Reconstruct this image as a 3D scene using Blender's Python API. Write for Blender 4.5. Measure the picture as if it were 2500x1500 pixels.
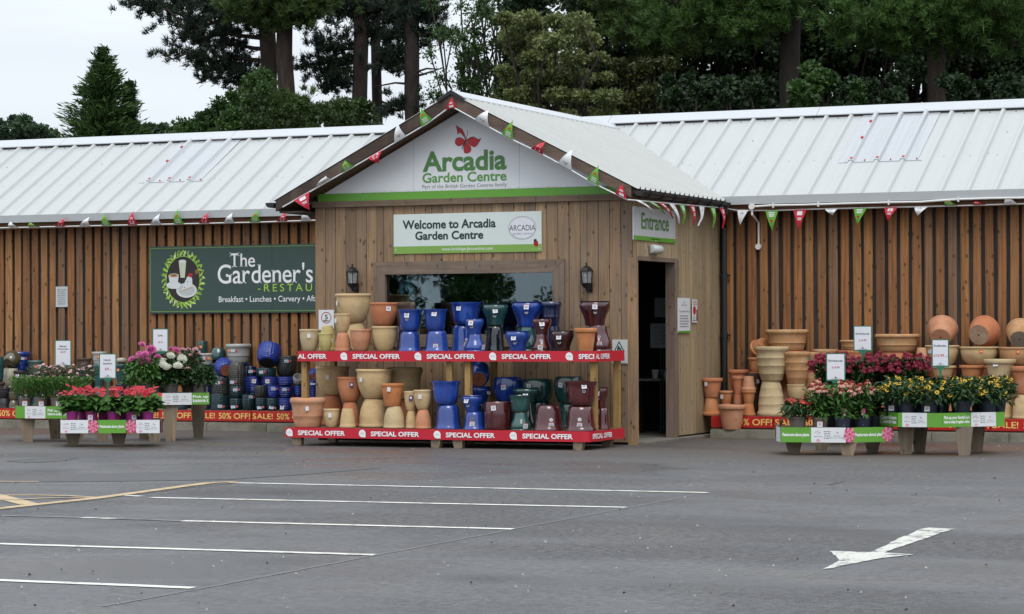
import bpy, math, random
import numpy as np
from mathutils import Matrix, Vector
R = math.radians
rnd = random.Random(7)
npr = np.random.RandomState(11)
scn = bpy.context.scene
for o in list(bpy.data.objects): bpy.data.objects.remove(o)
col = scn.collection

# ------------------------------------------------------------------ camera
# World axes: X along the shop front, Y into the site, Z up; the camera stands in the car park at the origin.
CAM_H = 1.33
FPX = 6034.9                      # focal length for a 2500 px wide picture
AX = np.array([[0.917, 0.007, 0.399], [0.399, -0.007, -0.917], [-0.004, 1.0, -0.009]])
VP1 = np.array([-12600., 860.]); VP2 = np.array([3880., 795.])
def _d(p):
    v = np.array([(p[0]-1250)/FPX, (750-p[1])/FPX, -1.0]); return v/np.linalg.norm(v)
_Y = _d(VP2); _X = -_d(VP1); _X -= _Y*_X.dot(_Y); _X /= np.linalg.norm(_X); _Z = np.cross(_X, _Y)
AX = np.array([_X, _Y, _Z])
CAM = np.array([0., 0., CAM_H])
cd = bpy.data.cameras.new('camera'); cam = bpy.data.objects.new('camera', cd); col.objects.link(cam)
cd.sensor_width = 36; cd.lens = 36*FPX/2500; cd.clip_start = 0.1; cd.clip_end = 2000
cam.matrix_world = Matrix.Translation(CAM) @ Matrix(AX.tolist()).to_4x4()
scn.camera = cam

# survey helpers: a measured sight line met with a real plane of the place
def ray(x, y): return AX @ np.array([(x-1250)/FPX, (750-y)/FPX, -1.0])
def gz(x, y, z=0.): r = ray(x, y); return CAM + r*((z-CAM_H)/r[2])
def gy(x, y, Y): r = ray(x, y); return CAM + r*(Y/r[1])
def gx(x, y, X): r = ray(x, y); return CAM + r*(X/r[0])
def mpp(P): return -(AX.T @ (np.array(P)-CAM))[2]/FPX      # metres per picture pixel at P

# ------------------------------------------------------------------ world, sun, exposure
SUN_EL, SUN_AZ = 52, 150
w = bpy.data.worlds.new('World'); scn.world = w; w.use_nodes = True
nt = w.node_tree; nt.nodes.clear()
def wn(t, **k):
    n = nt.nodes.new(t)
    for a, b in k.items(): setattr(n, a, b)
    return n
out = wn('ShaderNodeOutputWorld'); bg = wn('ShaderNodeBackground'); sky = wn('ShaderNodeTexSky', sky_type='NISHITA')
sky.sun_disc = False; sky.sun_elevation = R(SUN_EL); sky.sun_rotation = R(SUN_AZ); sky.dust_density = 3; sky.air_density = 1
tc = wn('ShaderNodeTexCoord'); sep = wn('ShaderNodeSeparateXYZ'); nt.links.new(tc.outputs['Generated'], sep.inputs[0])
mp = wn('ShaderNodeMapping'); mp.inputs['Scale'].default_value = (1.3, 1.3, 7.0); nt.links.new(tc.outputs['Generated'], mp.inputs[0])
nz = wn('ShaderNodeTexNoise'); nz.inputs['Scale'].default_value = 2.2; nz.inputs['Detail'].default_value = 5; nt.links.new(mp.outputs[0], nz.inputs[0])
el = wn('ShaderNodeMapRange'); el.inputs[1].default_value = 0; el.inputs[2].default_value = 1; el.inputs[3].default_value = 8.5; el.inputs[4].default_value = 17.5
nt.links.new(sep.outputs[2], el.inputs[0])
cl = wn('ShaderNodeMapRange'); cl.inputs[1].default_value = .3; cl.inputs[2].default_value = .7; cl.inputs[3].default_value = .87; cl.inputs[4].default_value = 1.07
nt.links.new(nz.outputs[0], cl.inputs[0])
mu = wn('ShaderNodeMath', operation='MULTIPLY'); nt.links.new(el.outputs[0], mu.inputs[0]); nt.links.new(cl.outputs[0], mu.inputs[1])
cm = wn('ShaderNodeMix', data_type='RGBA', blend_type='MULTIPLY'); cm.inputs[0].default_value = 1; cm.inputs[6].default_value = (.90, .965, 1.04, 1)
cb = wn('ShaderNodeCombineXYZ')
for i in range(3): nt.links.new(mu.outputs[0], cb.inputs[i])
nt.links.new(cb.outputs[0], cm.inputs[7])
mx = wn('ShaderNodeMix', data_type='RGBA'); mx.inputs[0].default_value = .93
nt.links.new(sky.outputs[0], mx.inputs[6]); nt.links.new(cm.outputs[2], mx.inputs[7]); nt.links.new(mx.outputs[2], bg.inputs[0])
bg.inputs[1].default_value = .1; nt.links.new(bg.outputs[0], out.inputs[0])
sl = bpy.data.lights.new('sun', 'SUN'); sl.energy = 1.2; sl.angle = R(28); sl.color = (1, .96, .9)
sun = bpy.data.objects.new('sun', sl); col.objects.link(sun)
sd = Vector((math.sin(R(SUN_AZ))*math.cos(R(SUN_EL)), math.cos(R(SUN_AZ))*math.cos(R(SUN_EL)), math.sin(R(SUN_EL))))
sun.rotation_euler = sd.to_track_quat('Z', 'Y').to_euler(); sun.location = sd*60
vs = scn.view_settings; vs.view_transform = 'Standard'; vs.look = 'None'; vs.exposure = .12; vs.gamma = 1; vs.use_curve_mapping = False
scn.render.engine = 'CYCLES'; scn.cycles.use_denoising = True; scn.cycles.max_bounces = 6; scn.cycles.transparent_max_bounces = 8

# ------------------------------------------------------------------ materials
class NT:
    def __init__(s, name):
        s.m = bpy.data.materials.new(name); s.m.use_nodes = True; s.t = s.m.node_tree
        s.b = s.t.nodes['Principled BSDF']; s._tc = None
    def n(s, t, **k):
        x = s.t.nodes.new('ShaderNode'+t)
        for a, b in k.items(): setattr(x, a, b)
        return x
    def l(s, a, b): s.t.links.new(a, b)
    def co(s, scale=(1, 1, 1), off=True, kind='Object'):
        c = s.n('TexCoord'); m = s.n('Mapping'); m.inputs['Scale'].default_value = scale
        if off:
            oi = s.n('ObjectInfo'); v = s.n('VectorMath', operation='SCALE'); v.inputs[0].default_value = (13.7, 9.1, 31.3)
            s.l(oi.outputs['Random'], v.inputs['Scale']); s.l(v.outputs[0], m.inputs['Location'])
        s.l(c.outputs[kind], m.inputs[0]); return m.outputs[0]
    def noise(s, vec, scale, detail=3, rough=.55):
        x = s.n('TexNoise'); x.inputs['Scale'].default_value = scale; x.inputs['Detail'].default_value = detail; x.inputs['Roughness'].default_value = rough
        s.l(vec, x.inputs['Vector']); return x.outputs[0]
    def ramp(s, f, stops):
        x = s.n('ValToRGB'); e = x.color_ramp.elements
        while len(e) < len(stops): e.new(.5)
        for i, (p, c) in enumerate(stops): e[i].position = p; e[i].color = (*c, 1) if len(c) == 3 else c
        s.l(f, x.inputs[0]); return x.outputs[0]
    def mr(s, f, a, b, c, d):
        x = s.n('MapRange'); s.l(f, x.inputs[0])
        for i, v in enumerate((a, b, c, d)): x.inputs[i+1].default_value = v
        return x.outputs[0]
    def mix(s, f, a, b, mode='MIX'):
        x = s.n('Mix', data_type='RGBA', blend_type=mode)
        for i, v in ((0, f), (6, a), (7, b)):
            if isinstance(v, (int, float)): x.inputs[i].default_value = v
            elif isinstance(v, tuple): x.inputs[i].default_value = (*v, 1)
            else: s.l(v, x.inputs[i])
        return x.outputs[2]
    def bump(s, h, strength=.3, dist=.01):
        x = s.n('Bump'); x.inputs['Strength'].default_value = strength; x.inputs['Distance'].default_value = dist
        s.l(h, x.inputs['Height']); s.l(x.outputs[0], s.b.inputs['Normal'])
    def set(s, **k):
        for a, v in k.items():
            i = s.b.inputs[a.replace('_', ' ')]
            if isinstance(v, tuple): i.default_value = (*v, 1)
            elif isinstance(v, (int, float)): i.default_value = v
            else: s.l(v, i)
        return s.m
    def rand(s): return s.n('ObjectInfo').outputs['Random']

MATS = {}
def plain(name, c, rough=.6, var=.06, **k):
    """painted or printed surface with slight unevenness"""
    if name in MATS: return MATS[name]
    t = NT(name); v = t.co((1, 1, 1))
    f = t.noise(v, 6, 4); g = t.mr(f, .3, .7, 1-var, 1+var)
    cc = t.mix(1.0, c, t.ramp(g, [(0, (0, 0, 0)), (1, (1, 1, 1))]), 'MULTIPLY') if False else t.mix(t.mr(f, .35, .75, 0, var*2), c, tuple(x*.55 for x in c))
    MATS[name] = t.set(Base_Color=cc, Roughness=rough, **k); return MATS[name]

def wood(name, cols, grain=(34, 34, 1.6), rough=.75, knots=.5, grey=None, bump=.25, stain=None):
    """boards: per-board tint, long grain, knots; grain runs along Z of the board"""
    t = NT(name); r = t.rand(); v = t.co(grain); vb = t.co((5, 5, .9)); vk = t.co((11, 11, 6.5))
    base = t.ramp(r, [(i/(len(cols)-1), c) for i, c in enumerate(cols)])
    g = t.noise(v, 1.0, 5, .65); b = t.noise(vb, 1.0, 3)
    c = t.mix(t.mr(g, .38, .72, 0, .75), base, tuple(x*.38 for x in cols[0]))
    c = t.mix(t.mr(b, .45, .75, 0, .5), c, tuple(x*.45 for x in cols[-1]))
    if grey: c = t.mix(t.mr(t.noise(t.co((3, 3, .7)), 1.3, 4), .5, .72, 0, .75), c, grey)
    vo = t.n('TexVoronoi'); vo.inputs['Scale'].default_value = 1; t.l(vk, vo.inputs['Vector'])
    k = t.mr(vo.outputs['Distance'], .10, .21, knots, 0); c = t.mix(k, c, (.03, .018, .01))
    t.bump(g, bump, .004)
    MATS[name] = t.set(Base_Color=c, Roughness=rough); return MATS[name]

def clay(name, c1, c2, rough=.85):
    t = NT(name); v = t.co((1, 1, 1)); f = t.noise(v, 9, 5, .6); g = t.noise(t.co((2, 2, 5)), 2.2, 3)
    c = t.mix(t.mr(t.rand(), 0, 1, 0, .7), c1, c2); c = t.mix(t.mr(g, .42, .7, 0, .55), c, c2)
    c = t.mix(t.mr(f, .48, .75, 0, .5), c, tuple(x*.5 for x in c1))
    c = t.mix(t.mr(t.noise(t.co((1, 1, 1)), 4.2, 4), .56, .72, 0, .28), c, (.60, .50, .38))
    wv = t.n('TexWave', wave_type='BANDS', bands_direction='Z'); wv.inputs['Scale'].default_value = 22; wv.inputs['Distortion'].default_value = 1.5
    t.l(v, wv.inputs['Vector']); t.bump(wv.outputs[1], .12, .006)
    MATS[name] = t.set(Base_Color=c, Roughness=rough); return MATS[name]

def glaze(name, c1, c2, rough=.16, tex=None):
    t = NT(name); f = t.noise(t.co((1, 1, .6)), 7, 4); g = t.noise(t.co((1, 1, 1)), 60, 2)
    c = t.mix(t.mr(f, .35, .7, 0, 1), c1, c2); c = t.mix(t.mr(g, .55, .75, 0, .3), c, tuple(x*.4 for x in c1))
    c = t.mix(t.mr(t.rand(), 0, 1, 0, .4), c, tuple(x*.45 for x in c1))
    if tex == 'dots':
        vo = t.n('TexVoronoi'); vo.inputs['Scale'].default_value = 32; vo.inputs['Randomness'].default_value = .25; t.l(t.co((1, 1, 1.2)), vo.inputs['Vector'])
        t.bump(vo.outputs['Distance'], .9, .012); c = t.mix(t.mr(vo.outputs['Distance'], .0, .35, .5, 0), c, tuple(min(1, x*3+.05) for x in c2))
    elif tex == 'ribs':
        wv = t.n('TexWave', wave_type='BANDS', bands_direction='Z'); wv.inputs['Scale'].default_value = 14; wv.inputs['Distortion'].default_value = 1
        t.l(t.co(), wv.inputs['Vector']); t.bump(wv.outputs[1], .8, .012)
    MATS[name] = t.set(Base_Color=c, Roughness=rough, Coat_Weight=1.0 if rough < .3 else 0.15, Coat_Roughness=.03, IOR=1.5); return MATS[name]

def leafm(name, c1, c2, c3=None, rough=.5, trans=.25):
    t = NT(name); g = t.n('NewGeometry'); ri = g.outputs['Random Per Island']
    st = [(0, c1), (.6, c2)] + ([(1, c3)] if c3 else [])
    c = t.ramp(ri, st)
    c = t.mix(t.mr(t.noise(t.co((1, 1, 1), off=False), 1.4, 3), .35, .7, 0, .55), c, tuple(x*.5 for x in c1))
    t.set(Base_Color=c, Roughness=rough); t.b.inputs['Specular IOR Level'].default_value = .3
    tr = t.n('BsdfTranslucent'); t.l(c, tr.inputs[0]); ms = t.n('MixShader'); ms.inputs[0].default_value = trans
    o = t.t.nodes['Material Output']; t.l(t.b.outputs[0], ms.inputs[1]); t.l(tr.outputs[0], ms.inputs[2]); t.l(ms.outputs[0], o.inputs[0])
    MATS[name] = t.m; return t.m

# ------------------------------------------------------------------ mesh helpers
class MB:
    """collects faces in world coordinates; material index per face"""
    def __init__(s): s.v = []; s.f = []; s.mi = []; s.m = 0; s.smooth = False
    def add(s, vs, fs, m=None):
        o = len(s.v); s.v += [tuple(map(float, p)) for p in vs]; s.f += [tuple(i+o for i in f) for f in fs]; s.mi += [s.m if m is None else m]*len(fs); return s
    def box(s, a, b, m=None):
        x0, y0, z0 = a; x1, y1, z1 = b
        return s.add([(x0,y0,z0),(x1,y0,z0),(x1,y1,z0),(x0,y1,z0),(x0,y0,z1),(x1,y0,z1),(x1,y1,z1),(x0,y1,z1)],
              [(0,3,2,1),(4,5,6,7),(0,1,5,4),(1,2,6,5),(2,3,7,6),(3,0,4,7)], m)
    def beam(s, a, b, w, h, up=(0, 0, 1), m=None, w2=None, h2=None):
        a = Vector(a); b = Vector(b); d = (b-a).normalized(); u = Vector(up); sd = d.cross(u)
        if sd.length < 1e-4: sd = d.cross(Vector((0, 1, 0)))
        sd.normalize(); u = sd.cross(d); vs = []
        for p, ww, hh in ((a, w, h), (b, w2 or w, h2 or h)):
            for i, j in ((-1,-1),(1,-1),(1,1),(-1,1)): vs.append(p+sd*ww/2*i+u*hh/2*j)
        return s.add(vs, [(0,1,2,3),(7,6,5,4),(0,4,5,1),(1,5,6,2),(2,6,7,3),(3,7,4,0)], m)
    def tube(s, pts, rads, n=8, m=None, cap=True):
        pts = [Vector(p) for p in pts]; vs = []; fs = []; k = len(pts)
        if not hasattr(rads, '__len__'): rads = [rads]*k
        ov = (pts[-1]-pts[0]); ref = Vector((1, 0, 0)) if abs(ov.z) > .75*ov.length else Vector((0, 0, 1))
        for i, p in enumerate(pts):
            d = (pts[min(i+1, k-1)]-pts[max(i-1, 0)]).normalized(); a = d.cross(ref)
            if a.length < 1e-3: a = d.cross(Vector((0, 1, 0)))
            a.normalize(); b = d.cross(a)
            for j in range(n):
                t = 2*math.pi*j/n; vs.append(p+(a*math.cos(t)+b*math.sin(t))*rads[i])
        for i in range(k-1):
            for j in range(n): fs.append((i*n+j, (i+1)*n+j, (i+1)*n+(j+1) % n, i*n+(j+1) % n))
        if cap: fs += [tuple(range(n)), tuple(range((k-1)*n, k*n))[::-1]]
        return s.add(vs, fs, m)
    def lathe(s, prof, n=28, m=None, at=(0, 0, 0)):
        vs = []; fs = []; k = len(prof)
        for r, z in prof:
            for j in range(n):
                t = 2*math.pi*j/n; vs.append((at[0]+r*math.cos(t), at[1]+r*math.sin(t), at[2]+z))
        for i in range(k-1):
            for j in range(n): fs.append((i*n+j, i*n+(j+1) % n, (i+1)*n+(j+1) % n, (i+1)*n+j))
        return s.add(vs, fs, m)
    def prism(s, poly, y0, y1, m=None):
        """polygon in XZ extruded from y0 (front) to y1"""
        n = len(poly); vs = [(x, y0, z) for x, z in poly]+[(x, y1, z) for x, z in poly]
        return s.add(vs, [tuple(range(n)), tuple(range(n, 2*n))[::-1]]+[(i, i+n, (i+1) % n+n, (i+1) % n) for i in range(n)], m)
    def slab(s, poly, z0, z1, m=None):
        n = len(poly); vs = [(p[0], p[1], z0) for p in poly]+[(p[0], p[1], z1) for p in poly]
        return s.add(vs, [tuple(range(n))[::-1], tuple(range(n, 2*n))]+[(i, (i+1) % n, (i+1) % n+n, i+n) for i in range(n)], m)
    def mesh(s, name, mats, smooth=False, fix=True):
        me = bpy.data.meshes.new(name); me.from_pydata(s.v, [], s.f)
        for m in (mats if isinstance(mats, (list, tuple)) else [mats]): me.materials.append(m)
        if len(me.materials) > 1: me.polygons.foreach_set('material_index', s.mi)
        if smooth: me.polygons.foreach_set('use_smooth', [True]*len(me.polygons))
        if fix:
            import bmesh
            b = bmesh.new(); b.from_mesh(me); bmesh.ops.recalc_face_normals(b, faces=b.faces); b.to_mesh(me); b.free()
        me.update(); return me

def inv_of(p):
    m = Matrix()
    ch = []
    while p is not None: ch.append(p); p = p.parent
    for q in reversed(ch): m = m @ q.matrix_parent_inverse @ q.matrix_basis
    return m.inverted()
def obj(name, mesh, parent=None, loc=None, rot=None, local=False):
    """link a mesh; positions are world positions unless local"""
    o = bpy.data.objects.new(name, mesh); col.objects.link(o)
    if loc is not None: o.location = loc
    if rot is not None: o.rotation_euler = rot
    if parent is not None:
        o.parent = parent
        o.matrix_parent_inverse = Matrix() if local else inv_of(parent)
    return o
def tag(o, label=None, cat=None, group=None, kind=None):
    if label: o['label'] = label
    if cat: o['category'] = cat
    if group: o['group'] = group
    if kind: o['kind'] = kind
    return o
def thing(name, label, cat, loc=(0, 0, 0), rz=0, group=None):
    o = bpy.data.objects.new(name, None); col.objects.link(o); o.location = loc; o.rotation_euler = (0, 0, rz); o.empty_display_size = .1
    return tag(o, label, cat, group)
def smooth_by_angle(me, ang=40):
    me.polygons.foreach_set('use_smooth', [True]*len(me.polygons))
    try: me.set_sharp_from_angle(angle=R(ang))
    except Exception: pass
    return me

# lettering -----------------------------------------------------------
def glyphs(body, bold=0., res=3, spacing=1.0, serif=False):
    cu = bpy.data.curves.new('t', 'FONT'); cu.body = body; cu.size = 1; cu.resolution_u = res; cu.offset = bold; cu.space_character = spacing; cu.fill_mode = 'FRONT'
    ob = bpy.data.objects.new('t', cu); me = ob.to_mesh()
    v = [tuple(p.co[:2]) for p in me.vertices]; f = [tuple(p.vertices) for p in me.polygons]
    ob.to_mesh_clear(); bpy.data.objects.remove(ob); bpy.data.curves.remove(cu); return v, f
SERIF = {  # foot and head serifs per letter: (x centre as part of the letter width, 0 foot / 1 head, half width)
 'T': [(.5, 0, .26), (.06, .92, .06), (.94, .92, .06)], 'h': [(.1, 0, .2), (.86, 0, .2), (.05, 1, .1)], 'n': [(.12, 0, .2), (.86, 0, .2), (.02, 1, .12)],
 'r': [(.18, 0, .3), (.06, 1, .14)], 'd': [(.96, 0, .14), (.8, 1, .12)], 'L': [(.1, 0, .14), (.1, 1, .2), (.97, .06, .05)], 'E': [(.08, 0, .14), (.08, 1, .14), (.96, .07, .05), (.95, .94, .05)],
 'F': [(.1, 0, .22), (.08, 1, .14), (.95, .93, .05)], 'A': [(.05, 0, .16), (.95, 0, .16)], 'G': [(.92, .48, .16)], 'a': [(.96, 0, .12)], 'S': [], 'e': [], 's': []}
def word(body, x0, x1, z0, z1, bold=0., res=3, spacing=1., serif=False, ref=None, y=0., shear=0.):
    """lettering fitted to the box x0..x1, z0..z1 (XZ plane at depth y); returns verts, faces"""
    if not serif: v, f = glyphs(body, bold, res, spacing)
    else:
        v = []; f = []; cur = 0
        for ch in body:
            if ch == ' ': cur += .27; continue
            gv, gf = glyphs(ch, bold, res)
            ax = min(p[0] for p in gv); bx = max(p[0] for p in gv); az = min(p[1] for p in gv); bz = max(p[1] for p in gv); o = len(v)
            v += [(p[0]-ax+cur, p[1]) for p in gv]; f += [tuple(i+o for i in q) for q in gf]; wd = bx-ax
            for cx, hz, hw in SERIF.get(ch, []):
                o = len(v); t = .035; zc = az+hz*(bz-az); zz = max(az+t/2, min(bz-t/2, zc)); hw2 = hw*wd
                if 0 < hz < 1 and hw < .08: a, b, c, d = cur+cx*wd-hw2, cur+cx*wd+hw2, zz-.09, zz+.09
                else: a, b, c, d = cur+cx*wd-hw2, cur+cx*wd+hw2, zz-t/2, zz+t/2
                v += [(a, c), (b, c), (b, d), (a, d)]; f.append((o, o+1, o+2, o+3))
            cur += wd+.07
    if not v: return [], []
    P = np.array(v); lo = P.min(0); hi = P.max(0)
    if ref: # height of a reference word so that descenders hang below z0
        rv, _ = glyphs(ref, bold, 2); rp = np.array(rv); lo[1] = rp[:, 1].min(); hi[1] = rp[:, 1].max()
    s = np.array([(x1-x0)/(hi[0]-lo[0]), (z1-z0)/(hi[1]-lo[1])]); P = (P-lo)*s+np.array([x0, z0])
    return [(p[0]+shear*(p[1]-z0), y, p[1]) for p in P], f
def put(mb, vf, m=None):
    if vf[0]: mb.add(vf[0], vf[1], m)
def ell(cx, cz, rx, rz, n=28, a0=0, a1=2*math.pi): return [(cx+rx*math.cos(a0+(a1-a0)*i/n), cz+rz*math.sin(a0+(a1-a0)*i/n)) for i in range(n)]
def flat(mb, poly, y, m=None, dz=0): mb.add([(p[0], y, p[1]) for p in poly], [tuple(range(len(poly)))], m)
def ring(mb, cx, cz, rx, rz, t, y, m=None, n=36):
    a = ell(cx, cz, rx, rz, n); b = ell(cx, cz, rx-t, rz-t, n); vs = [(p[0], y, p[1]) for p in a+b]
    mb.add(vs, [(i, (i+1) % n, n+(i+1) % n, n+i) for i in range(n)], m)
# ------------------------------------------------------------------ shared materials
white_paint = plain('white_paint', (.74, .75, .74), .45)
red_print = plain('red_print', (.52, .012, .03), .42, .05)
sale_red = plain('sale_red', (.48, .012, .012), .4, .05)
sale_yellow = plain('sale_yellow', (.80, .58, .16), .5)
green_print = plain('green_print', (.12, .34, .035), .42, .06)
leaf_green = plain('leaf_green_print', (.36, .58, .06), .5)
dark_green = plain('dark_green_panel', (.035, .068, .058), .5, .05)
pale_panel = plain('pale_panel', (.62, .69, .66), .4, .04)
sign_white = plain('sign_white', (.70, .72, .74), .4, .03)
text_dark = plain('text_dark', (.008, .03, .028), .5)
text_grey = plain('text_grey', (.22, .23, .25), .6)
text_green = plain('text_green', (.075, .21, .055), .5)
text_white = plain('text_white', (.80, .81, .82), .5)
black_metal = plain('black_metal', (.012, .012, .013), .38)
black_plastic = plain('black_plastic', (.014, .014, .016), .45)
white_plastic = plain('white_plastic', (.72, .72, .70), .4)
grey_trim = plain('grey_trim', (.40, .42, .43), .45)
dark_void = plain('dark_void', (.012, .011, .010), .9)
pink_print = plain('pink_print', (.62, .08, .20), .5, .25)
pink_pale = plain('pink_pale_print', (.75, .38, .47), .5, .2)
butter_red = plain('butterfly_red', (.48, .012, .022), .45, .12)

W_OUT = wood('larch_board', [(.175, .075, .030), (.40, .180, .058), (.26, .102, .035), (.48, .242, .090), (.34, .134, .040), (.20, .118, .07), (.44, .188, .054)], knots=.85, grey=None)
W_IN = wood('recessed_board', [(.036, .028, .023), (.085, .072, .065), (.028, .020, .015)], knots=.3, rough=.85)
W_PORCH = wood('porch_board', [(.35, .225, .125), (.20, .132, .085), (.42, .275, .148), (.24, .165, .11), (.37, .225, .115), (.28, .18, .105)], knots=.75, grey=(.175, .135, .105))
W_SIDE = wood('porch_side_board', [(.44, .32, .18), (.35, .26, .155), (.50, .37, .21)], knots=.45, grey=(.33, .275, .20))
W_RAKE = wood('barge_board', [(.055, .034, .024), (.075, .048, .034)], grain=(2, 34, 34), knots=.2, grey=(.15, .11, .085))
W_RAKE2 = wood('weathered_barge_board', [(.16, .105, .075), (.14, .095, .07)], grain=(2, 34, 34), knots=.3, grey=(.10, .07, .055))
W_SOFFIT = wood('soffit_board', [(.12, .062, .03), (.15, .08, .04)], knots=.3)
W_BEAM = wood('beam_wood', [(.20, .135, .085), (.18, .12, .08)], grain=(1.6, 34, 34), knots=.5, grey=(.16, .13, .11))
W_FASCIA = wood('fascia_wood', [(.20, .09, .04), (.24, .11, .05)], grain=(1.6, 34, 34), knots=.5)
W_FRAME = wood('frame_wood', [(.21, .15, .11), (.24, .17, .125)], grain=(1.6, 34, 34), knots=.5, grey=(.16, .13, .115))
W_FRAMEV = wood('frame_wood_upright', [(.21, .15, .11), (.24, .17, .125)], knots=.5, grey=(.16, .13, .115))
W_POST = wood('yellow_post', [(.42, .26, .085), (.36, .22, .075)], knots=.5)
W_LEG = wood('bench_leg', [(.30, .23, .15), (.25, .19, .13)], knots=.5, grey=(.16, .13, .10))
W_TRAY = wood('bench_wood', [(.20, .14, .085), (.16, .11, .07)], grain=(1.6, 34, 34), knots=.4)

def metal_roof():
    t = NT('white_roof_sheet'); v = t.co((1, 1, 1), off=False)
    f = t.noise(t.co((9, .5, .5), off=False), 1.3, 5); g = t.noise(v, .9, 4)
    c = t.mix(t.mr(f, .5, .8, 0, .3), (.435, .45, .447), (.34, .355, .34)); c = t.mix(t.mr(g, .5, .75, 0, .25), c, (.40, .41, .385))
    fine = t.noise(t.co((22, 22, 22), off=False), 1.2, 5, .7)
    c = t.mix(t.mr(fine, .58, .75, 0, .3), c, (.33, .34, .30))
    return t.set(Base_Color=c, Roughness=.42)
ROOF = metal_roof(); MATS['roof'] = ROOF
def metal_roof2():
    t = NT('older_roof_sheet'); f = t.noise(t.co((.5, 9, .5), off=False), 1.3, 5); g = t.noise(t.co(off=False), 30, 5, .7)
    c = t.mix(t.mr(f, .45, .75, 0, .4), (.465, .475, .46), (.37, .375, .355)); c = t.mix(t.mr(g, .55, .75, 0, .35), c, (.27, .27, .23))
    return t.set(Base_Color=c, Roughness=.5)
ROOF2 = metal_roof2()
def cap_m():
    t = NT('ridge_cap_metal'); f = t.noise(t.co((1, 4, 4)), 1.4, 4)
    return t.set(Base_Color=t.mix(t.mr(f, .5, .75, 0, .25), (.49, .51, .53), (.40, .41, .40)), Roughness=.38)
CAPM = cap_m()
def skym():
    t = NT('translucent_sheet'); f = t.noise(t.co((40, .8, .8)), 1, 4); g = t.noise(t.co(), 1.8, 4)
    c = t.mix(t.mr(f, .4, .7, 0, .6), (.385, .40, .415), (.30, .315, .335)); c = t.mix(t.mr(g, .5, .75, 0, .3), c, (.36, .38, .42))
    return t.set(Base_Color=c, Roughness=.22, Transmission_Weight=.08)
SKYM = skym()

# ------------------------------------------------------------------ ground
def asphalt():
    t = NT('damp_asphalt'); v = t.co((1, 1, 1), off=False)
    big = t.noise(t.co((.22, .30, 1), off=False), 1, 4, .55); mid = t.noise(t.co((.6, .8, 1), off=False), 1.1, 4); fine = t.noise(v, 110, 3, .7); grit = t.n('TexVoronoi'); grit.inputs['Scale'].default_value = 40
    t.l(v, grit.inputs['Vector'])
    blot = t.noise(v, 16, 4, .75)
    c = t.mix(t.mr(big, .38, .62, 0, 1), (.130, .127, .127), (.112, .117, .128))
    c = t.mix(t.mr(mid, .46, .68, 0, .7), c, (.165, .155, .145))
    c = t.mix(t.mr(blot, .42, .62, 0, .8), c, (.042, .042, .045)); c = t.mix(t.mr(blot, .28, .42, .35, 0), c, (.21, .205, .20))
    c = t.mix(t.mr(fine, .45, .72, 0, .75), c, (.03, .03, .032)); c = t.mix(t.mr(fine, .28, .44, .6, 0), c, (.30, .295, .29))
    sp = t.mr(grit.outputs['Distance'], .10, .22, .6, 0); c = t.mix(sp, c, (.31, .30, .29))
    st = t.noise(t.co((.33, .42, 1), off=False), 1.7, 4, .6); c = t.mix(t.mr(st, .50, .66, 0, .7), c, (.078, .077, .078))
    oil = t.n('TexVoronoi'); oil.inputs['Scale'].default_value = .62; t.l(v, oil.inputs['Vector']); c = t.mix(t.mr(oil.outputs['Distance'], .06, .22, .55, 0), c, (.045, .043, .042))
    # brown soil washed off the pots along the shop front
    sx = t.n('SeparateXYZ'); t.l(v, sx.inputs[0])
    band = t.mr(sx.outputs[1], 22.2, 24.8, 0, 1); soil = t.n('Math', operation='MULTIPLY'); t.l(band, soil.inputs[0]); t.l(t.mr(t.noise(t.co((.35, 1.2, 1), off=False), 1, 4), .35, .65, .1, .8), soil.inputs[1])
    c = t.mix(soil.outputs[0], c, (.105, .082, .064))
    ro = t.mr(big, .42, .58, .92, .27)
    t.bump(t.mix(.5, fine, blot), .8, .02)
    t.b.inputs['Specular IOR Level'].default_value = .5
    return t.set(Base_Color=c, Roughness=ro)
ASPH = asphalt()
def worn(name, c, amt=.5):
    t = NT(name); v = t.co((1, 1, 1), off=False); f = t.noise(v, 5, 6, .7); g = t.noise(v, 60, 3)
    k = t.mr(f, .53, .58, 0, amt); cc = t.mix(k, c, (.10, .10, .10)); cc = t.mix(t.mr(g, .55, .7, 0, .35), cc, tuple(x*.55 for x in c))
    return t.set(Base_Color=cc, Roughness=.75)
LINE = worn('road_white', (.68, .67, .61), .45); LINE_W = worn('road_white_worn', (.56, .55, .50), .9); YEL = worn('road_yellow', (.50, .37, .215), .5); GHOST = worn('road_white_ghost', (.20, .205, .205), 1)
g = MB(); g.add([(-400, -300, 0), (300, -300, 0), (300, 500, 0), (-400, 500, 0)], [(0, 1, 2, 3)])
ground = tag(obj('ground', g.mesh('ground', ASPH)), 'grey damp asphalt car park in front of the shop', kind='structure')

def strip_on_ground(name, pts, wdt, m, z=.004, parent=ground):
    """painted stripe along ground points"""
    b = MB(); P = [Vector((p[0], p[1], 0)) for p in pts]
    for i, p in enumerate(P):
        d = (P[min(i+1, len(P)-1)]-P[max(i-1, 0)]).normalized(); s = Vector((-d.y, d.x, 0))*wdt/2
        b.v += [tuple(p+s+Vector((0, 0, z))), tuple(p-s+Vector((0, 0, z)))]
    b.f = [(2*i, 2*i+1, 2*i+3, 2*i+2) for i in range(len(P)-1)]; b.mi = [0]*len(b.f)
    return obj(name, b.mesh(name, m), parent)
def jag(pts, n=14, a=.006):
    out = []
    for (p, q) in zip(pts[:-1], pts[1:]):
        for i in range(n): t = i/n; out.append((p[0]+(q[0]-p[0])*t+rnd.uniform(-a, a), p[1]+(q[1]-p[1])*t+rnd.uniform(-a, a)))
    return out+[pts[-1]]
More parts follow.
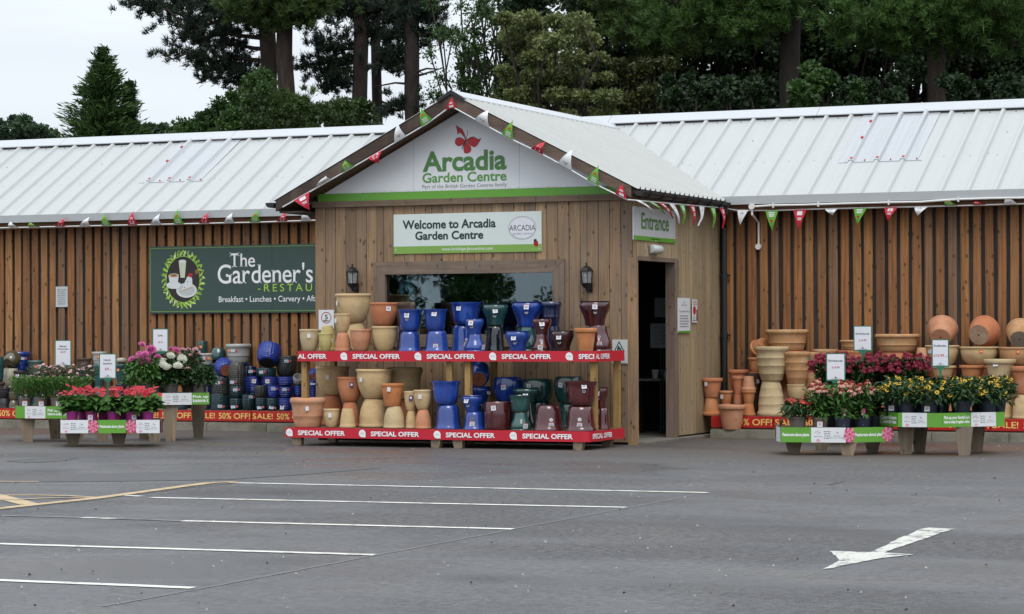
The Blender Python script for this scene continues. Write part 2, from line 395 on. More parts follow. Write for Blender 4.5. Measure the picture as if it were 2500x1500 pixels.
# bay lines: parallel stripes about 2 m apart, starting on one straight edge
for (a, b) in [((576, 1180), (1729, 1204)), ((369, 1216), (1528, 1240)), ((445, 1273), (1253, 1293)), ((-900, 1303), (915, 1356)), ((-700, 1390), (472, 1437))]:
    A = gz(*a); B = gz(*b); strip_on_ground('parking_line', jag([A, B], 40, .004), .088, LINE)
strip_on_ground('parking_line', jag([gz(297, 1210), gz(345, 1213)], 5), .08, LINE_W)
strip_on_ground('parking_line', jag([gz(200, 1265), gz(300, 1268)], 8), .085, LINE_W)
strip_on_ground('parking_line', jag([gz(-300, 1252), gz(200, 1265)], 8), .07, GHOST)
strip_on_ground('parking_line', jag([gz(300, 1268), gz(445, 1273)], 8), .075, GHOST)
# cream hatching of the corner
def curve_px(px): return [gz(*p) for p in px]
strip_on_ground('hatch_line', curve_px([(578, 1180), (560, 1178.5), (520, 1179.5), (430, 1191), (330, 1205), (230, 1218.5), (120, 1230), (0, 1243), (-200, 1262)]), .12, YEL, .006)
strip_on_ground('hatch_line', curve_px([(235, 1216), (170, 1212), (100, 1210.5), (0, 1210.5), (-150, 1211)]), .07, YEL, .005)
strip_on_ground('hatch_line', curve_px([(225, 1217.5), (130, 1217), (40, 1221), (-60, 1226)]), .06, YEL, .0055)
strip_on_ground('hatch_line', curve_px([(75, 1233), (0, 1214), (-60, 1200)]), .16, YEL, .0045)
strip_on_ground('hatch_line', curve_px([(95, 1177), (40, 1177), (-60, 1176)]), .07, YEL, .0045)
# worn direction arrow, outline taken on the ground
ar = [(2005, 1392), (2036, 1379), (2048, 1370), (2040, 1358), (2024, 1347), (2100, 1349), (2125, 1350), (2160, 1334), (2190, 1318), (2215, 1308), (2245, 1294), (2268, 1290), (2329, 1293), (2300, 1302), (2262, 1316), (2240, 1322), (2215, 1331), (2175, 1344), (2160, 1351), (2235, 1355), (2190, 1360), (2140, 1366), (2100, 1374), (2070, 1380), (2050, 1384), (2030, 1389)]
b = MB(); pts = jag([tuple(gz(*p)[:2]) for p in ar]+[tuple(gz(*ar[0])[:2])], 4, .006)[:-1]
b.add([(p[0], p[1], .004) for p in pts], [tuple(range(len(pts)))]); obj('direction_arrow', b.mesh('direction_arrow', LINE_W), ground)
# repaired strip, seam and patches
PATCH = worn('patch_asphalt', (.082, .081, .082), .5); SEAM = worn('seam_tar', (.075, .074, .073), .3)
b = MB(); q = [gz(*p) for p in [(-200, 1172), (120, 1160), (420, 1153), (700, 1144), (930, 1144), (760, 1158), (560, 1172), (300, 1176), (-200, 1180)]]
b.add([(p[0], p[1], .003) for p in q], [tuple(range(len(q)))]); obj('asphalt_patch', b.mesh('asphalt_patch', PATCH), ground)
b = MB(); q = [gz(*p) for p in [(16, 1127), (70, 1122), (190, 1119), (165, 1125), (90, 1130), (60, 1130)]]
b.add([(p[0], p[1], .003) for p in q], [tuple(range(len(q)))]); obj('asphalt_patch', b.mesh('asphalt_patch', PATCH), ground)
strip_on_ground('ground_seam', jag([gz(16, 1127), gz(80, 1122), gz(195, 1119)], 8), .03, SEAM, .0045)
strip_on_ground('ground_seam', jag([gz(1720, 1205), gz(1253, 1293), gz(915, 1357), gz(560, 1425), gz(250, 1482)], 14, .006), .025, worn('seam_pale', (.165, .162, .158), 0), .0025)
strip_on_ground('ground_seam', jag([gz(2030, 1184), gz(2058, 1175)], 6, .02), .05, SEAM, .003)
strip_on_ground('ground_seam', jag([gz(0, 1246), gz(230, 1221.5), gz(430, 1194), gz(560, 1182)], 30, .01), .05, SEAM, .0022)
# fallen bits: dark leaf litter and pale chips
def litter(n, name, m, size, seed):
    r = random.Random(seed); b = MB()
    for i in range(n):
        x = r.uniform(-100, 2600); y = 1085+415*r.random()**1.6; p = gz(x, y); s = size*r.uniform(.4, 1.3)
        a = r.uniform(0, 6.28); v = [(p[0]+s*math.cos(a+k*2.1)*r.uniform(.5, 1), p[1]+s*math.sin(a+k*2.1)*r.uniform(.5, 1), .004+.01*r.random()) for k in range(3)]
        v.append((p[0], p[1], .012+s*.5)); b.add(v, [(0, 1, 3), (1, 2, 3), (2, 0, 3)])
    return tag(obj(name, b.mesh(name, m)), kind='stuff')
tag(litter(70, 'leaf_litter', plain('leaf_litter_m', (.03, .02, .017), .8), .013, 3), 'small dark dead leaves scattered over the asphalt', 'litter')
tag(litter(200, 'stone_chips', plain('chip_m', (.42, .4, .37), .8), .010, 5), 'tiny pale stone chips scattered over the asphalt', 'gravel')

# kerbs and planting beds along the shop wall
def concrete(name, c=(.24, .22, .18), moss=(.07, .075, .035)):
    t = NT(name); v = t.co((1, 1, 1)); f = t.noise(v, 3, 5); h = t.noise(v, 45, 3)
    cc = t.mix(t.mr(f, .42, .68, 0, .8), c, moss); cc = t.mix(t.mr(h, .5, .75, 0, .5), cc, tuple(x*.45 for x in c)); t.bump(h, .3, .006)
    return t.set(Base_Color=cc, Roughness=.9)
CONC = concrete('mossy_concrete'); BEDM = concrete('bed_soil', (.085, .07, .05), (.05, .05, .03))
KY, KZ = 28.64, .105
def kerb(x0, x1, label):
    root = thing('kerb', label, 'kerb', ((x0+x1)/2, KY, 0)); root['kind'] = 'structure'; del root['category']
    x = x0
    while x < x1-.05:
        L = min(.915, x1-x); b = MB(); b.box((x+.004, KY, -.05), (x+L-.004, KY+.13, KZ-.02)); b.box((x+.004, KY+.012, KZ-.02), (x+L-.004, KY+.13, KZ))
        obj('kerb_stone', b.mesh('kerb_stone', CONC), root); x += L
    b = MB(); b.box((x0, KY+.13, -.05), (x1, 29.7, KZ-.012)); tag(obj('planting_bed', b.mesh('planting_bed', BEDM)), kind='structure')
kerb(-27, -14.25, 'low mossy concrete kerb below the green restaurant sign wall')
kerb(-9.85, 1.0, 'low mossy concrete kerb below the terracotta pots')

# ------------------------------------------------------------------ main shop building
WY = 29.64; EY, EZ = 29.40, 2.97; RY, RZ = 31.6, 4.225
BX0, BX1 = -27.0, 1.0
shop = thing('shop_building', 'long low timber shop with vertical boards and white ribbed metal roof', 'building', ((BX0+BX1)/2, WY, 0))
b = MB(); b.box((BX0, WY+.075, 0), (-14.15, WY+.16, 2.95)); b.box((-10.1, WY+.075, 0), (BX1, WY+.16, 2.95)); b.box((-14.15, WY+.075, 2.3), (-10.1, WY+.16, 2.95))
b.box((BX0, WY+.16, 0), (BX0+.1, 33.6, 2.95)); b.box((BX1-.1, WY+.16, 0), (BX1, 33.6, 2.95)); b.box((BX0, 33.6, 0), (BX1, 33.7, 2.95))
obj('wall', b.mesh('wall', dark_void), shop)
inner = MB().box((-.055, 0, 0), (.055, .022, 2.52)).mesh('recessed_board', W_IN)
r2 = random.Random(21)
omesh = []
for i in range(6):
    wd = .050+.006*r2.random(); bb = MB()
    prof = [(-wd, .022), (-wd, .004), (-wd*.6, -.004), (-wd*.2, .0), (wd*.3, -.005), (wd*.75, -.002), (wd, .006), (wd, .022)]
    zs = [0, .6, 1.25, 1.9, 2.52]; vs = []; n = len(prof)
    for z in zs:
        j = [r2.uniform(-.0035, .0035) for _ in range(2)]
        for k, (x, y) in enumerate(prof): vs.append((x+(j[0] if k < 4 else j[1]), y, z))
    fs = [(k*n+a, k*n+a+1, (k+1)*n+a+1, (k+1)*n+a) for k in range(len(zs)-1) for a in range(n-1)]+[tuple(range((len(zs)-1)*n, len(zs)*n))]
    omesh.append(bb.add(vs, fs).mesh('board', W_OUT))
def wall_boards(x0, x1):
    x = x0
    while x < x1:
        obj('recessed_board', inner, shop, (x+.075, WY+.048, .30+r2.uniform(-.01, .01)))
        obj('board', r2.choice(omesh), shop, (x+r2.uniform(-.006, .006), WY+.003, .30+r2.uniform(-.012, .012)), (0, 0, math.pi*r2.choice([0, 0])))
        x += .150
wall_boards(-22.9, -14.2); wall_boards(-9.93, -4.9)
b = MB(); b.box((-27, WY-.001, .3), (-22.98, WY+.05, 2.82)); b.box((-4.82, WY-.001, .3), (1, WY+.05, 2.82)); obj('boarding', b.mesh('boarding', W_OUT), shop)
b = MB(); b.box((BX0, EY+.05, 2.79), (-14.2, EY+.085, 2.915)); b.box((-10.02, EY+.05, 2.79), (BX1, EY+.085, 2.915)); obj('fascia', b.mesh('fascia', W_FASCIA), shop)
def ribbed(Wd, pitch, slope_pts, hgt=.034, wb=.075, wt=.035, thick=.0):
    """one sheet running down from slope_pts[0] to slope_pts[1] (y, z), ribs across X from 0 to Wd"""
    xs = []; k = int(round(Wd/pitch))
    for i in range(k):
        c = i*pitch+pitch/2; xs += [(c-wb/2, 0), (c-wt/2, hgt), (c+wt/2, hgt), (c+wb/2, 0)]
    xs = [(0, 0)]+xs+[(Wd, 0)]; n = len(xs); vs = []
    (y0, z0), (y1, z1) = slope_pts; L = math.hypot(y1-y0, z1-z0); ny, nz_ = -(z1-z0)/L*(1 if y1 > y0 else -1), abs(y1-y0)/L
    d = np.array([y1-y0, z1-z0])/L; nrm = np.array([-d[1], d[0]]); nrm = nrm if nrm[1] > 0 else -nrm
    for (y, z) in slope_pts:
        for x, hh in xs: vs.append((x, y+nrm[0]*hh, z+nrm[1]*hh))
    return vs, [(i, i+1, n+i+1, n+i) for i in range(n-1)]
vs_, fs_ = ribbed(1.0, 1/3, [(RY, RZ-.02), (EY-.03, EZ-.02)]); pm = MB().add(vs_, fs_).mesh('roof_panel', ROOF)
vb_, fb_ = ribbed(1.0, 1/3, [(RY, RZ-.02), (2*RY-EY, EZ)]); pmb = MB().add(vb_, fb_).mesh('roof_panel', ROOF)
x = BX0
while x < BX1-.01:
    obj('roof_panel', pm, shop, (x, 0, 0)); obj('roof_panel', pmb, shop, (x, 0, 0)); x += 1.0
SL = (RZ-EZ)/(RY-EY)
def on_roof(px, py):
    r = ray(px, py); t = (EZ-.02+SL*(0-EY)-CAM_H)/(r[2]-SL*r[1]); return CAM+r*t
x = BX0; cl_ = 2.95
while x < BX1:
    b = MB(); L = min(cl_, BX1-x); c0, c1 = .205, .0
    a = [(RY-c0*1.0, RZ-c0*SL+.034), (RY-.03, RZ+.034), (RY+.03, RZ+.034), (RY+c0, RZ-c0*SL+.034)]
    vs = [(xx, y, z) for xx in (x+.003, x+L-.003) for y, z in a]+[(xx, y, z-.012) for xx in (x+.003, x+L-.003) for y, z in a]
    b.add(vs, [(0, 1, 5, 4), (1, 2, 6, 5), (2, 3, 7, 6), (8, 12, 13, 9), (9, 13, 14, 10), (10, 14, 15, 11), (0, 4, 12, 8), (0, 8, 9, 1), (3, 11, 15, 7), (4, 5, 13, 12), (1, 9, 10, 2), (5, 6, 14, 13)])
    obj('ridge_cap', b.mesh('ridge_cap', CAPM), shop); x += cl_
b = MB()   # black foam closing the rib gaps under the cap
b.beam((BX0, RY-.175, RZ-.175*SL-.004), (BX1, RY-.175, RZ-.175*SL-.004), .02, .028); obj('filler_strip', b.mesh('filler_strip', black_plastic), shop)
b = MB(); b.box((BX0, EY-.045, EZ-.092), (BX1, EY-.005, EZ+.012)); b.box((BX0, EY-.012, EZ-.03), (BX1, EY+.03, EZ-.02)); obj('eave_trim', b.mesh('eave_trim', grey_trim), shop)
b = MB(); sn = Vector((0, -SL, 1)).normalized()
def screw(x, t):
    y = EY+(RY-EY)*t; z = EZ-.02+SL*(y-EY); c = Vector((x, y, z))+sn*.002
    b.tube([c, c+sn*.008], .009, 6)
for k in range(int((BX1-BX0)*3)):
    xv = BX0+k/3+.333; screw(xv, .40); screw(xv, .90)
    if k % 3 == 0: screw(xv, .14); screw(xv-.12, .42)
    if k % 5 == 0: screw(xv, .66)
tag(obj('roof_screw', b.mesh('roof_screw', plain('screw_grey', (.14, .14, .15), .5)), shop), kind='stuff')
REDCAP = plain('red_screw_cap', (.5, .03, .03), .5)
def skylight(px_bl, up):
    p = on_roof(*px_bl); x0 = round((p[0]-BX0-1/6)*3)/3+BX0+1/6-.09; t0 = (p[1]-EY)/(RY-EY)
    y0 = EY+(RY-EY)*t0; y1 = RY-.10; lift = .016
    v, f = ribbed(1.02, 1/3, [(y1, EZ-.02+SL*(y1-EY)+lift), (y0, EZ-.02+SL*(y0-EY)+lift)], hgt=.036, wb=.085, wt=.042)
    v = [(a-.167+.09+x0, bb, c) for a, bb, c in v]
    s = obj('skylight_sheet', MB().add(v, f).mesh('skylight_sheet', SKYM), shop)
    b = MB()
    for i in range(4): b.beam((x0+.09+i/3, y0+.02, EZ+SL*(y0-EY)+.045), (x0+.09+i/3, y0+.05, EZ+SL*(y0+.03-EY)+.045), .03, .02) if i < 3 else None
    for j in (.4, .72): b.beam((x0+.09, y0+(y1-y0)*j, EZ+SL*(y0+(y1-y0)*j-EY)+.045), (x0+.09, y0+(y1-y0)*j+.03, EZ+SL*(y0+(y1-y0)*j+.03-EY)+.045), .03, .02)
    for i in range(3): b.beam((x0+.26+i/3, y0+.03, EZ+SL*(y0+.03-EY)+.006), (x0+.26+i/3, y0+.045, EZ+SL*(y0+.045-EY)+.006), .014, .012)
    tag(obj('screw_cap', b.mesh('screw_cap', REDCAP), s), kind='stuff')
    b = MB(); b.add([(x0+.0, y0-.004, EZ-.02+SL*(y0-EY)+.004), (x0+1.0, y0-.004, EZ-.02+SL*(y0-EY)+.004), (x0+1.0, y0+.002, EZ-.02+SL*(y0-EY)+.022), (x0, y0+.002, EZ-.02+SL*(y0-EY)+.022)], [(0, 1, 2, 3)])
    obj('sheet_edge', b.mesh('sheet_edge', plain('sheet_edge_m', (.3, .3, .32), .5)), s)
skylight((372, 449), 1); skylight((2090, 400), 1)

# ------------------------------------------------------------------ entrance porch
PX0, PX1, PY0 = -14.2, -10.04, 26.6
porch = thing('entrance_porch', 'gabled timber entrance porch with white ribbed metal roof', 'porch', ((PX0+PX1)/2, PY0, 0))
ZB = 2.84
wx0, wx1 = gy(942, 700, PY0)[0], gy(1351, 700, PY0)[0]; wz1 = gy(1150, 668, PY0)[2]; wz0 = 1.28
dp1 = gx(1655, 900, PX1)[1]; dy0, dy1, dz1 = PY0+.07, dp1-.07, 2.155
# carcass: studs behind the boards, floor and ceiling
b = MB(); T = .09
b.box((PX0+.02, PY0+.03, 0), (wx0, PY0+T, ZB)); b.box((wx1, PY0+.03, 0), (PX1-.02, PY0+T, ZB)); b.box((wx0, PY0+.03, 0), (wx1, PY0+T, wz0)); b.box((wx0, PY0+.03, wz1), (wx1, PY0+T, ZB))
b.box((PX0+.02, PY0+T, 0), (PX0+T, WY+.05, ZB))
b.box((PX1-T, dy1, 0), (PX1-.02, WY+.05, ZB)); b.box((PX1-T, PY0+T, dz1), (PX1-.02, dy1, ZB))
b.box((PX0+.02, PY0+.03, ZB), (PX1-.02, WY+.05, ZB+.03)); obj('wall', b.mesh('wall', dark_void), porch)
b = MB(); b.box((PX0+.03, PY0+.05, .002), (PX1+.12, WY+1.5, .03)); obj('floor_slab', b.mesh('floor_slab', concrete('threshold_concrete', (.2, .185, .16), (.1, .09, .07))), porch)
def vboard(a, bq, z0, z1, axis, m, parent=porch, n0=0.):
    """vertical board between a and bq along X (front) or Y (side)"""
    q = MB(); g_ = .0035; e = rnd.uniform(-.002, .002); H = z1-z0; c = (a+bq)/2; hw = (bq-a)/2-g_
    if axis == 'x': q.box((-hw, e, 0), (hw, .026, H)); loc = (c, PY0, z0)
    else: q.box((-.026, -hw, 0), (e, hw, H)); loc = (PX1, c, z0)
    return obj('board', q.mesh('board', m), parent, loc)
x = PX0; r3 = random.Random(5)
while x < PX1-.02:
    wd = .14 if r3.random() > .12 else .085; x1 = min(x+wd, PX1); c = (x+x1)/2
    if wx0-.1 < c < wx1+.1: vboard(x, x1, wz1+.10, ZB, 'x', W_PORCH); vboard(x, x1, .04, wz0-.1, 'x', W_PORCH)
    else: vboard(x, x1, .03, ZB, 'x', W_PORCH)
    x = x1
y = PY0+.03
while y < WY-.05:
    wd = .13 if r3.random() > .2 else .09; y1 = min(y+wd, WY-.02)
    if y < dy1-.02: vboard(y, y1, dz1+.0, ZB+.02, 'y', W_SIDE)
    else: vboard(y, y1, .05, ZB+.02, 'y', W_SIDE)
    y = y1
b = MB(); b.box((PX1-.10, PY0-.004, .0), (PX1+.006, PY0+.068, dz1)); b.box((PX1-.03, PY0-.003, dz1+.001), (PX1+.006, PY0+.03, ZB)); obj('corner_post', b.mesh('corner_post', W_PORCH), porch)
dp1 = gx(1655, 900, PX1)[1]
b = MB(); b.box((PX1-.11, dp1-.12, .03), (PX1+.012, dp1-.02, dz1-.03)); b.box((PX1-.10, PY0+.072, dz1-.03), (PX1+.010, dp1-.02, dz1+.02)); fr = obj('door_frame', b.mesh('door_frame', W_FRAMEV), porch)
# beam under the gable sign
b = MB(); b.box((PX0-.02, PY0-.045, ZB-.02), (PX1+.05, PY0+.03, ZB+.05)); obj('gable_beam', b.mesh('gable_beam', W_BEAM), porch)
# window
fw = .125; fz1 = gy(1150, 637, PY0)[2]; fw_ = fz1-wz1
b = MB(); b.prism([(wx0-fw_, fz1), (wx0, wz1), (wx1, wz1), (wx1+fw_, fz1)], PY0-.03, PY0+.03)
wf = obj('window_frame', b.mesh('window_frame', W_FRAME), porch)
for s, xa, xb in ((0, wx0-fw_, wx0), (1, wx1, wx1+fw_)):
    b = MB(); b.prism([(wx0-fw_, wz0-fw_), (wx0, wz0), (wx0, wz1-.001), (wx0-fw_, fz1-.003)] if s == 0 else [(wx1, wz0), (wx1+fw_, wz0-fw_), (wx1+fw_, fz1-.003), (wx1, wz1-.001)], PY0-.028, PY0+.028)
    obj('frame_side', b.mesh('frame_side', W_FRAMEV), wf)
b = MB(); b.prism([(wx0-fw_+.002, wz0-fw_), (wx1+fw_-.002, wz0-fw_), (wx1, wz0-.002), (wx0, wz0-.002)], PY0-.029, PY0+.029); obj('frame_sill', b.mesh('frame_sill', W_FRAME), wf)
def glassm():
    t = NT('window_glass'); gl = t.n('BsdfGlossy'); gl.inputs['Roughness'].default_value = .012; gl.inputs[0].default_value = (.78, .92, 1, 1)
    tr = t.n('BsdfTransparent'); tr.inputs[0].default_value = (.45, .52, .5, 1); ms = t.n('MixShader'); fr_ = t.n('Fresnel'); fr_.inputs[0].default_value = 2.3
    nb = t.n('Bump'); nb.inputs['Strength'].default_value = .03; nb.inputs['Distance'].default_value = .02; t.l(t.noise(t.co((1, 1, 1)), 2.5, 2), nb.inputs['Height']); t.l(nb.outputs[0], gl.inputs['Normal'])
    t.l(fr_.outputs[0], ms.inputs[0]); t.l(tr.outputs[0], ms.inputs[1]); t.l(gl.outputs[0], ms.inputs[2]); t.l(ms.outputs[0], t.t.nodes['Material Output'].inputs[0]); return t.m
b = MB(); b.box((wx0+.002, PY0+.034, wz0+.002), (wx1-.002, PY0+.042, wz1-.002)); obj('window_pane', b.mesh('window_pane', glassm()), wf)
# gable wall and roof
RX = -12.2; RFY = 26.25; PSL = .507; RT = 4.113; XL, XR = -14.55, -9.90
def rz(x): return RT-PSL*abs(x-RX)
b = MB(); b.prism([(PX0+.03, ZB+.05), (PX1-.03, ZB+.05), (PX1-.03, rz(PX1)-.12), (RX, RT-.14), (PX0+.03, rz(PX0)-.12)], PY0+.01, PY0+.05); obj('gable_wall', b.mesh('gable_wall', W_SOFFIT), porch)
for sgn, xe, m in ((-1, XL, W_RAKE), (1, XR-.06, W_RAKE2)):
    b = MB(); b.prism([(RX, RT-.025), (xe, rz(xe)-.025), (xe, rz(xe)-.150), (RX, RT-.160)], RFY, RFY+.035)
    o_ = obj('barge_board', b.mesh('barge_board', m), porch)
    n_ = 3
    for k in range(n_):
        y0 = RFY+.037+k*(PY0-.01-RFY-.037)/n_; y1 = RFY+.037+(k+1)*(PY0-.01-RFY-.037)/n_-.004
        b = MB(); xa = RX+sgn*.01
        b.add([(xa, y0, RT-.15), (xa, y1, RT-.15), (xe, y1, rz(xe)-.145), (xe, y0, rz(xe)-.145), (xa, y0, RT-.13), (xa, y1, RT-.13), (xe, y1, rz(xe)-.125), (xe, y0, rz(xe)-.125)], [(0, 1, 2, 3), (4, 5, 6, 7), (0, 1, 5, 4), (1, 2, 6, 5), (2, 3, 7, 6), (3, 0, 4, 7)])
        obj('soffit_board', b.mesh('soffit_board', W_SOFFIT), porch)
# fascia and rafter ends below the side eave
b = MB(); b.box((PX1+.02, RFY+.04, rz(PX1)-.19), (PX1+.05, EY-.05, rz(PX1)-.06)); obj('eave_fascia', b.mesh('eave_fascia', wood('eave_wood', [(.27, .18, .115), (.3, .2, .13)], grain=(34, 1.6, 34))), porch)
b = MB(); b.box((XL+.06, RFY+.04, rz(XL)-.17), (PX0-.0, EY-.02, rz(XL)-.15)); b.box((XL+.03, RFY+.04, rz(XL)-.17), (XL+.055, EY-.02, rz(XL)-.03)); obj('eave_fascia', b.mesh('eave_fascia', W_RAKE), porch)
# roof sheets, ribs 1/6 m apart, running from ridge to eave
def porch_sheet(y0, y1, xe):
    L = y1-y0; v, f = ribbed(L, 1/6, [(0, RT-.012), (abs(xe-RX), rz(xe)-.012)], hgt=.026, wb=.045, wt=.02); s = 1 if xe > RX else -1
    return MB().add([(RX+s*yy, y0+xx, zz) for xx, yy, zz in v], f).mesh('roof_panel', ROOF2)
y = RFY-.01
while y < RY+.3:
    for xe in (XL-.03, XR+.02): obj('roof_panel', porch_sheet(y, y+1.0, xe), porch)
    y += 1.0
b = MB(); e = .16
for i, (y0, y1) in enumerate(((RFY-.015, 28.7), (28.7, RY+.1))):
    vs = [(xx, yy, zz) for yy in (y0+.002, y1-.002) for xx, zz in ((RX-e, rz(RX-e)+.022), (RX, RT+.03), (RX+e, rz(RX+e)+.022))]+[(xx, yy, zz-.014) for yy in (y0+.002, y1-.002) for xx, zz in ((RX-e, rz(RX-e)+.022), (RX, RT+.03), (RX+e, rz(RX+e)+.022))]
    q = MB(); q.add(vs, [(0, 1, 4, 3), (1, 2, 5, 4), (6, 9, 10, 7), (7, 10, 11, 8), (0, 6, 7, 1), (1, 7, 8, 2), (3, 4, 10, 9), (4, 5, 11, 10), (0, 3, 9, 6), (2, 8, 11, 5)]); obj('ridge_cap', q.mesh('ridge_cap', CAPM), porch)
b.prism([(RX-.17, rz(RX-.17)+.012), (RX, RT+.028), (RX+.17, rz(RX+.17)+.012), (RX+.17, rz(RX+.17)-.03), (RX, RT-.022), (RX-.17, rz(RX-.17)-.03)], RFY-.028, RFY-.012); obj('ridge_end_cap', b.mesh('ridge_end_cap', black_plastic), porch)
b = MB(); b.beam((RX+.135, RFY, rz(RX+.135)-.0), (RX+.135, RY+.1, rz(RX+.135)-.0), .02, .026); obj('filler_strip', b.mesh('filler_strip', black_plastic), porch)
# black half round gutters with brackets, and the downpipe in the corner
def gutter(xc, zc, y0, y1, label):
    t_ = thing('gutter', label, 'gutter', (xc, y0, zc)); n = 10; pr = [(math.cos(math.pi+math.pi*i/n)*.062, math.sin(math.pi+math.pi*i/n)*.062) for i in range(n+1)]
    pr2 = [(a*.92, c*.92) for a, c in pr][::-1]; loop = pr+pr2; m = len(loop)
    vs = [(xc+a, yy, zc+c) for yy in (y0, y1) for a, c in loop]; bb = MB(); bb.add(vs, [(i, (i+1) % m, m+(i+1) % m, m+i) for i in range(m)]+[tuple(range(m)), tuple(range(m, 2*m))])
    bb.add([(xc+a, y0+.002, zc+c) for a, c in pr], [tuple(range(n+1))]); obj('trough', bb.mesh('trough', black_plastic), t_)
    yy = y0+.25
    while yy < y1-.1:
        q = MB(); q.tube([(xc+a*1.08, yy, zc+c*1.08) for a, c in pr], .012, 6); obj('bracket', q.mesh('bracket', black_plastic), t_); yy += .42
    return t_
GXR = XR+.045; GZ = rz(XR)-.045
gutter(GXR, GZ, RFY-.02, EY-.08, 'black gutter along the porch eave over the doorway side')
gutter(XL-.07, rz(XL)-.045, RFY-.02, EY-.08, 'black gutter on the porch eave beside the restaurant sign')
b = MB()   # tooth shaped closers under the sheet ends
yy = RFY+.07
while yy < EY-.05: b.add([(XR+.03, yy-.022, rz(XR+.03)-.012), (XR+.03, yy+.022, rz(XR+.03)-.012), (XR+.03, yy, rz(XR+.03)+.03)], [(0, 1, 2)]); yy += 1/6
tag(obj('rib_closer', b.mesh('rib_closer', black_plastic), porch), kind='stuff')
dpp = thing('downpipe', 'black downpipe in the corner between porch and shop wall', 'pipe', (PX1+.07, WY-.1, 0))
b = MB(); px_, py_ = PX1+.075, WY-.085
b.tube([(GXR, EY-.14, GZ-.05), (GXR, EY-.12, GZ-.13), (px_, py_, GZ-.30), (px_, py_, .15)], .036, 12); obj('pipe', b.mesh('pipe', black_plastic), dpp)
for z in (2.0, 1.25, .5):
    q = MB(); q.tube([(px_, py_, z-.03), (px_, py_, z+.03)], .044, 12); q.box((px_-.06, py_-.01, z-.012), (px_+.06, py_+.06, z+.012)); obj('pipe_clip', q.mesh('pipe_clip', black_plastic), dpp)
# ------------------------------------------------------------------ signs and lettering
class Plane:
    """a vertical plane of the place: 'y' = faces the car park, 'x' = the doorway side of the porch"""
    def __init__(s, kind, d): s.k = kind; s.d = d
    def uv(s, px, py): p = gy(px, py, s.d) if s.k == 'y' else gx(px, py, s.d); return (p[0] if s.k == 'y' else p[1]), p[2]
    def box(s, x0, y0, x1, y1):
        ym = (y0+y1)/2; xm = (x0+x1)/2
        return s.uv(x0, ym)[0], s.uv(x1, ym)[0], s.uv(xm, y1)[1], s.uv(xm, y0)[1]
    def fix(s, mb, off=0.):
        """turn (u, depth, v) into world; depth counts outward as negative"""
        if s.k == 'y': mb.v = [(u, s.d+d, v) for u, d, v in mb.v]
        else: mb.v = [(s.d-d, u, v) for u, d, v in mb.v]
        return mb
def sign_root(pl, name, label, cat, box, m, thick=.012, poly=None):
    u0, u1, v0, v1 = box; c = ((u0+u1)/2, pl.d, v0) if pl.k == 'y' else (pl.d, (u0+u1)/2, v0)
    t = thing(name, label, cat, c); b = MB(); b.prism(poly or [(u0, v0), (u1, v0), (u1, v1), (u0, v1)], 0, thick)
    obj('panel', pl.fix(b).mesh('panel', m), t); return t
def prn(pl, t, name, mats, fill, d=-.002):
    b = MB(); fill(b); b.v = [(u, dd if dd else d, v) for u, dd, v in b.v]; return obj(name, pl.fix(b).mesh(name, mats, fix=False), t)
def wpx(pl, b, body, x0, y0, x1, y1, **k):
    m = k.pop('m', None); fit = k.pop('fit', None); u0, u1, v0, v1 = pl.box(x0, y0, x1, y1)
    if fit:
        fv, _ = glyphs(fit, k.get('bold', 0), 2, k.get('spacing', 1)); bv, _ = glyphs(body, k.get('bold', 0), 2, k.get('spacing', 1))
        fa = np.array(fv); ba = np.array(bv); u1 = u0+(u1-u0)*(ba[:, 0].max()-ba[:, 0].min())/(fa[:, 0].max()-fa[:, 0].min())
    put(b, word(body, u0, u1, v0, v1, **k), m)
def rect(b, pl, x0, y0, x1, y1, m=None, d=0):
    u0, u1, v0, v1 = pl.box(x0, y0, x1, y1); flat(b, [(u0, v0), (u1, v0), (u1, v1), (u0, v1)], d, m)
def scribble(b, u0, u1, v0, v1, lines, m=None, seed=1, fill=.8, d=0):
    """rows of tiny unreadable print"""
    r = random.Random(seed); h = (v1-v0)/lines
    for i in range(lines):
        z = v1-(i+.5)*h; wd = (u1-u0)*r.uniform(fill-.15, fill); c = (u0+u1)/2; u = c-wd/2
        while u < c+wd/2:
            L = r.uniform(.5, 1.6)*h; flat(b, [(u, z-h*.22), (min(u+L, c+wd/2), z-h*.22), (min(u+L, c+wd/2), z+h*.22), (u, z+h*.22)], d, m); u += L+h*.35

# gable sign -----------------------------------------------------------
GP = Plane('y', PY0-.016)
zb = ZB+.052
gsg = sign_root(GP, 'gable_sign', 'white triangular gable sign with red butterfly and green lettering', 'sign', (PX0+.05, PX1-.05, zb, 3.9), sign_white, .014,
    [(PX0+.05, zb), (PX1-.05, zb), (PX1-.05, rz(PX1)-.155), (RX, RT-.175), (PX0+.05, rz(PX0)-.155)])
prn(GP, gsg, 'green_band', green_print, lambda b: flat(b, [(PX0+.05, zb), (PX1-.05, zb), (PX1-.05, zb+.092), (PX0+.05, zb+.092)], 0))
def grass(b):
    r = random.Random(4); u = PX0+.1
    while u < PX1-.1: u += r.uniform(.006, .022); h = r.uniform(.008, .032); flat(b, [(u-.002, zb+.09), (u+.003, zb+.09), (u+r.uniform(-.008, .008), zb+.09+h)], 0)
tag(prn(GP, gsg, 'grass_print', plain('grass_grey', (.28, .36, .26), .6), grass), kind='stuff')
prn(GP, gsg, 'lettering', text_green, lambda b: (wpx(GP, b, 'Arcadia', 1031.6, 367, 1236.8, 418, bold=.03, res=5)), -.003)
prn(GP, gsg, 'lettering', plain('text_midgreen', (.10, .29, .06), .5), lambda b: (wpx(GP, b, 'Garden Centre', 1031.6, 420, 1236.8, 444.5, bold=.022, res=4)), -.003)
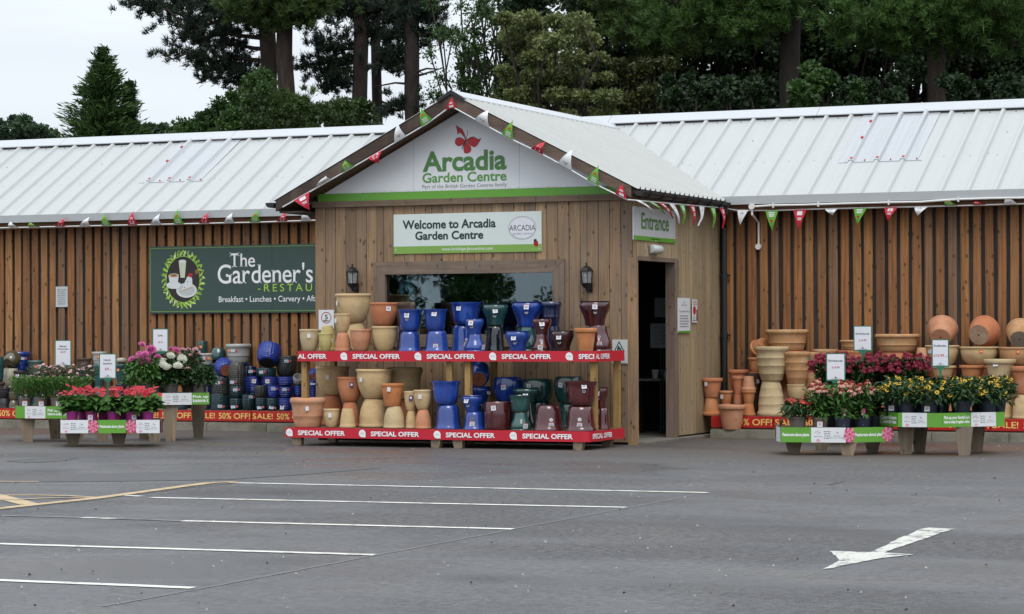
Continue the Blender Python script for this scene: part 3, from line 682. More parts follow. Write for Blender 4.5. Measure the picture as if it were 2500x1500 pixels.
prn(GP, gsg, 'lettering', text_grey, lambda b: (wpx(GP, b, 'Part of the British Garden Centres family', 1031, 449, 1237.7, 458, ref='Pbd')), -.003)
def butterfly(b, P, cx, cy, s, m=0, md=1, ang=0):
    """four wings, body and feelers; coordinates in units of s around (cx, cy)"""
    W = [[(0, .02), (-.10, .22), (-.26, .42), (-.42, .52), (-.52, .38), (-.55, .62), (-.62, .95), (-.40, .80), (-.22, .70), (-.09, .45), (.0, .15)],
         [(0, .0), (-.22, .16), (-.42, .22), (-.62, .16), (-.70, -.02), (-.66, -.18), (-.52, -.30), (-.30, -.28), (-.12, -.16)],
         [(.02, .0), (.14, .12), (.34, .18), (.60, .18), (.82, .06), (1.02, .10), (.84, -.16), (.72, -.32), (.56, -.40), (.34, -.30), (.14, -.14)],
         [(0, -.06), (.16, -.20), (.32, -.34), (.36, -.54), (.30, -.68), (.12, -.76), (-.08, -.72), (-.14, -.52), (-.10, -.26)]]
    ca, sa = math.cos(ang), math.sin(ang)
    def T(q): return [(cx+(x*ca-y*sa)*s, cy+(x*sa+y*ca)*s) for x, y in q]
    for q in W: flat(b, T(q), 0, m)
    for q in W:
        pq = q+[q[0]]
        for (a, c) in zip(pq[:-1], pq[1:]):
            dx, dy = c[0]-a[0], c[1]-a[1]; L = math.hypot(dx, dy) or 1; n = (-dy/L*.009, dx/L*.009)
            flat(b, T([(a[0]-n[0], a[1]-n[1]), (c[0]-n[0], c[1]-n[1]), (c[0]+n[0], c[1]+n[1]), (a[0]+n[0], a[1]+n[1])]), -.0005-.003, md)
    for q in ([(-.06, -.02), (.06, .06), (.02, -.1), (-.26, -.5), (-.28, -.48)], [(.04, .05), (.16, .5), (.14, .62), (.11, .66), (.13, .5), (.01, .07)], [(.06, .05), (.3, .2), (.52, .24), (.6, .22), (.52, .21), (.32, .16)]): flat(b, T(q), -.0036, md)
u, v = GP.uv(1137, 340); sc = mpp((u, PY0, v))*41
o_ = prn(GP, gsg, 'butterfly', [butter_red, plain('butterfly_line', (.06, .006, .01), .5)], lambda b: butterfly(b, GP, u-.0, v-.02, sc), -.003)
def seam(pl, t, pts):
    def fl(b):
        for x0, y0, x1, y1 in pts: rect(b, pl, x0, y0, x1, y1)
    prn(pl, t, 'panel_joint', plain('joint_grey', (.42, .44, .46), .5), fl, -.0015)
seam(GP, gsg, [(1009.6, 300, 1010.4, 495), (1268, 320, 1268.8, 490)])

# welcome sign -----------------------------------------------------------
WP = Plane('y', PY0-.014); bx = WP.box(961, 520, 1322, 617.5)
ws = sign_root(WP, 'welcome_sign', 'pale welcome sign with oval badge and green bottom bar above the window', 'sign', bx, pale_panel)
prn(WP, ws, 'green_bar', plain('bar_green', (.20, .37, .07), .45), lambda b: flat(b, [(bx[0], bx[2]), (bx[1], bx[2]), (bx[1], bx[2]+.088), (bx[0], bx[2]+.088)], 0))
prn(WP, ws, 'lettering', text_dark, lambda b: wpx(WP, b, 'Welcome to Arcadia', 983, 536, 1210.5, 558, bold=.026, res=4), -.003)
prn(WP, ws, 'lettering', text_dark, lambda b: wpx(WP, b, 'Garden Centre', 1014, 564, 1180, 585, bold=.026, res=4), -.003)
prn(WP, ws, 'web_address', text_white, lambda b: wpx(WP, b, 'www.britishgardencentres.com', 1079, 603.5, 1203, 611, ref='bdh'), -.003)
def badge(b):
    u, v = WP.uv(1275, 556.5); k = mpp((u, PY0, v)); flat(b, ell(u, v, 36*k, 27.5*k, 36), -.002, 0); ring(b, u, v, 37*k, 28.5*k, .8*k, -.0025, 1); ring(b, u, v, 34.5*k, 26*k, .5*k, -.0026, 1)
    wpx(WP, b, 'ARCADIA', 1243.7, 549.7, 1307.5, 563.5, m=2, y=-.003); wpx(WP, b, 'garden centre', 1252, 567, 1298.5, 573, m=3, ref='dn', y=-.003)
prn(WP, ws, 'badge', [plain('badge_white', (.70, .71, .76), .4), text_grey, plain('text_navy', (.02, .025, .035), .5), plain('text_mid', (.25, .27, .3), .5)], badge)
def ladybird(b):
    u, v = WP.uv(1308.7, 594.6); k = mpp((u, PY0, v))
    def T(q, a=.25): return [(u+(x*math.cos(a)-y*math.sin(a))*k, v+(x*math.sin(a)+y*math.cos(a))*k) for x, y in q]
    flat(b, T(ell(0, 0, 6.2, 8.5, 20)), -.004, 0); flat(b, T(ell(0, 8, 4, 3.2, 14)), -.0045, 1)
    flat(b, T([(-.4, -8), (.4, -8), (.4, 6), (-.4, 6)]), -.0048, 1)
    for x, y in ((-3, 2), (3, 2), (-2.6, -3.5), (2.6, -3.5)): flat(b, T(ell(x, y, 1.1, 1.1, 8)), -.0048, 1)
prn(WP, ws, 'ladybird', [plain('ladybird_red', (.42, .012, .015), .35), black_plastic], ladybird)
def studs(pl, t, pts, m=white_plastic):
    def fl(b):
        for p in pts: u, v = pl.uv(*p); flat(b, ell(u, v, .0075, .0075, 8), -.006)
    tag(prn(pl, t, 'screw_heads', m, fl), kind='stuff')
studs(WP, ws, [(967, 611), (1317, 608), (1142, 524), (1315, 523), (966, 528), (1142, 613)])

# restaurant sign ----------------------------------------------------------
RP = Plane('y', WY-.036); u0, v1 = RP.uv(365, 603); v0 = RP.uv(370, 766)[1]; u1 = -14.26
rs = sign_root(RP, 'restaurant_sign', 'long dark green restaurant sign with leaf wreath fixed to boarded wall', 'sign', (u0, u1, v0, v1), dark_green, .03)
def border(b):
    t = .012
    for a, c, d, e in ((u0+.015, u1, v0+.02, v0+.02+t), (u0+.015, u1, v1-.02-t, v1-.02), (u0+.01, u0+.01+t, v0+.02, v1-.02)): flat(b, [(a, d), (c, d), (c, e), (a, e)], 0)
prn(RP, rs, 'border_line', plain('border_green', (.13, .26, .06), .5), border)
prn(RP, rs, 'lettering', text_white, lambda b: wpx(RP, b, 'The', 561, 617, 623, 652.6, bold=.006, res=5, serif=True), -.003)
prn(RP, rs, 'lettering', text_white, lambda b: wpx(RP, b, "Gardener's", 531.7, 643, 764, 692, bold=.006, res=5, serif=True), -.003)
prn(RP, rs, 'lettering', leaf_green, lambda b: wpx(RP, b, '-RESTAURANT-', 630, 693.5, 762, 711.5, fit='-RESTAU', spacing=1.45, res=4, ref='RE'), -.003)
prn(RP, rs, 'lettering', text_white, lambda b: wpx(RP, b, 'Breakfast \u2022 Lunches \u2022 Carvery \u2022 Afternoon', 534.5, 723, 765, 737, fit='Breakfast \u2022 Lunches \u2022 Carvery \u2022 Af', bold=.006, res=3, ref='Bkf'), -.003)
cu, cv = RP.uv(447, 682.5); k = mpp((cu, WY, cv))
def wreath(b):
    r = random.Random(8)
    for ringi, (n, ro, s) in enumerate(((34, 54, 8.5), (30, 60, 5.5), (24, 50.5, 4.5))):
        for i in range(n):
            a = 2*math.pi*(i+.3*ringi)/n; x = cu+ro*k*math.cos(a)*.97; z = cv+(ro+9)*k*math.sin(a); d = a+r.choice([-.7, .7, .3, -.3]); L = s*k*r.uniform(.8, 1.15); wv = L*.34
            c_, s_ = math.cos(d), math.sin(d); P = [(-1, 0), (-.3, .9), (.4, .8), (1, 0), (.4, -.8), (-.3, -.9)]
            flat(b, [(x+p*L*c_-q*wv*s_, z+p*L*s_+q*wv*c_) for p, q in P], -.002-.0003*ringi, r.choice([0, 0, 1, 2]))
    ring(b, cu, cv, 48.5*k, 57*k, 1.2*k, -.0025, 0)
tag(prn(RP, rs, 'leaf_wreath', [leaf_green, plain('wreath_pale', (.60, .70, .35), .5), plain('wreath_mid', (.22, .42, .04), .5)], wreath), kind='stuff')
def food(b):
    def E(x, z, rx, rz_, m, d, n=24): flat(b, ell(cu+x*k, cv+z*k, rx*k, rz_*k, n), d, m)
    E(0, 0, 47, 55.5, 0, -.002, 40)
    def Q(pts, m, d): flat(b, [(cu+x*k, cv+z*k) for x, z in pts], d, m)
    Q([(-12, 44), (9, 44), (5, 4), (-7, 4)], 1, -.0026); E(-1.5, 44, 10.5, 4, 2, -.0030)
    E(-26, -14, 21, 9, 2, -.0028); Q([(-41, 10), (-12, 10), (-15, -10), (-37, -10)], 2, -.0032); E(-26, 10, 14.5, 5, 3, -.0034); E(-26, 10, 9, 3, 4, -.0036)
    E(10, -27, 29, 18, 2, -.0038); E(10, -26, 24, 14, 5, -.0040); Q([(-6, -28), (27, -18), (26, 2), (19, 8), (12, 6)], 2, -.0044); Q([(-5, -31), (27, -21), (27, -17), (-4, -27)], 3, -.0046); E(21, 10, 7, 5, 6, -.0048)
    E(13, -6, 2, 1.2, 6, -.0048); E(4, -20, 2, 1.2, 6, -.0048); Q([(33, 20), (42, 26), (44, 14), (36, 12)], 4, -.0030)
prn(RP, rs, 'food_picture', [plain('photo_dark', (.022, .017, .016), .5, .3), plain('photo_milk', (.55, .58, .45), .5), plain('photo_white', (.62, .66, .66), .5), plain('photo_biscuit', (.48, .38, .26), .5), plain('photo_brown', (.24, .11, .04), .5), plain('photo_grey', (.45, .5, .5), .5), plain('photo_red', (.40, .02, .02), .5)], food)
def s_joint(b): rect(b, RP, 663.5, 588, 664.3, 764)
prn(RP, rs, 'panel_joint', plain('joint_dark', (.02, .04, .034), .5), s_joint)

# small notices ----------------------------------------------------------
NP = Plane('y', WY-.014); bx = NP.box(136, 700, 165, 750)
nt_ = sign_root(NP, 'notice', 'small grey white notice on the boards beside the restaurant sign', 'notice', bx, plain('notice_grey', (.50, .53, .54), .5), .006)
tag(prn(NP, nt_, 'small_print', text_grey, lambda b: scribble(b, bx[0]+.01, bx[1]-.01, bx[2]+.03, bx[3]-.03, 8, seed=2)), kind='stuff')
MP = Plane('y', PY0-.014); bx = MP.box(778, 757, 815, 806)
mph = sign_root(MP, 'speed_sign', 'small white five mile speed limit sign with red ring on porch', 'sign', bx, sign_white, .006)
def mphf(b):
    u, v = MP.uv(796.5, 776); k = mpp((u, PY0, v)); ring(b, u, v, 14*k, 14*k, 1.9*k, -.002, 0)
    wpx(MP, b, '5', 793, 768.5, 800.5, 780, m=1, bold=.015, y=-.002); wpx(MP, b, 'MPH', 790, 781.5, 803.5, 786, m=1, bold=.02, y=-.002)
prn(MP, mph, 'speed_ring', [plain('ring_red', (.42, .05, .04), .5), text_dark], mphf)
bx = MP.box(1495, 829.5, 1532, 889)
cs = sign_root(MP, 'caution_sign', 'white caution sign with black forklift triangle beside the doorway', 'sign', bx, plain('caution_white', (.55, .57, .56), .4), .006)
def cau(b):
    A = [MP.uv(*p) for p in ((1511.5, 833), (1498.5, 859), (1525.5, 859))]; flat(b, A, -.002, 0)
    A = [MP.uv(*p) for p in ((1511.5, 838), (1502, 857.3), (1522, 857.3))]; flat(b, A, -.003, 1)
    for q in ([(1507, 854), (1516, 854), (1516, 850), (1513, 850), (1512.5, 845), (1509, 845), (1507.5, 850)], [(1516.5, 856), (1517.3, 856), (1517.3, 847), (1516.5, 847)], [(1517, 855.5), (1520, 855.5), (1520, 856), (1517, 856)]): flat(b, [MP.uv(*p) for p in q], -.004, 0)
    for x in (1508.5, 1514.5): u, v = MP.uv(x, 855.3); flat(b, ell(u, v, .009, .009, 10), -.0045, 0)
    wpx(MP, b, 'CAUTION', 1500, 864, 1524.5, 869, m=0, bold=.01, y=-.002)
    u0, u1, v0, v1 = MP.box(1498, 871, 1527, 882); scribble(b, u0, u1, v0, v1, 3, 0, 6, .95, -.002); rect(b, MP, 1496, 886, 1531, 887.5, 0, -.002)
prn(MP, cs, 'warning_print', [text_dark, plain('caution_white', (.55, .57, .56), .4)], cau)
XP = Plane('x', PX1+.018)
bx = XP.box(1546.5, 510, 1649, 590)
es = sign_root(XP, 'entrance_sign', 'white entrance sign with green lower bar above the doorway', 'sign', bx, plain('entrance_white', (.55, .56, .57), .4))
prn(XP, es, 'green_bar', green_print, lambda b: flat(b, [(bx[0], bx[2]), (bx[1], bx[2]), (bx[1], bx[2]+.05), (bx[0], bx[2]+.05)], 0))
prn(XP, es, 'lettering', text_green, lambda b: wpx(XP, b, 'Entrance', 1565.7, 523, 1632.5, 563, bold=.018, res=4), -.003)
tag(prn(XP, es, 'small_print', text_white, lambda b: scribble(b, bx[0]+.5, bx[1]-.45, bx[2]+.012, bx[2]+.038, 1, seed=3)), kind='stuff')
studs(XP, es, [(1549, 582), (1647, 588), (1600, 589)])
bx = XP.box(1655.5, 728, 1685, 813)
cn = sign_root(XP, 'customer_notice', 'tall white customer notice with green foot beside the doorway', 'notice', bx, sign_white, .008)
def cnf(b):
    u0, u1, v0, v1 = bx; flat(b, [(u0, v0), (u1, v0), (u1, v0+.025), (u0, v0+.025)], -.002, 0)
    wpx(XP, b, 'Customer Notice', 1658, 757, 1683, 763, m=1, y=-.002); scribble(b, u0+.03, u1-.03, v0+.06, v0+.22, 5, 1, 3, .9, -.002); butterfly(b, XP, (u0+u1)/2, v1-.05, .022, 2, 1); wpx(XP, b, 'British', 1664, 743, 1677, 747, m=1, y=-.002)
prn(XP, cn, 'notice_print', [green_print, text_grey, butter_red], cnf)
bx = XP.box(1690.5, 731.5, 1702.5, 788)
pn = sign_root(XP, 'poster', 'narrow white poster with red and black print near the doorway', 'poster', bx, sign_white, .006)
def pnf(b):
    u0, u1, v0, v1 = bx; wv = u1-u0; scribble(b, u0, u1, v1-.07, v1-.01, 3, 0, 7, .9, -.002)
    flat(b, ell(u0+wv*.4, v0+.15, wv*.28, .055, 16), -.002, 0); flat(b, [(u0+wv*.75, v0+.02), (u1, v0+.02), (u1, v0+.16), (u0+wv*.8, v0+.16)], -.002, 1); flat(b, [(u0+wv*.1, v0+.02), (u0+wv*.6, v0+.02), (u0+wv*.35, v0+.085)], -.002, 2); flat(b, [(u0+wv*.2, v0+.028), (u0+wv*.5, v0+.028), (u0+wv*.35, v0+.07)], -.003, 3)
prn(XP, pn, 'poster_print', [butter_red, plain('poster_maroon', (.18, .01, .03), .5), text_dark, sign_white], pnf)

# lamps, conduit ----------------------------------------------------------
def lantern(px, label):
    """black wall lantern: backplate arm, hexagonal roof, six glazing bars, glass body, finial and bowl"""
    u, v = gy(px, 648, PY0-.12)[0], gy(px, 712, PY0-.12)[2]; Y = PY0-.12; t = thing('wall_lantern', label, 'lantern', (u, Y, v)); H = .33
    b = MB(); b.lathe([(0, 0), (.012, .01), (.016, .02), (.008, .03), (.05, .055), (.066, .085), (.070, .098), (0, .1)], 6, at=(u, Y, v)); obj('bowl', b.mesh('bowl', black_metal), t)
    b = MB(); b.lathe([(.084, .232), (.086, .238), (.055, .275), (.028, .292), (.010, .300), (.008, .31), (.014, .32), (.008, .332), (0, .336)], 6, at=(u, Y, v)); b.lathe([(0, .230), (.084, .232)], 6, at=(u, Y, v)); obj('hood', b.mesh('hood', black_metal), t)
    b = MB()
    for i in range(6):
        a = math.pi/3*i; b.beam((u+.064*math.cos(a), Y+.064*math.sin(a), v+.098), (u+.076*math.cos(a), Y+.076*math.sin(a), v+.234), .010, .010)
    obj('glazing_bar', b.mesh('glazing_bar', black_metal), t)['kind'] = 'stuff'
    b = MB(); b.lathe([(.058, .1), (.070, .232)], 6, at=(u, Y, v)); gm = NT('lantern_glass'); obj('glass', b.mesh('glass', MATS.setdefault('lantern_glass', gm.set(Base_Color=(.62, .66, .66), Roughness=.15, Transmission_Weight=.75, IOR=1.3))), t)
    b = MB(); b.tube([(u, Y, v+.10), (u, Y, v+.16)], .012, 8); b.lathe([(0, .15), (.022, .165), (.026, .19), (.014, .215), (0, .222)], 10, at=(u, Y, v)); obj('bulb', b.mesh('bulb', plain('bulb_white', (.75, .75, .72), .3)), t)
    b = MB(); b.tube([(u, Y, v+.04), (u, Y+.06, v-.0), (u, PY0-.01, v+.03)], .009, 8); b.box((u-.03, PY0-.014, v-.01), (u+.03, PY0-.003, v+.10)); obj('bracket', b.mesh('bracket', black_metal), t)
lantern(860, 'black hexagonal wall lantern above the cream pots'); lantern(1431.5, 'black hexagonal wall lantern above the maroon pots')
c = gx(1604, 609, PX1+.05); t = thing('bulkhead_light', 'white glass bulkhead light under the entrance sign', 'light', (PX1, c[1], c[2]))
b = MB(); b.box((PX1+.006, c[1]-.13, c[2]-.05), (PX1+.03, c[1]+.13, c[2]+.05)); obj('base', b.mesh('base', white_plastic), t)
b = MB(); n = 9; vs = []
for i in range(n+1):
    a = math.pi*i/n
    for yy, s in ((-.155, .55), (-.15, .8), (-.12, 1), (.12, 1), (.15, .8), (.155, .55)): vs.append((PX1+.03+.065*math.sin(a)*s, c[1]+yy, c[2]+.055*math.cos(a)*s))
b.add(vs, [(i*6+j, i*6+j+1, (i+1)*6+j+1, (i+1)*6+j) for i in range(n) for j in range(5)]+[tuple(i*6 for i in range(n+1)), tuple(i*6+5 for i in range(n+1))])
obj('lens', smooth_by_angle(b.mesh('lens', plain('lens_white', (.60, .64, .62), .25))), t)
CY = EY-.05; J = gy(1836, 505, CY); J2 = gy(1836, 603, WY-.03)
t = thing('white_conduit', 'white plastic cable conduit with round junction boxes under the eave', 'conduit', tuple(J))
pts = [J]+[gy(x, y, CY) for x, y in ((1880, 502), (1960, 500.5), (2070, 497), (2170, 494.5), (2250, 493), (2340, 487), (2420, 484.5), (2520, 483))]
b = MB(); b.tube(pts, .013, 8); obj('conduit', b.mesh('conduit', white_plastic), t)
b = MB(); b.tube([J, (J[0], CY, 2.75), (J[0]+.0, WY-.03, 2.66), (J[0], WY-.03, J2[2])], .013, 8); obj('conduit', b.mesh('conduit', white_plastic), t)
for P_ in (J, (J[0], WY-.03, J2[2])):
    b = MB(); b.tube([(P_[0], P_[1]-.03, P_[2]), (P_[0], P_[1]+.02, P_[2])], .037, 16); obj('junction_box', b.mesh('junction_box', white_plastic), t)
for x, y in ((1888, 502), (1998, 499), (2170, 494.5), (2340, 487)):
    p = gy(x, y, CY); b = MB(); b.box((p[0]-.009, p[1]-.018, p[2]-.03), (p[0]+.009, p[1]+.02, p[2]+.03)); obj('saddle_clip', b.mesh('saddle_clip', white_plastic), t)

# ------------------------------------------------------------------ bunting
F_RED = plain('flag_red', (.52, .012, .035), .55); F_GRN = plain('flag_green', (.11, .36, .03), .55); F_WHT = plain('flag_white', (.74, .75, .76), .5)
for m_ in (F_RED, F_GRN, F_WHT): pass
def pennant(parent, a, bpt, tip, colr, curl=.0, out=(0, -1, 0), sub=8):
    """cloth triangle from the string (a to bpt) to its tip; curl bulges it outward and bends the tip back"""
    a, bpt, tip = Vector(a), Vector(bpt), Vector(tip); o = Vector(out); vs = []; rows = sub; ncol = 4
    for i in range(rows+1):
        t = i/rows; L = a.lerp(tip, t); Rr = bpt.lerp(tip, t)
        for j in range(ncol+1):
            s = j/ncol; p = L.lerp(Rr, s)+o*(curl*math.sin(math.pi*min(1, t*1.05))*(1-.5*abs(s-.5))+.012+.010*math.sin(s*5+t*4)*(t)); vs.append(p)
    fs = [(i*(ncol+1)+j, i*(ncol+1)+j+1, (i+1)*(ncol+1)+j+1, (i+1)*(ncol+1)+j) for i in range(rows) for j in range(ncol)]
    b = MB(); b.add(vs, fs); p = obj('pennant', b.mesh('pennant', {'R': F_RED, 'G': F_GRN, 'W': F_WHT}[colr], smooth=True, fix=False), parent)
    # printed mark: three short lines or a small badge in the upper part
    b = MB()
    def pt(t, s): return a.lerp(tip, t).lerp(bpt.lerp(tip, t), s)+o*(curl*math.sin(math.pi*min(1, t*1.05))*(1-.5*abs(s-.5))+.012+.010*math.sin(s*5+t*4)*t+.0025)
    if colr == 'R':
        b.add([pt(.08, .3), pt(.08, .72), pt(.28, .76), pt(.28, .26)], [(0, 1, 2, 3)], 0)
        for t_ in (.40, .48): b.add([pt(t_, .25), pt(t_, .75), pt(t_+.045, .75), pt(t_+.045, .25)], [(0, 1, 2, 3)], 0)
    elif colr == 'G':
        for t_ in (.07, .16, .25): b.add([pt(t_, .24), pt(t_, .76), pt(t_+.05, .76), pt(t_+.05, .24)], [(0, 1, 2, 3)], 0)
        b.add([pt(.40, .25), pt(.50, .5), pt(.40, .75), pt(.60, .6), pt(.56, .3)], [(0, 1, 4), (1, 2, 3), (1, 3, 4)], 1)
    else:
        b.add([pt(.20, .3), pt(.20, .7), pt(.24, .7), pt(.24, .3)], [(0, 1, 2, 3)], 2); b.add([pt(.12, .45), pt(.12, .6), pt(.18, .5)], [(0, 1, 2)], 1)
    q = obj('printed_mark', b.mesh('printed_mark', [F_WHT, butter_red, text_grey], fix=False), p); q['kind'] = 'stuff'
def cord(t, pts):
    b = MB(); b.tube(pts, .008, 6); obj('cord', b.mesh('cord', F_WHT), t)
# along the left shop eave, blown upward
BY = EY-.06
def run(name, label, Y, spec, line):
    L = [gy(x, y, Y) for x, y in line]; t = thing('bunting', label, 'bunting', tuple(L[0]), group=None); cord(t, L)
    def yat(x):
        for (p, q) in zip(line[:-1], line[1:]):
            if p[0] <= x <= q[0]: return p[1]+(q[1]-p[1])*(x-p[0])/(q[0]-p[0])
        return line[-1][1]
    for x, c_, w_, tx, ty, cu in spec:
        A = gy(x-w_/2, yat(x-w_/2), Y); B = gy(x+w_/2, yat(x+w_/2), Y); T_ = gy(tx, ty, Y); pennant(t, A, B, T_, c_, cu)
    return t
sp = [(35, 'W', 24, 28, 541, .05), (86, 'G', 27, 76, 543, .05), (148, 'R', 24, 163, 531, .06), (208, 'W', 26, 221, 529, .06), (262, 'G', 24, 258, 520, .05), (325, 'R', 25, 327, 516, .05), (382, 'W', 26, 392, 521, .06), (438, 'G', 26, 435, 510, .05), (500, 'R', 26, 512, 518, .06), (561, 'W', 26, 569, 519, .06), (624, 'G', 26, 632, 511, .05), (690, 'R', 26, 701, 518, .05), (749, 'W', 26, 748, 514, .05)]
run('bunting', 'red, green and white bunting along the eave above the restaurant sign', BY, sp, [(-60, 558), (35, 556), (208, 552), (438, 547), (624, 543), (770, 538)])
GY = RFY-.012
sp = [(737, 'R', 38, 758, 514, .02), (791, 'W', 40, 797, 430, .06), (852, 'G', 30, 843, 392, .05), (918, 'R', 36, 927, 400, .06), (978, 'W', 28, 973, 300, .05), (1043, 'G', 28, 1029, 263, .04), (1103, 'R', 28, 1105, 238, .02)]
run('bunting', 'bunting pinned along the dark left barge board of the gable', GY, sp, [(690, 506), (791, 449), (918, 376), (1043, 302), (1098, 262)])
sp = [(1178, 'W', 36, 1195, 268, .06), (1240, 'G', 28, 1254, 294, .03), (1312, 'R', 30, 1333, 346, .07), (1380, 'W', 34, 1400, 364, .05), (1449, 'G', 30, 1463, 404, .03), (1518, 'R', 30, 1521, 449, .02)]
run('bunting', 'bunting pinned along the weathered right barge board of the gable', GY, sp, [(1106, 262), (1178, 302), (1240, 336), (1312, 371), (1380, 407), (1449, 448), (1532, 488)])
t = thing('bunting', 'bunting hanging from the porch eave over the entrance sign', 'bunting', tuple(gx(1536, 488, GXR)))
L = [gx(x, y, GXR+.0) for x, y in ((1534, 488), (1600, 494), (1680, 501), (1765, 508))]; cord(t, L)
for x, y, c_, tx, ty in ((1556, 490, 'W', 1596, 521), (1585, 493, 'G', 1621, 523), (1610, 495, 'R', 1641, 534), (1637, 498, 'W', 1656, 547), (1662, 500, 'G', 1665, 547), (1687, 502, 'R', 1690, 551), (1711, 504, 'W', 1702, 552), (1737, 506, 'G', 1738, 557), (1760, 508, 'R', 1762, 558)):
    pennant(t, gx(x-6.5, y-.7, GXR), gx(x+6.5, y+.7, GXR), gx(tx, ty, GXR), c_, .03, (1, 0, 0))
sp = [(1814, 'W', 26, 1808, 551, .02), (1885, 'G', 32, 1886, 565, .02), (1954, 'R', 33, 1952, 562, .02), (2030, 'W', 33, 2034, 527, .05), (2101, 'G', 33, 2094, 550, .02), (2176, 'R', 33, 2168, 541, .03), (2250, 'W', 34, 2241, 528, .04), (2322, 'G', 31, 2311, 484, .05), (2393, 'R', 31, 2381, 491, .06), (2468, 'W', 33, 2459, 476, .04), (2540, 'G', 33, 2535, 476, .04)]
run('bunting', 'bunting hanging on the boarded wall under the white conduit', EY-.0, sp, [(1770, 509), (1800, 514), (1885, 514.5), (1954, 512), (2101, 508), (2250, 505), (2393, 501), (2560, 496)])
# ------------------------------------------------------------------ display stands in front of the porch
BFY, TFY = 25.2, 25.45
SX0, SX1 = gy(697, 1045, BFY)[0], gy(1436, 1052, BFY)[0]
SXm = gy(1088, 1050, BFY)[0]
BZ, TZ = gy(1060, 1049, BFY)[2], gy(1090, 858, TFY)[2]
TX0, TX1 = gy(727, 857, TFY)[0], gy(1453, 857, TFY)[0]
BBY = gx(1514, 1040, SX1)[1]; TBY = gx(1500, 857, TX1)[1]
BBY = max(BBY, 26.25); TBY = max(TBY, 26.3)
def stand(x0, x1, tx0, tx1, label):
    t = thing('display_stand', label, 'display stand', ((x0+x1)/2, (BFY+BBY)/2, 0), group='two tier staging in front of the porch')
    for (a, bq, y0, y1, z) in ((x0, x1, BFY+.02, BBY, BZ-.004), (tx0, tx1, TFY+.02, TBY, TZ-.004)):
        n = 7; wd = (y1-y0)/n
        for i in range(n):
            b = MB(); b.box((a+.01, y0+i*wd+.004, z-.028), (bq-.01, y0+(i+1)*wd-.004, z)); obj('shelf_plank', b.mesh('shelf_plank', W_TRAY), t)
        b = MB(); b.box((a+.012, y0-.002, z-.11), (bq-.012, y0+.03, z-.029)); b.box((a+.012, y1-.035, z-.11), (bq-.012, y1-.002, z-.029)); obj('shelf_rail', b.mesh('shelf_rail', W_TRAY), t)
    for xx in (tx0+.05, tx1-.05):
        for yy in (TFY+.09, TBY-.05):
            b = MB(); b.box((xx-.034, yy-.034, BZ-.003), (xx+.034, yy+.034, TZ-.033)); obj('post', b.mesh('post', W_POST), t)
    for xx, s in ((x0+.12, -1), (x1-.12, 1)):
        for yy in (BFY+.06, BBY-.12):
            b = MB(); b.beam((xx, yy, BZ-.033), (xx+s*-.02, yy, 0), .14, .09, up=(0, 1, 0), w2=.095, h2=.08); obj('leg', b.mesh('leg', W_LEG), t)
stand(SX0, SXm-.004, TX0, SXm-.05, 'two tier wooden stand under the cream and terracotta pots')
stand(SXm+.004, SX1, SXm+.08, TX1, 'two tier wooden stand under the glazed pots beside the doorway')
def offer_banner(label, Yf, z0, z1, x0, xc, yb, sos, logos, side_so, side_logo):
    t = thing('offer_banner', label, 'banner', ((x0+xc)/2, Yf, z0)); b = MB(); n = 40; r = random.Random(int(z1*1000))
    P = [(x0+(xc-x0)*i/n, Yf-.006+r.uniform(-.003, .003)) for i in range(n+1)]+[(xc+.012, Yf+.01)]+[(xc+.014+r.uniform(-.002, .004), Yf+.02+(yb-Yf)*i/8) for i in range(1, 9)]
    vs = [(x, y, z) for z in (z0, z1) for x, y in P]; m = len(P); b.add(vs, [(i, i+1, m+i+1, m+i) for i in range(m-1)]); obj('banner_strip', b.mesh('banner_strip', red_print, smooth=True, fix=False), t)
    pl = Plane('y', Yf-.011); ps = Plane('x', xc+.024)
    zc = (z0+z1)/2; h = (z1-z0)
    for txt, a, c in sos:
        def fl(bb): put(bb, word(txt, pl.uv(a, 950)[0], pl.uv(c, 950)[0], zc-h*.255, zc+h*.225, bold=.032, res=3))
        prn(pl, t, 'lettering', text_white, fl, -.001)
    for a, c in logos:
        u = (pl.uv(a, 950)[0]+pl.uv(c, 950)[0])/2; rr = h*.37
        def fl(bb):
            q = ell(u, zc, rr, rr, 24); q = [p for p in q if not (p[0] > u+.2*rr and p[1] < zc-.2*rr)]; q.append((u+rr, zc-rr)); q.sort(key=lambda p: math.atan2(p[1]-zc, p[0]-u)); flat(bb, q, -.001, 0)
            put(bb, word('apta', u-rr*.62, u+rr*.62, zc-rr*.22, zc+rr*.22, y=-.0018), 1)
        prn(pl, t, 'round_logo', [text_white, plain('logo_grey', (.42, .42, .45), .5)], fl)
    for txt, a, c in side_so: prn(ps, t, 'lettering', text_white, lambda bb: put(bb, word(txt, ps.uv(a, 950)[0], ps.uv(c, 950)[0], zc-h*.25, zc+h*.25, bold=.03, res=3)), -.001)
SO = 'SPECIAL OFFER'
offer_banner('red special offer banner along the upper shelf edge', TFY, gy(1090, 883, TFY)[2], TZ+.002, TX0, TX1, TBY, [('AL OFFER', 727.5, 797.5), (SO, 861, 977), (SO, 1042, 1160), (SO, 1225, 1346), ('SPECI', 1413, 1451)], [(831, 848), (1012, 1029), (1194, 1212), (1381, 1399)], [('AL OFFER', 1455, 1489)], [])
offer_banner('red special offer banner along the lower shelf edge', BFY, gy(1060, 1074, BFY)[2], BZ+.002, SX0, SX1, BBY, [(SO, 727, 842), (SO, 905, 1023), (SO, 1088, 1208), (SO, 1275, 1398)], [(697.5, 714.5), (875, 893), (1058, 1075.5), (1244, 1261)], [(SO, 1446, 1494)], [])

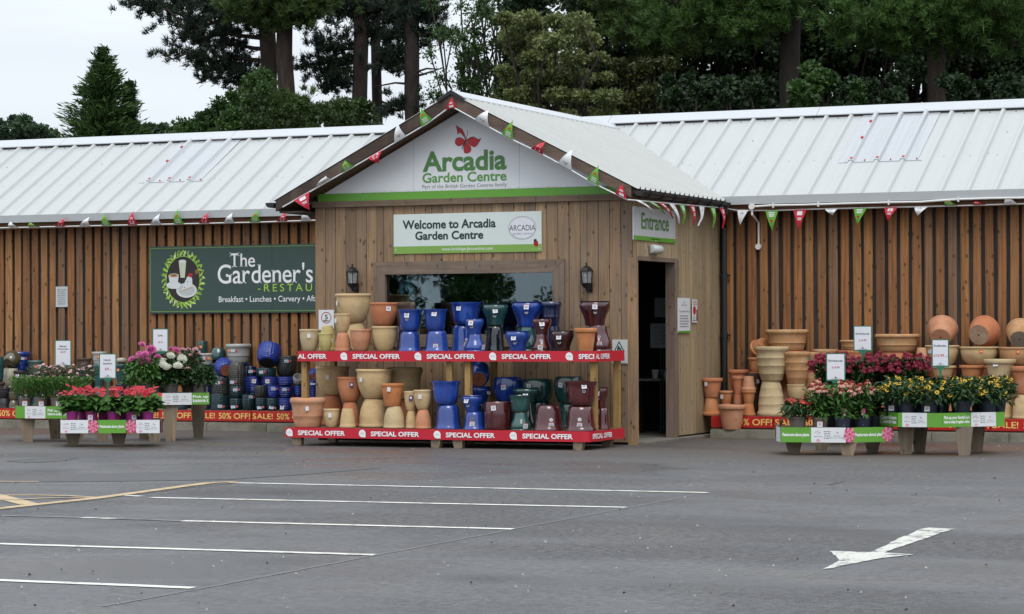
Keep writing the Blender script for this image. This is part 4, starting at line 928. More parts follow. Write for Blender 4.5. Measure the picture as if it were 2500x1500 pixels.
# ------------------------------------------------------------------ sale platforms in the beds
PFY, PZ = 28.82, .262
def platform(x0, x1, label, first):
    t = thing('sale_platform', label, 'platform', ((x0+x1)/2, PFY, KZ)); x = x0; i = 0; L = .885
    b = MB(); b.box((x0, PFY+.03, KZ-.008), (x1, 29.55, PZ)); obj('deck', b.mesh('deck', W_TRAY), t)
    pl = Plane('y', PFY)
    x = first
    while x < x1:
        e = min(x+L, x1); s = max(x, x0); 
        if e-s < .05: x += L; continue
        b = MB(); b.box((s+.006, PFY, KZ+.018), (e-.006, PFY+.028, PZ-.002)); p = obj('sale_board', b.mesh('sale_board', sale_red), t)
        z0, z1 = KZ+.045, PZ-.028
        for txt, a, c in (('SALE!', .02, .325), ('50%', .385, .575), ('OFF!', .615, .865)):
            if x+a > s and x+c < e: 
                q = MB(); put(q, word(txt, x+a, x+c, z0, z1, bold=.012, serif=True, y=PFY-.0025)); k = obj('lettering', q.mesh('lettering', sale_yellow, fix=False), p)
        x += L
xs = gy(611, 1018, PFY)[0]
platform(-24.4, -14.25, 'low platform edged with red sale boards, blue and teal pots on it', gy(614, 1018, PFY)[0]-.885*10)
platform(-9.9, -2.0, 'low platform edged with red sale boards, terracotta pots on it', gy(1720, 1030, PFY)[0])

# ------------------------------------------------------------------ pots
CREAM = clay('cream_clay', (.54, .38, .19), (.58, .42, .23)); TERRA = clay('terracotta', (.46, .155, .068), (.52, .215, .105)); ORANGE = clay('orange_terracotta', (.50, .18, .06), (.52, .22, .09))
PALE = clay('pale_clay', (.53, .41, .235), (.48, .37, .21)); PINK = clay('pink_clay', (.52, .22, .115), (.55, .29, .17)); TAN = clay('tan_clay', (.46, .245, .11), (.52, .30, .145)); OLIVE = clay('yellow_clay', (.50, .42, .16), (.46, .38, .17)); BROWN = clay('dark_brown_clay', (.07, .045, .035), (.09, .055, .04))
BLUE = glaze('cobalt_glaze', (.010, .042, .27), (.018, .080, .40)); TEAL = glaze('teal_glaze', (.012, .055, .055), (.02, .10, .09), .2); MAROON = glaze('maroon_glaze', (.060, .008, .011), (.11, .014, .016), .14); BLACKG = glaze('black_glaze', (.006, .008, .01), (.01, .012, .014), .05); NAVY = glaze('navy_glaze', (.006, .012, .05), (.01, .02, .08))
BLUER = glaze('ribbed_blue', (.012, .03, .24), (.016, .04, .30), .3, 'ribs'); DKDOT = glaze('dimpled_grey', (.018, .022, .022), (.03, .034, .033), .4, 'dots'); TEALD = glaze('dimpled_teal', (.008, .03, .038), (.012, .045, .055), .35, 'dots'); BLUED = glaze('dimpled_blue', (.012, .03, .22), (.018, .045, .30), .3, 'dots'); GREYW = glaze('grey_white_glaze', (.40, .41, .38), (.46, .46, .43), .35); OLG = glaze('bronze_glaze', (.07, .06, .03), (.12, .10, .055), .15); CREAMG = glaze('cream_glaze', (.50, .46, .36), (.56, .52, .42), .25); BLKP = plain('black_pot', (.02, .021, .024), .5)
GREYP = plain('grey_plastic_pot', (.15, .135, .12), .6); NAVYP = plain('navy_plastic_pot', (.022, .03, .05), .5); PURP = plain('magenta_pot', (.34, .025, .22), .45); BRNP = plain('taupe_plastic_pot', (.16, .13, .11), .6)
PROF = {
 'urn': [(0, .0), (.52, 0), (.57, .025), (.70, .15), (.835, .36), (.92, .58), (.945, .74), (.935, .86), (.96, .90), (1.0, .93), (1.0, .975), (.96, 1), (.89, 1), (.85, .95), (.84, .8), (.62, .12), (0, .10)],
 'tall': [(0, .0), (.62, 0), (.66, .04), (.80, .35), (.90, .65), (.92, .86), (.99, .90), (1.0, .96), (.96, 1), (.88, 1), (.85, .92), (.62, .1), (0, .08)],
 'taper': [(0, 0), (.62, 0), (.64, .02), (.86, .80), (.96, .815), (1.0, .84), (1.0, .98), (.97, 1), (.90, 1), (.86, .8), (.58, .06), (0, .05)],
 'bowl': [(0, 0), (.50, 0), (.64, .02), (.73, .08), (.785, .20), (.835, .5), (.875, .78), (.93, .90), (1.0, .975), (1.0, 1), (.94, 1), (.85, .9), (.76, .5), (.62, .12), (0, .08)],
 'belly': [(0, 0), (.60, 0), (.63, .04), (.66, .22), (.76, .42), (.92, .62), (.99, .78), (.98, .88), (.93, .945), (.99, .97), (1.0, 1), (.92, 1), (.86, .93), (.88, .75), (.6, .3), (.55, .06), (0, .05)],
 'cyl': [(0, 0), (.93, 0), (.99, .015), (1.0, .05), (1.0, .96), (.985, .99), (.95, 1), (.92, .985), (.91, .1), (0, .06)],
 'egg': [(0, 0), (.66, 0), (.74, .03), (.90, .22), (.99, .50), (1.0, .72), (.97, .92), (.93, 1), (.86, 1), (.86, .9), (.88, .5), (.62, .08), (0, .06)],
 'ridge': [(0, 0), (.60, 0), (.64, .03), (.735, .19), (.755, .20), (.75, .22), (.86, .43), (.88, .44), (.87, .46), (.905, .66), (.925, .67), (.91, .69), (.91, .86), (.98, .89), (1.0, .93), (.99, .98), (.95, 1), (.87, 1), (.84, .9), (.58, .1), (0, .08)],
 'wide': [(0, 0), (.72, 0), (.75, .03), (.835, .35), (.86, .37), (.85, .40), (.89, .66), (.93, .80), (.99, .84), (1.0, .90), (.97, .98), (.92, 1), (.86, .96), (.82, .7), (.68, .1), (0, .08)]}
STK = MB()
STK.add([(-.028, 0, -.03), (.028, 0, -.03), (.028, 0, .03), (-.028, 0, .03)], [(0, 1, 2, 3)], 0); STK.add([(-.028, -.001, .022), (.028, -.001, .022), (.028, -.001, .030), (-.028, -.001, .030)], [(0, 1, 2, 3)], 1)
STK.add([(-.017, -.001, -.016), (.017, -.001, -.016), (.017, -.001, .012), (-.017, -.001, .012)], [(0, 1, 2, 3)], 2)
STKM = STK.mesh('price_sticker', [plain('sticker_white', (.72, .73, .76), .5), plain('sticker_red', (.55, .16, .14), .5), plain('sticker_grey', (.45, .42, .46), .5)], fix=False)
RND = MB(); flat(RND, ell(0, 0, .021, .021, 14), 0, 0); flat(RND, ell(0, 0, .008, .008, 10), -.001, 1); RNDM = RND.mesh('round_sticker', [plain('sticker_white', (.72, .73, .76), .5), plain('sticker_grey', (.45, .42, .46), .5)], fix=False)
RND = MB(); flat(RND, ell(0, 0, .021, .021, 14), 0, 0); flat(RND, ell(0, 0, .008, .008, 10), -.001, 1); RNDD = RND.mesh('round_sticker', [plain('sticker_dim', (.20, .20, .22), .5), plain('sticker_dark', (.05, .05, .06), .5)], fix=False)
TAGM = MB().box((-.02, -.002, -.05), (.02, .002, 0)).mesh('hang_tag', plain('tag_white', (.66, .66, .68), .5)); q_ = MB(); q_.box((-.022, -.002, -.05), (.022, .002, .01), 0); q_.add([(-.012, -.003, -.03), (.012, -.003, -.03), (.012, -.003, -.004), (-.012, -.003, -.004)], [(0, 1, 2, 3)], 1); TAGP = q_.mesh('hang_tag', [plain('tag_purple', (.06, .03, .16), .5), plain('tag_white', (.66, .66, .68), .5)])
q_ = MB(); q_.add([(-.04, 0, -.02), (.02, 0, -.02), (.02, 0, .02), (-.04, 0, .02)], [(0, 1, 2, 3)], 0); flat(q_, ell(.042, .0, .016, .016, 12), 0, 1); q_.add([(-.03, -.001, -.008), (.01, -.001, -.008), (.01, -.001, .01), (-.03, -.001, .01)], [(0, 1, 2, 3)], 2); SALES = q_.mesh('sale_sticker', [plain('sticker_blue', (.45, .58, .70), .5), plain('sticker_red2', (.5, .06, .07), .5), plain('sticker_grey', (.45, .42, .46), .5)], fix=False)
q_ = MB(); q_.add([(-.022, 0, -.02), (.022, 0, -.02), (.022, 0, .02), (-.022, 0, .02)], [(0, 1, 2, 3)], 0); q_.add([(-.014, -.001, -.006), (.014, -.001, -.006), (.014, -.001, .008), (-.014, -.001, .008)], [(0, 1, 2, 3)], 1); REDT = q_.mesh('red_ticket', [plain('ticket_red', (.62, .10, .04), .5), sale_yellow], fix=False)
STICK = {'s': STKM, 'r': RNDM, 'd': RNDD, 't': TAGM, 'p': TAGP, 'b': SALES, 'k': REDT}
INV_CAM = None
def rad_at(pr, z):
    o = [p for p in pr[1:]]; best = o[0][0]
    for (r0, z0), (r1, z1) in zip(o[:-1], o[1:]):
        if z1 < z0: break
        if z0 <= z <= z1: best = r0+(r1-r0)*((z-z0)/(z1-z0) if z1 > z0 else 0)
    return best
TOP = {}
def pot(x0, x1, y0, y1, Y, prof, mat, label, inv=False, base=None, st='', group=None, key=None, tilt=None, cat='pot'):
    """pot turned on a wheel; x0..y1 measured outline, Y its distance, base the level it stands on"""
    P = gy((x0+x1)/2, y1, Y); k = mpp(P); r = (x1-x0)/2*k; H = (y1-y0)*k; z = P[2] if base is None else (TOP[base] if isinstance(base, str) else base)
    pr = PROF[prof]; b = MB(); sub = []
    for (ra, za), (rb, zb_) in zip(pr[:-1], pr[1:]):
        sub.append((ra, za)); 
        if abs(zb_-za) > .2: sub.append(((ra+rb)/2+ (.006 if ra < rb else 0), (za+zb_)/2))
    sub.append(pr[-1]); b.lathe([(a*r, (1-c if inv else c)*H) for a, c in sub], 30); me = b.mesh('pot', mat); smooth_by_angle(me, 50)
    o = obj('plant_pot', me, None, (P[0], P[1], z+.001), (0, 0, rnd.uniform(0, 6.28) if tilt is None else 0)); tag(o, label, cat, group)
    if key: TOP[key] = z+.001+H
    if tilt: o.rotation_euler = tilt[0]; o.location = tilt[1](P, r, H, z)
    a = math.atan2(-P[0], P[1])  # towards the camera
    for s in st.split():
        kind = s[0]; dx, fz = (float(q) for q in s[1:].split(','))
        zz = fz*H; zr = (1-fz) if inv else fz; rr = rad_at(pr, zr)*r; d2 = rad_at(pr, min(.98, zr+.06))*r; d1 = rad_at(pr, max(.02, zr-.06))*r
        slope = math.atan2((d2-d1), .12*H)*(-1 if inv else 1); ph = a+math.asin(max(-.9, min(.9, dx)))
        nx, ny = math.sin(ph), -math.cos(ph); off = .004 if kind not in 'tp' else .012
        loc = (P[0]+nx*(rr+off), P[1]+ny*(rr+off), z+zz)
        q = bpy.data.objects.new(STICK[kind].name, STICK[kind]); col.objects.link(q); q.parent = o; q.matrix_parent_inverse = inv_of(o)
        tl = slope if kind not in 'tp' else 0
        q.matrix_basis = Matrix.Translation(loc) @ Matrix.Rotation(ph, 4, 'Z') @ Matrix.Rotation(-tl, 4, 'X') @ Matrix.Rotation(rnd.uniform(-.12, .12), 4, 'Y')
    return o
def column(x0, x1, y0, y1, Y, prof, mat, label, inv=False, base=None, st='', group=None, key=None):
    """a tall gap under another pot is filled by a pair standing foot to foot"""
    ym = (y0+y1)/2; kk = key or label; lo = label.replace('tall ', '').replace('deep ', '')
    pot(x0, x1, ym, y1, Y, 'taper' if prof == 'cyl' else 'urn', mat, 'lower of a pair: '+lo, True, base, '', group, kk+'_low')
    pot(x0, x1, y0, ym, Y, 'taper' if prof == 'cyl' else 'urn', mat, 'upper of a pair: '+lo, False, kk+'_low', st, group, key)
Y1, Y2, Y3 = TFY+.22, TFY+.47, TFY+.66
Z = TZ
# upper shelf ---------------------------------------------------------------
pot(730.6, 781.5, 803.6, 857, Y1, 'urn', PALE, 'small pale cream pot at the sign end of the upper shelf', base=Z, st='t-.1,.8')
pot(778, 822, 795.5, 857, Y3, 'urn', OLIVE, 'upturned yellowish pot behind the small cream pot below the speed sign', inv=True, base=Z)
pot(777, 812.6, 813, 857, Y1-.02, 'urn', OLIVE, 'small yellowish cream pot in front of the upturned yellowish one', base=Z, st='t.9,.7')
pot(817, 857, 812, 857, Y1, 'urn', PINK, 'upturned pink terracotta pot carrying a small cream pot', True, Z, 'p.9,.1', key='t5')
pot(816, 857, 766, 812, Y1, 'urn', CREAM, 'small cream pot standing on an upturned pink terracotta pot', False, 't5', 't-.8,.75')
pot(838, 898, 789, 857, Y3, 'urn', CREAM, 'upturned cream pot carrying the biggest cream pot of the upper shelf', True, Z, key='t7')
pot(818, 907, 718.7, 789.4, Y3, 'urn', CREAM, 'biggest cream pot on the upper shelf below a lantern', False, 't7', 't-.93,.75')
pot(854, 908, 803.6, 857, Y1, 'urn', PINK, 'plain pink terracotta pot at the front of the upper shelf', base=Z)
pot(908, 972, 796.6, 857, Y1+.05, 'urn', CREAM, 'cream pot carrying a red terracotta pot on the upper shelf', base=Z, key='t10')
pot(903, 971, 738.5, 796, Y1+.05, 'urn', TERRA, 'red terracotta pot with white tag standing on a cream pot', False, 't10', 's.35,.75')
pot(968, 1014, 797, 857, Y3, 'cyl', NAVY, 'dark navy pot hidden behind the first blue pots of the shelf', True, Z, key='t9')
pot(966, 1014, 738.5, 797, Y3, 'wide', BROWN, 'dark brown pot showing behind the first blue upright pot', False, 't9')
pot(971, 1030, 809, 858, Y1, 'bowl', BLUE, 'upturned cobalt pot beside the cream and terracotta pots', True, Z, key='t12')
pot(970, 1033, 757, 809, Y1, 'bowl', BLUE, 'cobalt bowl with square and round stickers on an upturned cobalt pot', False, 't12', 's-.3,.75 d-.3,.55')
pot(1035, 1097.5, 808, 858, Y1, 'bowl', BLUE, 'upturned cobalt pot with a white sticker near its foot', True, Z, 's-.1,.25', key='t14')
pot(1032.5, 1093, 756, 808, Y1, 'bowl', BLUE, 'cobalt bowl with one square sticker on an upturned cobalt pot', False, 't14', 's-.1,.8')
pot(1100, 1160, 793, 857, Y2+.05, 'bowl', BLUE, 'upturned cobalt bell pot behind the small bulbous pair', True, Z, 'r.35,.42 s.3,.25', key='t16')
pot(1098, 1177, 739, 793, Y2+.05, 'bowl', BLUE, 'broad cobalt bowl with small sticker behind the bulbous blue pot', False, 't16', 's-.5,.75')
pot(1134, 1185, 817, 857, Y1, 'belly', BLUE, 'upturned small bulbous cobalt pot', True, Z, 's.8,.25', key='t18')
pot(1134, 1182, 778, 817, Y1, 'belly', BLUE, 'small bulbous cobalt pot standing on its upturned twin', False, 't18', 's-.35,.75 d-.3,.5')
pot(1183, 1234, 795, 857, Y2, 'bowl', BLACKG, 'upturned glossy black pot under the teal pot', True, Z, key='t20')
pot(1177, 1241, 743, 795, Y2, 'belly', TEAL, 'dark teal pot standing on an upturned glossy black pot', False, 't20', 's.0,.7 d-.05,.45')
pot(1253, 1320, 799, 857, Y3, 'belly', TEAL, 'upturned teal pot under the large bulbous cobalt pot', True, Z, key='t22')
pot(1249, 1325, 738, 799, Y3, 'belly', BLUE, 'large bulbous cobalt pot standing on an upturned teal pot', False, 't22', 's-.05,.8 d-.05,.58')
pot(1233, 1296, 808, 857, Y1-.02, 'belly', BLUE, 'low wide bulbous cobalt pot alone at the shelf front', base=Z, st='s-.35,.68 d-.3,.42')
pot(1297, 1346, 817, 857, Y1, 'belly', MAROON, 'upturned small maroon pot in the middle of the upper shelf', True, Z, 'r.0,.62 s-.1,.25', key='t25')
pot(1299, 1347, 778, 817, Y1, 'belly', MAROON, 'small bulbous maroon pot on its upturned maroon twin', False, 't25', 's.0,.7 d.02,.45')
pot(1322, 1368, 798, 857, Y3+.05, 'cyl', NAVY, 'upturned navy pot far back behind the small maroon pots', True, Z, key='t26')
pot(1318, 1372, 738, 798, Y3+.05, 'wide', NAVY, 'dark navy pot far back beside the window edge', False, 't26')
pot(1343, 1403, 807, 857, Y1, 'belly', glaze('dark_maroon', (.03, .008, .010), (.05, .010, .012), .2), 'low dark maroon pot alone beside the orange flowerpot', base=Z, st='s-.3,.7 d-.3,.42')
pot(1402, 1458, 801, 857, Y1-.04, 'taper', ORANGE, 'orange terracotta flowerpot at the doorway end of the upper shelf', base=Z)
pot(1425, 1495, 794, 855, Y2, 'belly', MAROON, 'upturned large maroon pot behind the orange flowerpot', True, Z, 'r.1,.55 s.1,.28', key='t30')
pot(1414, 1491, 734, 794, Y2, 'belly', glaze('plum_glaze', (.045, .009, .014), (.07, .012, .018), .14), 'large maroon pot on top beside the lantern near the doorway', False, 't30', 's.0,.78 d.02,.55')
# lower shelf -----------------------------------------------------------------
Z = BZ; Y1, Y2, Y3 = BFY+.24, BFY+.50, BFY+.80
pot(708, 795.6, 974, 1045, Y1, 'wide', PINK, 'wide pink terracotta pot at the sign end of the lower shelf', base=Z, st='t-.05,.72')
pot(782, 842, 971, 1045, Y3, 'urn', TERRA, 'upturned terracotta pot under the big sandy pot', True, Z, key='b3')
pot(770, 854, 902, 971, Y3, 'urn', CREAM, 'big sandy pot with hanging tag on an upturned terracotta pot', False, 'b3', 't-.3,.7')
pot(789.5, 829.5, 1000, 1045, Y1-.05, 'urn', CREAM, 'small cream pot with hanging tag on the lower shelf front', base=Z, st='t-.2,.78')
pot(831, 880, 984, 1045, Y2, 'urn', TERRA, 'upturned terracotta pot behind the small upturned cream pot', True, Z, key='b6')
pot(822.5, 887, 924, 984, Y2, 'urn', TERRA, 'terracotta pot with purple tag on an upturned terracotta pot', False, 'b6', 'p.1,.75')
pot(828.6, 868.6, 999, 1045, Y1-.05, 'tall', CREAM, 'small upturned cream pot at the lower shelf front', True, Z)
pot(875, 952, 975, 1045, Y2-.08, 'urn', CREAM, 'upturned large sandy pot in the middle of the clay pots', True, Z, key='b9')
pot(868.6, 959, 903.5, 975, Y2-.08, 'urn', CREAM, 'large cream pot with a reddish streak on an upturned sandy pot', False, 'b9', 't-.72,.72')
pot(948, 1026, 978, 1045, Y3+.05, 'urn', TERRA, 'upturned terracotta pot under the sandy pot at the back', True, Z, key='b10')
pot(944, 1033, 902.6, 978, Y3+.05, 'wide', CREAM, 'wide sandy pot at the back of the lower shelf', False, 'b10')
pot(935.5, 990, 992, 1045, Y1-.02, 'urn', PALE, 'upturned pale cream pot under the orange pot', True, Z, key='b12')
pot(930, 987, 936.5, 992, Y1-.02, 'tall', ORANGE, 'orange terracotta pot with white tag on an upturned pale pot', False, 'b12', 't-.3,.85')
pot(990, 1019, 1002, 1045, Y1, 'urn', CREAM, 'slim upturned cream pot beside the pinkish upturned one', True, Z, key='b14')
pot(986, 1021, 955, 1002, Y1, 'urn', CREAM, 'slim sandy pot with purple tag', False, 'b14', 'p.0,.75')
pot(1013, 1053.7, 999, 1045, Y1-.05, 'urn', PINK, 'small upturned pinkish pot beside the first blue pots', True, Z, key='b16')
pot(1009.4, 1053.7, 951, 999, Y1-.05, 'urn', CREAM, 'small cream pot with white tag beside the first blue pots', False, 'b16', 't-.25,.78')
pot(1060, 1128, 988, 1047, Y1+.02, 'bowl', BLUE, 'upturned cobalt pot beside the small cream pots', True, Z, key='b19')
pot(1051, 1125.6, 931, 988, Y1+.02, 'bowl', BLUE, 'wide flared cobalt pot beside the small cream pots', False, 'b19')
pot(1130, 1185, 1005, 1048, Y1-.02, 'bowl', BLUE, 'upturned small cobalt pot with round and square stickers', True, Z, 'd-.25,.62 s-.2,.32', key='b23')
pot(1126.6, 1179, 967, 1005.5, Y1-.02, 'belly', BLUE, 'small bulbous cobalt pot on the lower shelf', False, 'b23', 's-.55,.72 d-.5,.4')
pot(1138, 1196, 990, 1047, Y3-.02, 'cyl', NAVY, 'dark upturned pot holding up the cobalt bowl', True, Z, key='b21')
pot(1135, 1201, 948, 990, Y3-.02, 'belly', BLUE, 'cobalt bowl under the tipped round pot', False, 'b21', 's.75,.7', key='b20')
CAMDIR = 0
def tipped(x0, x1, y0, y1, Y, prof, mat, label, base, lean, yaw=0, st='', group=None, basem=None, tall=1.0):
    """pot lying on its side with its foot turned towards the car park"""
    P = gy((x0+x1)/2, (y0+y1)/2, Y); k = mpp(P); r = (x1-x0)/2*k*.98; H = r*1.55*tall; pr = PROF[prof]; b = MB()
    b.lathe([(a*r, c*H-H*.55) for a, c in pr], 30, 0); 
    fr_ = pr[1][0]*r; b.lathe([(0, -H*.55-.003), (.09*fr_, -H*.55-.003)], 30, 2); b.lathe([(.09*fr_, -H*.55-.002), (fr_*.99, -H*.55-.002)], 30, 1)
    me = b.mesh('pot', [mat, basem or mat, dark_void]); smooth_by_angle(me, 50)
    o = obj('plant_pot', me); a = math.atan2(-P[0], P[1])+yaw
    rot = Matrix.Rotation(a, 4, 'Z') @ Matrix.Rotation(-lean, 4, 'X')
    zs = [(rot @ Vector(v.co)).z for v in me.vertices]; z = (TOP[base] if isinstance(base, str) else base) if base is not None else P[2]+min(zs)
    o.matrix_basis = Matrix.Translation((P[0], P[1], z-min(zs)-.004)) @ rot; tag(o, label, 'pot', group)
    for s in st.split():
        kind = s[0]; ang, fz = (float(q) for q in s[1:].split(',')); rr = rad_at(pr, fz)*r+.003
        q = bpy.data.objects.new(STICK[kind].name, STICK[kind]); col.objects.link(q); q.parent = o
        q.matrix_basis = Matrix.Rotation(ang, 4, 'Z') @ Matrix.Translation((0, rr, fz*H-H*.55)) @ Matrix.Rotation(math.pi, 4, 'Z')
    return o
CLAYB = clay('bare_clay_foot', (.30, .10, .05), (.35, .13, .07))
tipped(1138, 1198, 891, 949, Y3-.06, 'egg', BLUE, 'round cobalt pot tipped to show its brown foot on the lower shelf', 'b20', R(62), 0, 'r.05,.45 s.1,.65', basem=CLAYB)
pot(1206, 1272, 984, 1047, Y3+.05, 'cyl', NAVY, 'dark upturned pot under the deep cobalt pot', True, Z, key='b24')
pot(1204, 1276, 925, 984, Y3+.05, 'egg', BLUE, 'deep cobalt pot with one sticker at the back of the lower shelf', False, 'b24', 's-.3,.6')
pot(1182, 1248, 982, 1049, Y1, 'cyl', MAROON, 'straight maroon cylinder pot on the lower shelf', base=Z, st='s-.3,.8')
pot(1276, 1350, 986, 1047, Y3+.1, 'cyl', TEAL, 'dark upturned teal pot at the back under the large teal pot', True, Z, key='b26')
pot(1274, 1352, 929, 986, Y3+.1, 'egg', TEAL, 'large teal pot at the back of the lower shelf', False, 'b26', 's-.55,.72')
pot(1262, 1310, 984, 1048, Y2, 'belly', BLACKG, 'glossy upturned dark teal pot under the teal bowl', True, Z, key='b27')
pot(1252, 1317, 949, 984, Y2, 'belly', TEAL, 'wide teal bowl behind the small teal pair', False, 'b27', 's-.05,.6')
pot(1246, 1297, 1009, 1051, Y1-.04, 'belly', TEAL, 'small upturned glossy teal pot on the lower shelf front', True, Z, 's.45,.25', key='b29')
pot(1243, 1297, 967, 1009, Y1-.04, 'bowl', TEAL, 'small flared teal pot on its upturned twin', False, 'b29')
pot(1301, 1377, 989, 1051, Y1, 'bowl', MAROON, 'single upturned maroon bell pot on the lower shelf front', True, Z, 'r.2,.42 s.2,.22')
pot(1358, 1418, 986, 1048, Y3+.06, 'bowl', TEAL, 'upturned teal pot at the back near the doorway end', True, Z, key='b32')
pot(1353, 1424, 923, 986, Y3+.06, 'egg', TEAL, 'teal pot standing at the back near the doorway end', False, 'b32', 's-.55,.7')
pot(1379, 1458, 990, 1051, Y1, 'bowl', MAROON, 'upturned maroon bell pot under the wide flared maroon pot', True, Z, 'r-.1,.46 s-.1,.24', key='b34')
pot(1377, 1460, 931, 990, Y1, 'bowl', MAROON, 'wide flared maroon pot on an upturned maroon bell pot', False, 'b34', 's.2,.82 d.2,.6')
pot(1448, 1491, 996, 1047, Y3-.05, 'bowl', MAROON, 'small upturned maroon pot behind the end post', True, Z, key='b36')
pot(1446, 1486, 946, 996, Y3-.05, 'belly', MAROON, 'small maroon pot with stickers behind the end post', False, 'b36', 's-.4,.72 d-.4,.46')

# sale pots in the bed beside the restaurant sign ------------------------------
Z = PZ; A1, A2, A3 = PFY+.16, PFY+.40, PFY+.60
GS = 'stacked glazed sale pots beside the stand'
pot(514.5, 558, 967, 1006, A1, 'cyl', TEALD, 'dimpled dark teal cylinder at the foot of the sale pots by the dahlias', base=Z, st='b.1,.25', key='l2', group=GS)
pot(517, 559, 927, 966, A1, 'cyl', DKDOT, 'dimpled charcoal cylinder on the dark teal cylinder by the dahlias', False, 'l2', 'b-.2,.72', group=GS, key='l1')
pot(560, 591, 976, 1006, A1, 'egg', TEALD, 'small dark teal pot at the foot of the second sale column', base=Z, st='b-.3,.3', group=GS, key='l6')
pot(560, 596, 947, 976, A1+.02, 'egg', TEALD, 'dark teal pot above the small teal pot of the second sale column', False, 'l6', 'b-.1,.7', group=GS, key='l5')
pot(559, 597, 928, 947, A1+.03, 'cyl', DKDOT, 'short charcoal ring pot under the olive grey upturned pot', False, 'l5', 'b-.5,.5', group=GS, key='l4')
pot(558, 598, 889, 928, A1+.03, 'egg', glaze('dimpled_olive', (.05, .048, .042), (.075, .07, .06), .45, 'dots'), 'olive grey dimpled pot turned upside down on the second sale column', True, 'l4', group=GS)
column(520, 566, 924, 1004, A2+.05, 'cyl', NAVY, 'tall navy cylinder hidden behind the charcoal cylinder', True, Z, group=GS, key='l7')
tipped(524.5, 570, 878, 924, A2, 'egg', BLUED, 'cobalt pot tipped to show its round brown clay foot', 'l7', R(70), .25, 'k-.3,.6 s.3,.75', GS, CLAYB)
column(556, 612, 891, 1004, A3+.04, 'cyl', NAVY, 'tall dark cylinder carrying the wide grey white pot', True, Z, group=GS, key='l8')
pot(550, 613.5, 845.6, 891, A3+.04, 'wide', GREYW, 'wide grey white pot on top of the sale pots', False, 'l8', 'k-.75,.65 b-.4,.65', group=GS)
column(512, 552, 893, 1004, A3+.06, 'cyl', TEALD, 'tall dark teal cylinder under the rounded dark teal pot', True, Z, group=GS, key='l9')
tipped(514, 552, 850, 893, A3+.06, 'egg', TEAL, 'rounded dark teal pot tipped forward with an orange ticket', 'l9', R(25), 0, 'k.1,.7 b-.4,.5', GS)
column(490, 522, 896, 1004, A3, 'cyl', NAVY, 'dark cylinder standing behind the pink dahlia foliage', True, Z, group=GS, key='l10')
pot(487, 524.5, 869, 896, A3, 'wide', GREYW, 'small grey white pot showing above the dahlia foliage', False, 'l10', 'k.2,.55 b-.5,.55', group=GS)
column(484, 506, 868, 1004, A3+.1, 'cyl', NAVY, 'slim navy cylinder against the boards behind the dahlias', True, Z, group=GS, key='l11')
pot(482, 507, 840, 868, A3+.1, 'cyl', TEAL, 'small dark teal pot topmost behind the dahlias', False, 'l11', 'k-.3,.5', group=GS)
pot(590, 622, 967, 1006, A1, 'egg', TEALD, 'teal egg shaped pot at the front between the sale columns', base=Z, st='b.5,.85', group=GS)
pot(623.5, 652, 976, 1007, A1, 'egg', TEALD, 'dark teal pot under the green dimpled pot', base=Z, st='b-.2,.25', group=GS, key='l23')
pot(621, 653.5, 945.6, 976, A1, 'egg', DKDOT, 'dark green dimpled pot on a dark teal pot', False, 'l23', group=GS)
pot(651, 680, 976, 1007, A1, 'egg', TEALD, 'dark teal pot under a navy pot in the sale stack', base=Z, st='b-.1,.25', group=GS, key='l24')
pot(653.5, 682, 946, 976, A1, 'egg', BLUED, 'navy blue pot standing on a dark teal pot', False, 'l24', 'b.1,.75', group=GS)
pot(680, 713.5, 976, 1007, A1, 'egg', BLUER, 'deep blue pot at the foot of the stack nearest the stand', base=Z, st='s-.5,.3', group=GS, key='l25')
pot(681, 715, 948, 976, A1, 'egg', BLUER, 'deep blue pot in the middle of the stack nearest the stand', False, 'l25', 'b-.1,.75', group=GS, key='l21')
pot(679, 716, 924, 948, A1+.03, 'egg', BLUER, 'ribbed blue pot high in the stack nearest the stand', False, 'l21', group=GS)
pot(598, 640, 964, 1005, A2+.02, 'cyl', NAVY, 'navy cylinder behind the front teal pots', True, Z, group=GS, key='l16')
pot(597, 639, 923, 964, A2+.02, 'egg', BLUER, 'ribbed blue pot with two stickers behind the green dimpled pot', False, 'l16', 's.1,.72', group=GS, key='l16b')
pot(641, 680, 964, 1005, A2+.02, 'cyl', NAVY, 'navy cylinder behind the stacked navy pots', True, Z, group=GS, key='l17')
pot(639, 679, 923, 964, A2+.02, 'egg', BLUER, 'ribbed blue pot above the navy pot', False, 'l17', 's-.3,.72', group=GS, key='l17b')
pot(598, 626, 900, 923, A2+.02, 'cyl', NAVY, 'short navy pot on the ribbed blue pot', False, 'l16b', 'b.1,.5', group=GS)
pot(625, 673.5, 903, 923, A2+.05, 'cyl', TEALD, 'short broad navy teal pot under the tipped blue pot', False, 'l17b', 'b-.4,.5', group=GS, key='l15')
tipped(626, 687, 849, 903, A2+.05, 'egg', BLUED, 'large dimpled blue pot leaning back on top of the stack', 'l15', R(38), -.25, 'k.2,.75', GS, basem=dark_void)
column(684, 718, 925, 1005, A3, 'cyl', NAVY, 'tall navy cylinder under the big charcoal pot', True, Z, group=GS, key='l13')
pot(673.5, 726, 874.5, 925.6, A3, 'egg', DKDOT, 'big dimpled charcoal pot beside the stand', False, 'l13', 'b.05,.75', group=GS)
pot(715, 739, 972, 1006, A1+.1, 'egg', BLUER, 'blue pot half behind the wide pink terracotta pot', base=Z, group=GS, key='l27')
pot(715, 739, 944.5, 972, A1+.1, 'egg', BLUER, 'ribbed blue pot beside the yellow post', False, 'l27', group=GS, key='l26')
tipped(714, 741, 916, 944, A1+.1, 'egg', GREYW, 'small grey white pot tipped forward beside the yellow post', 'l26', R(-40), .3, '', GS)
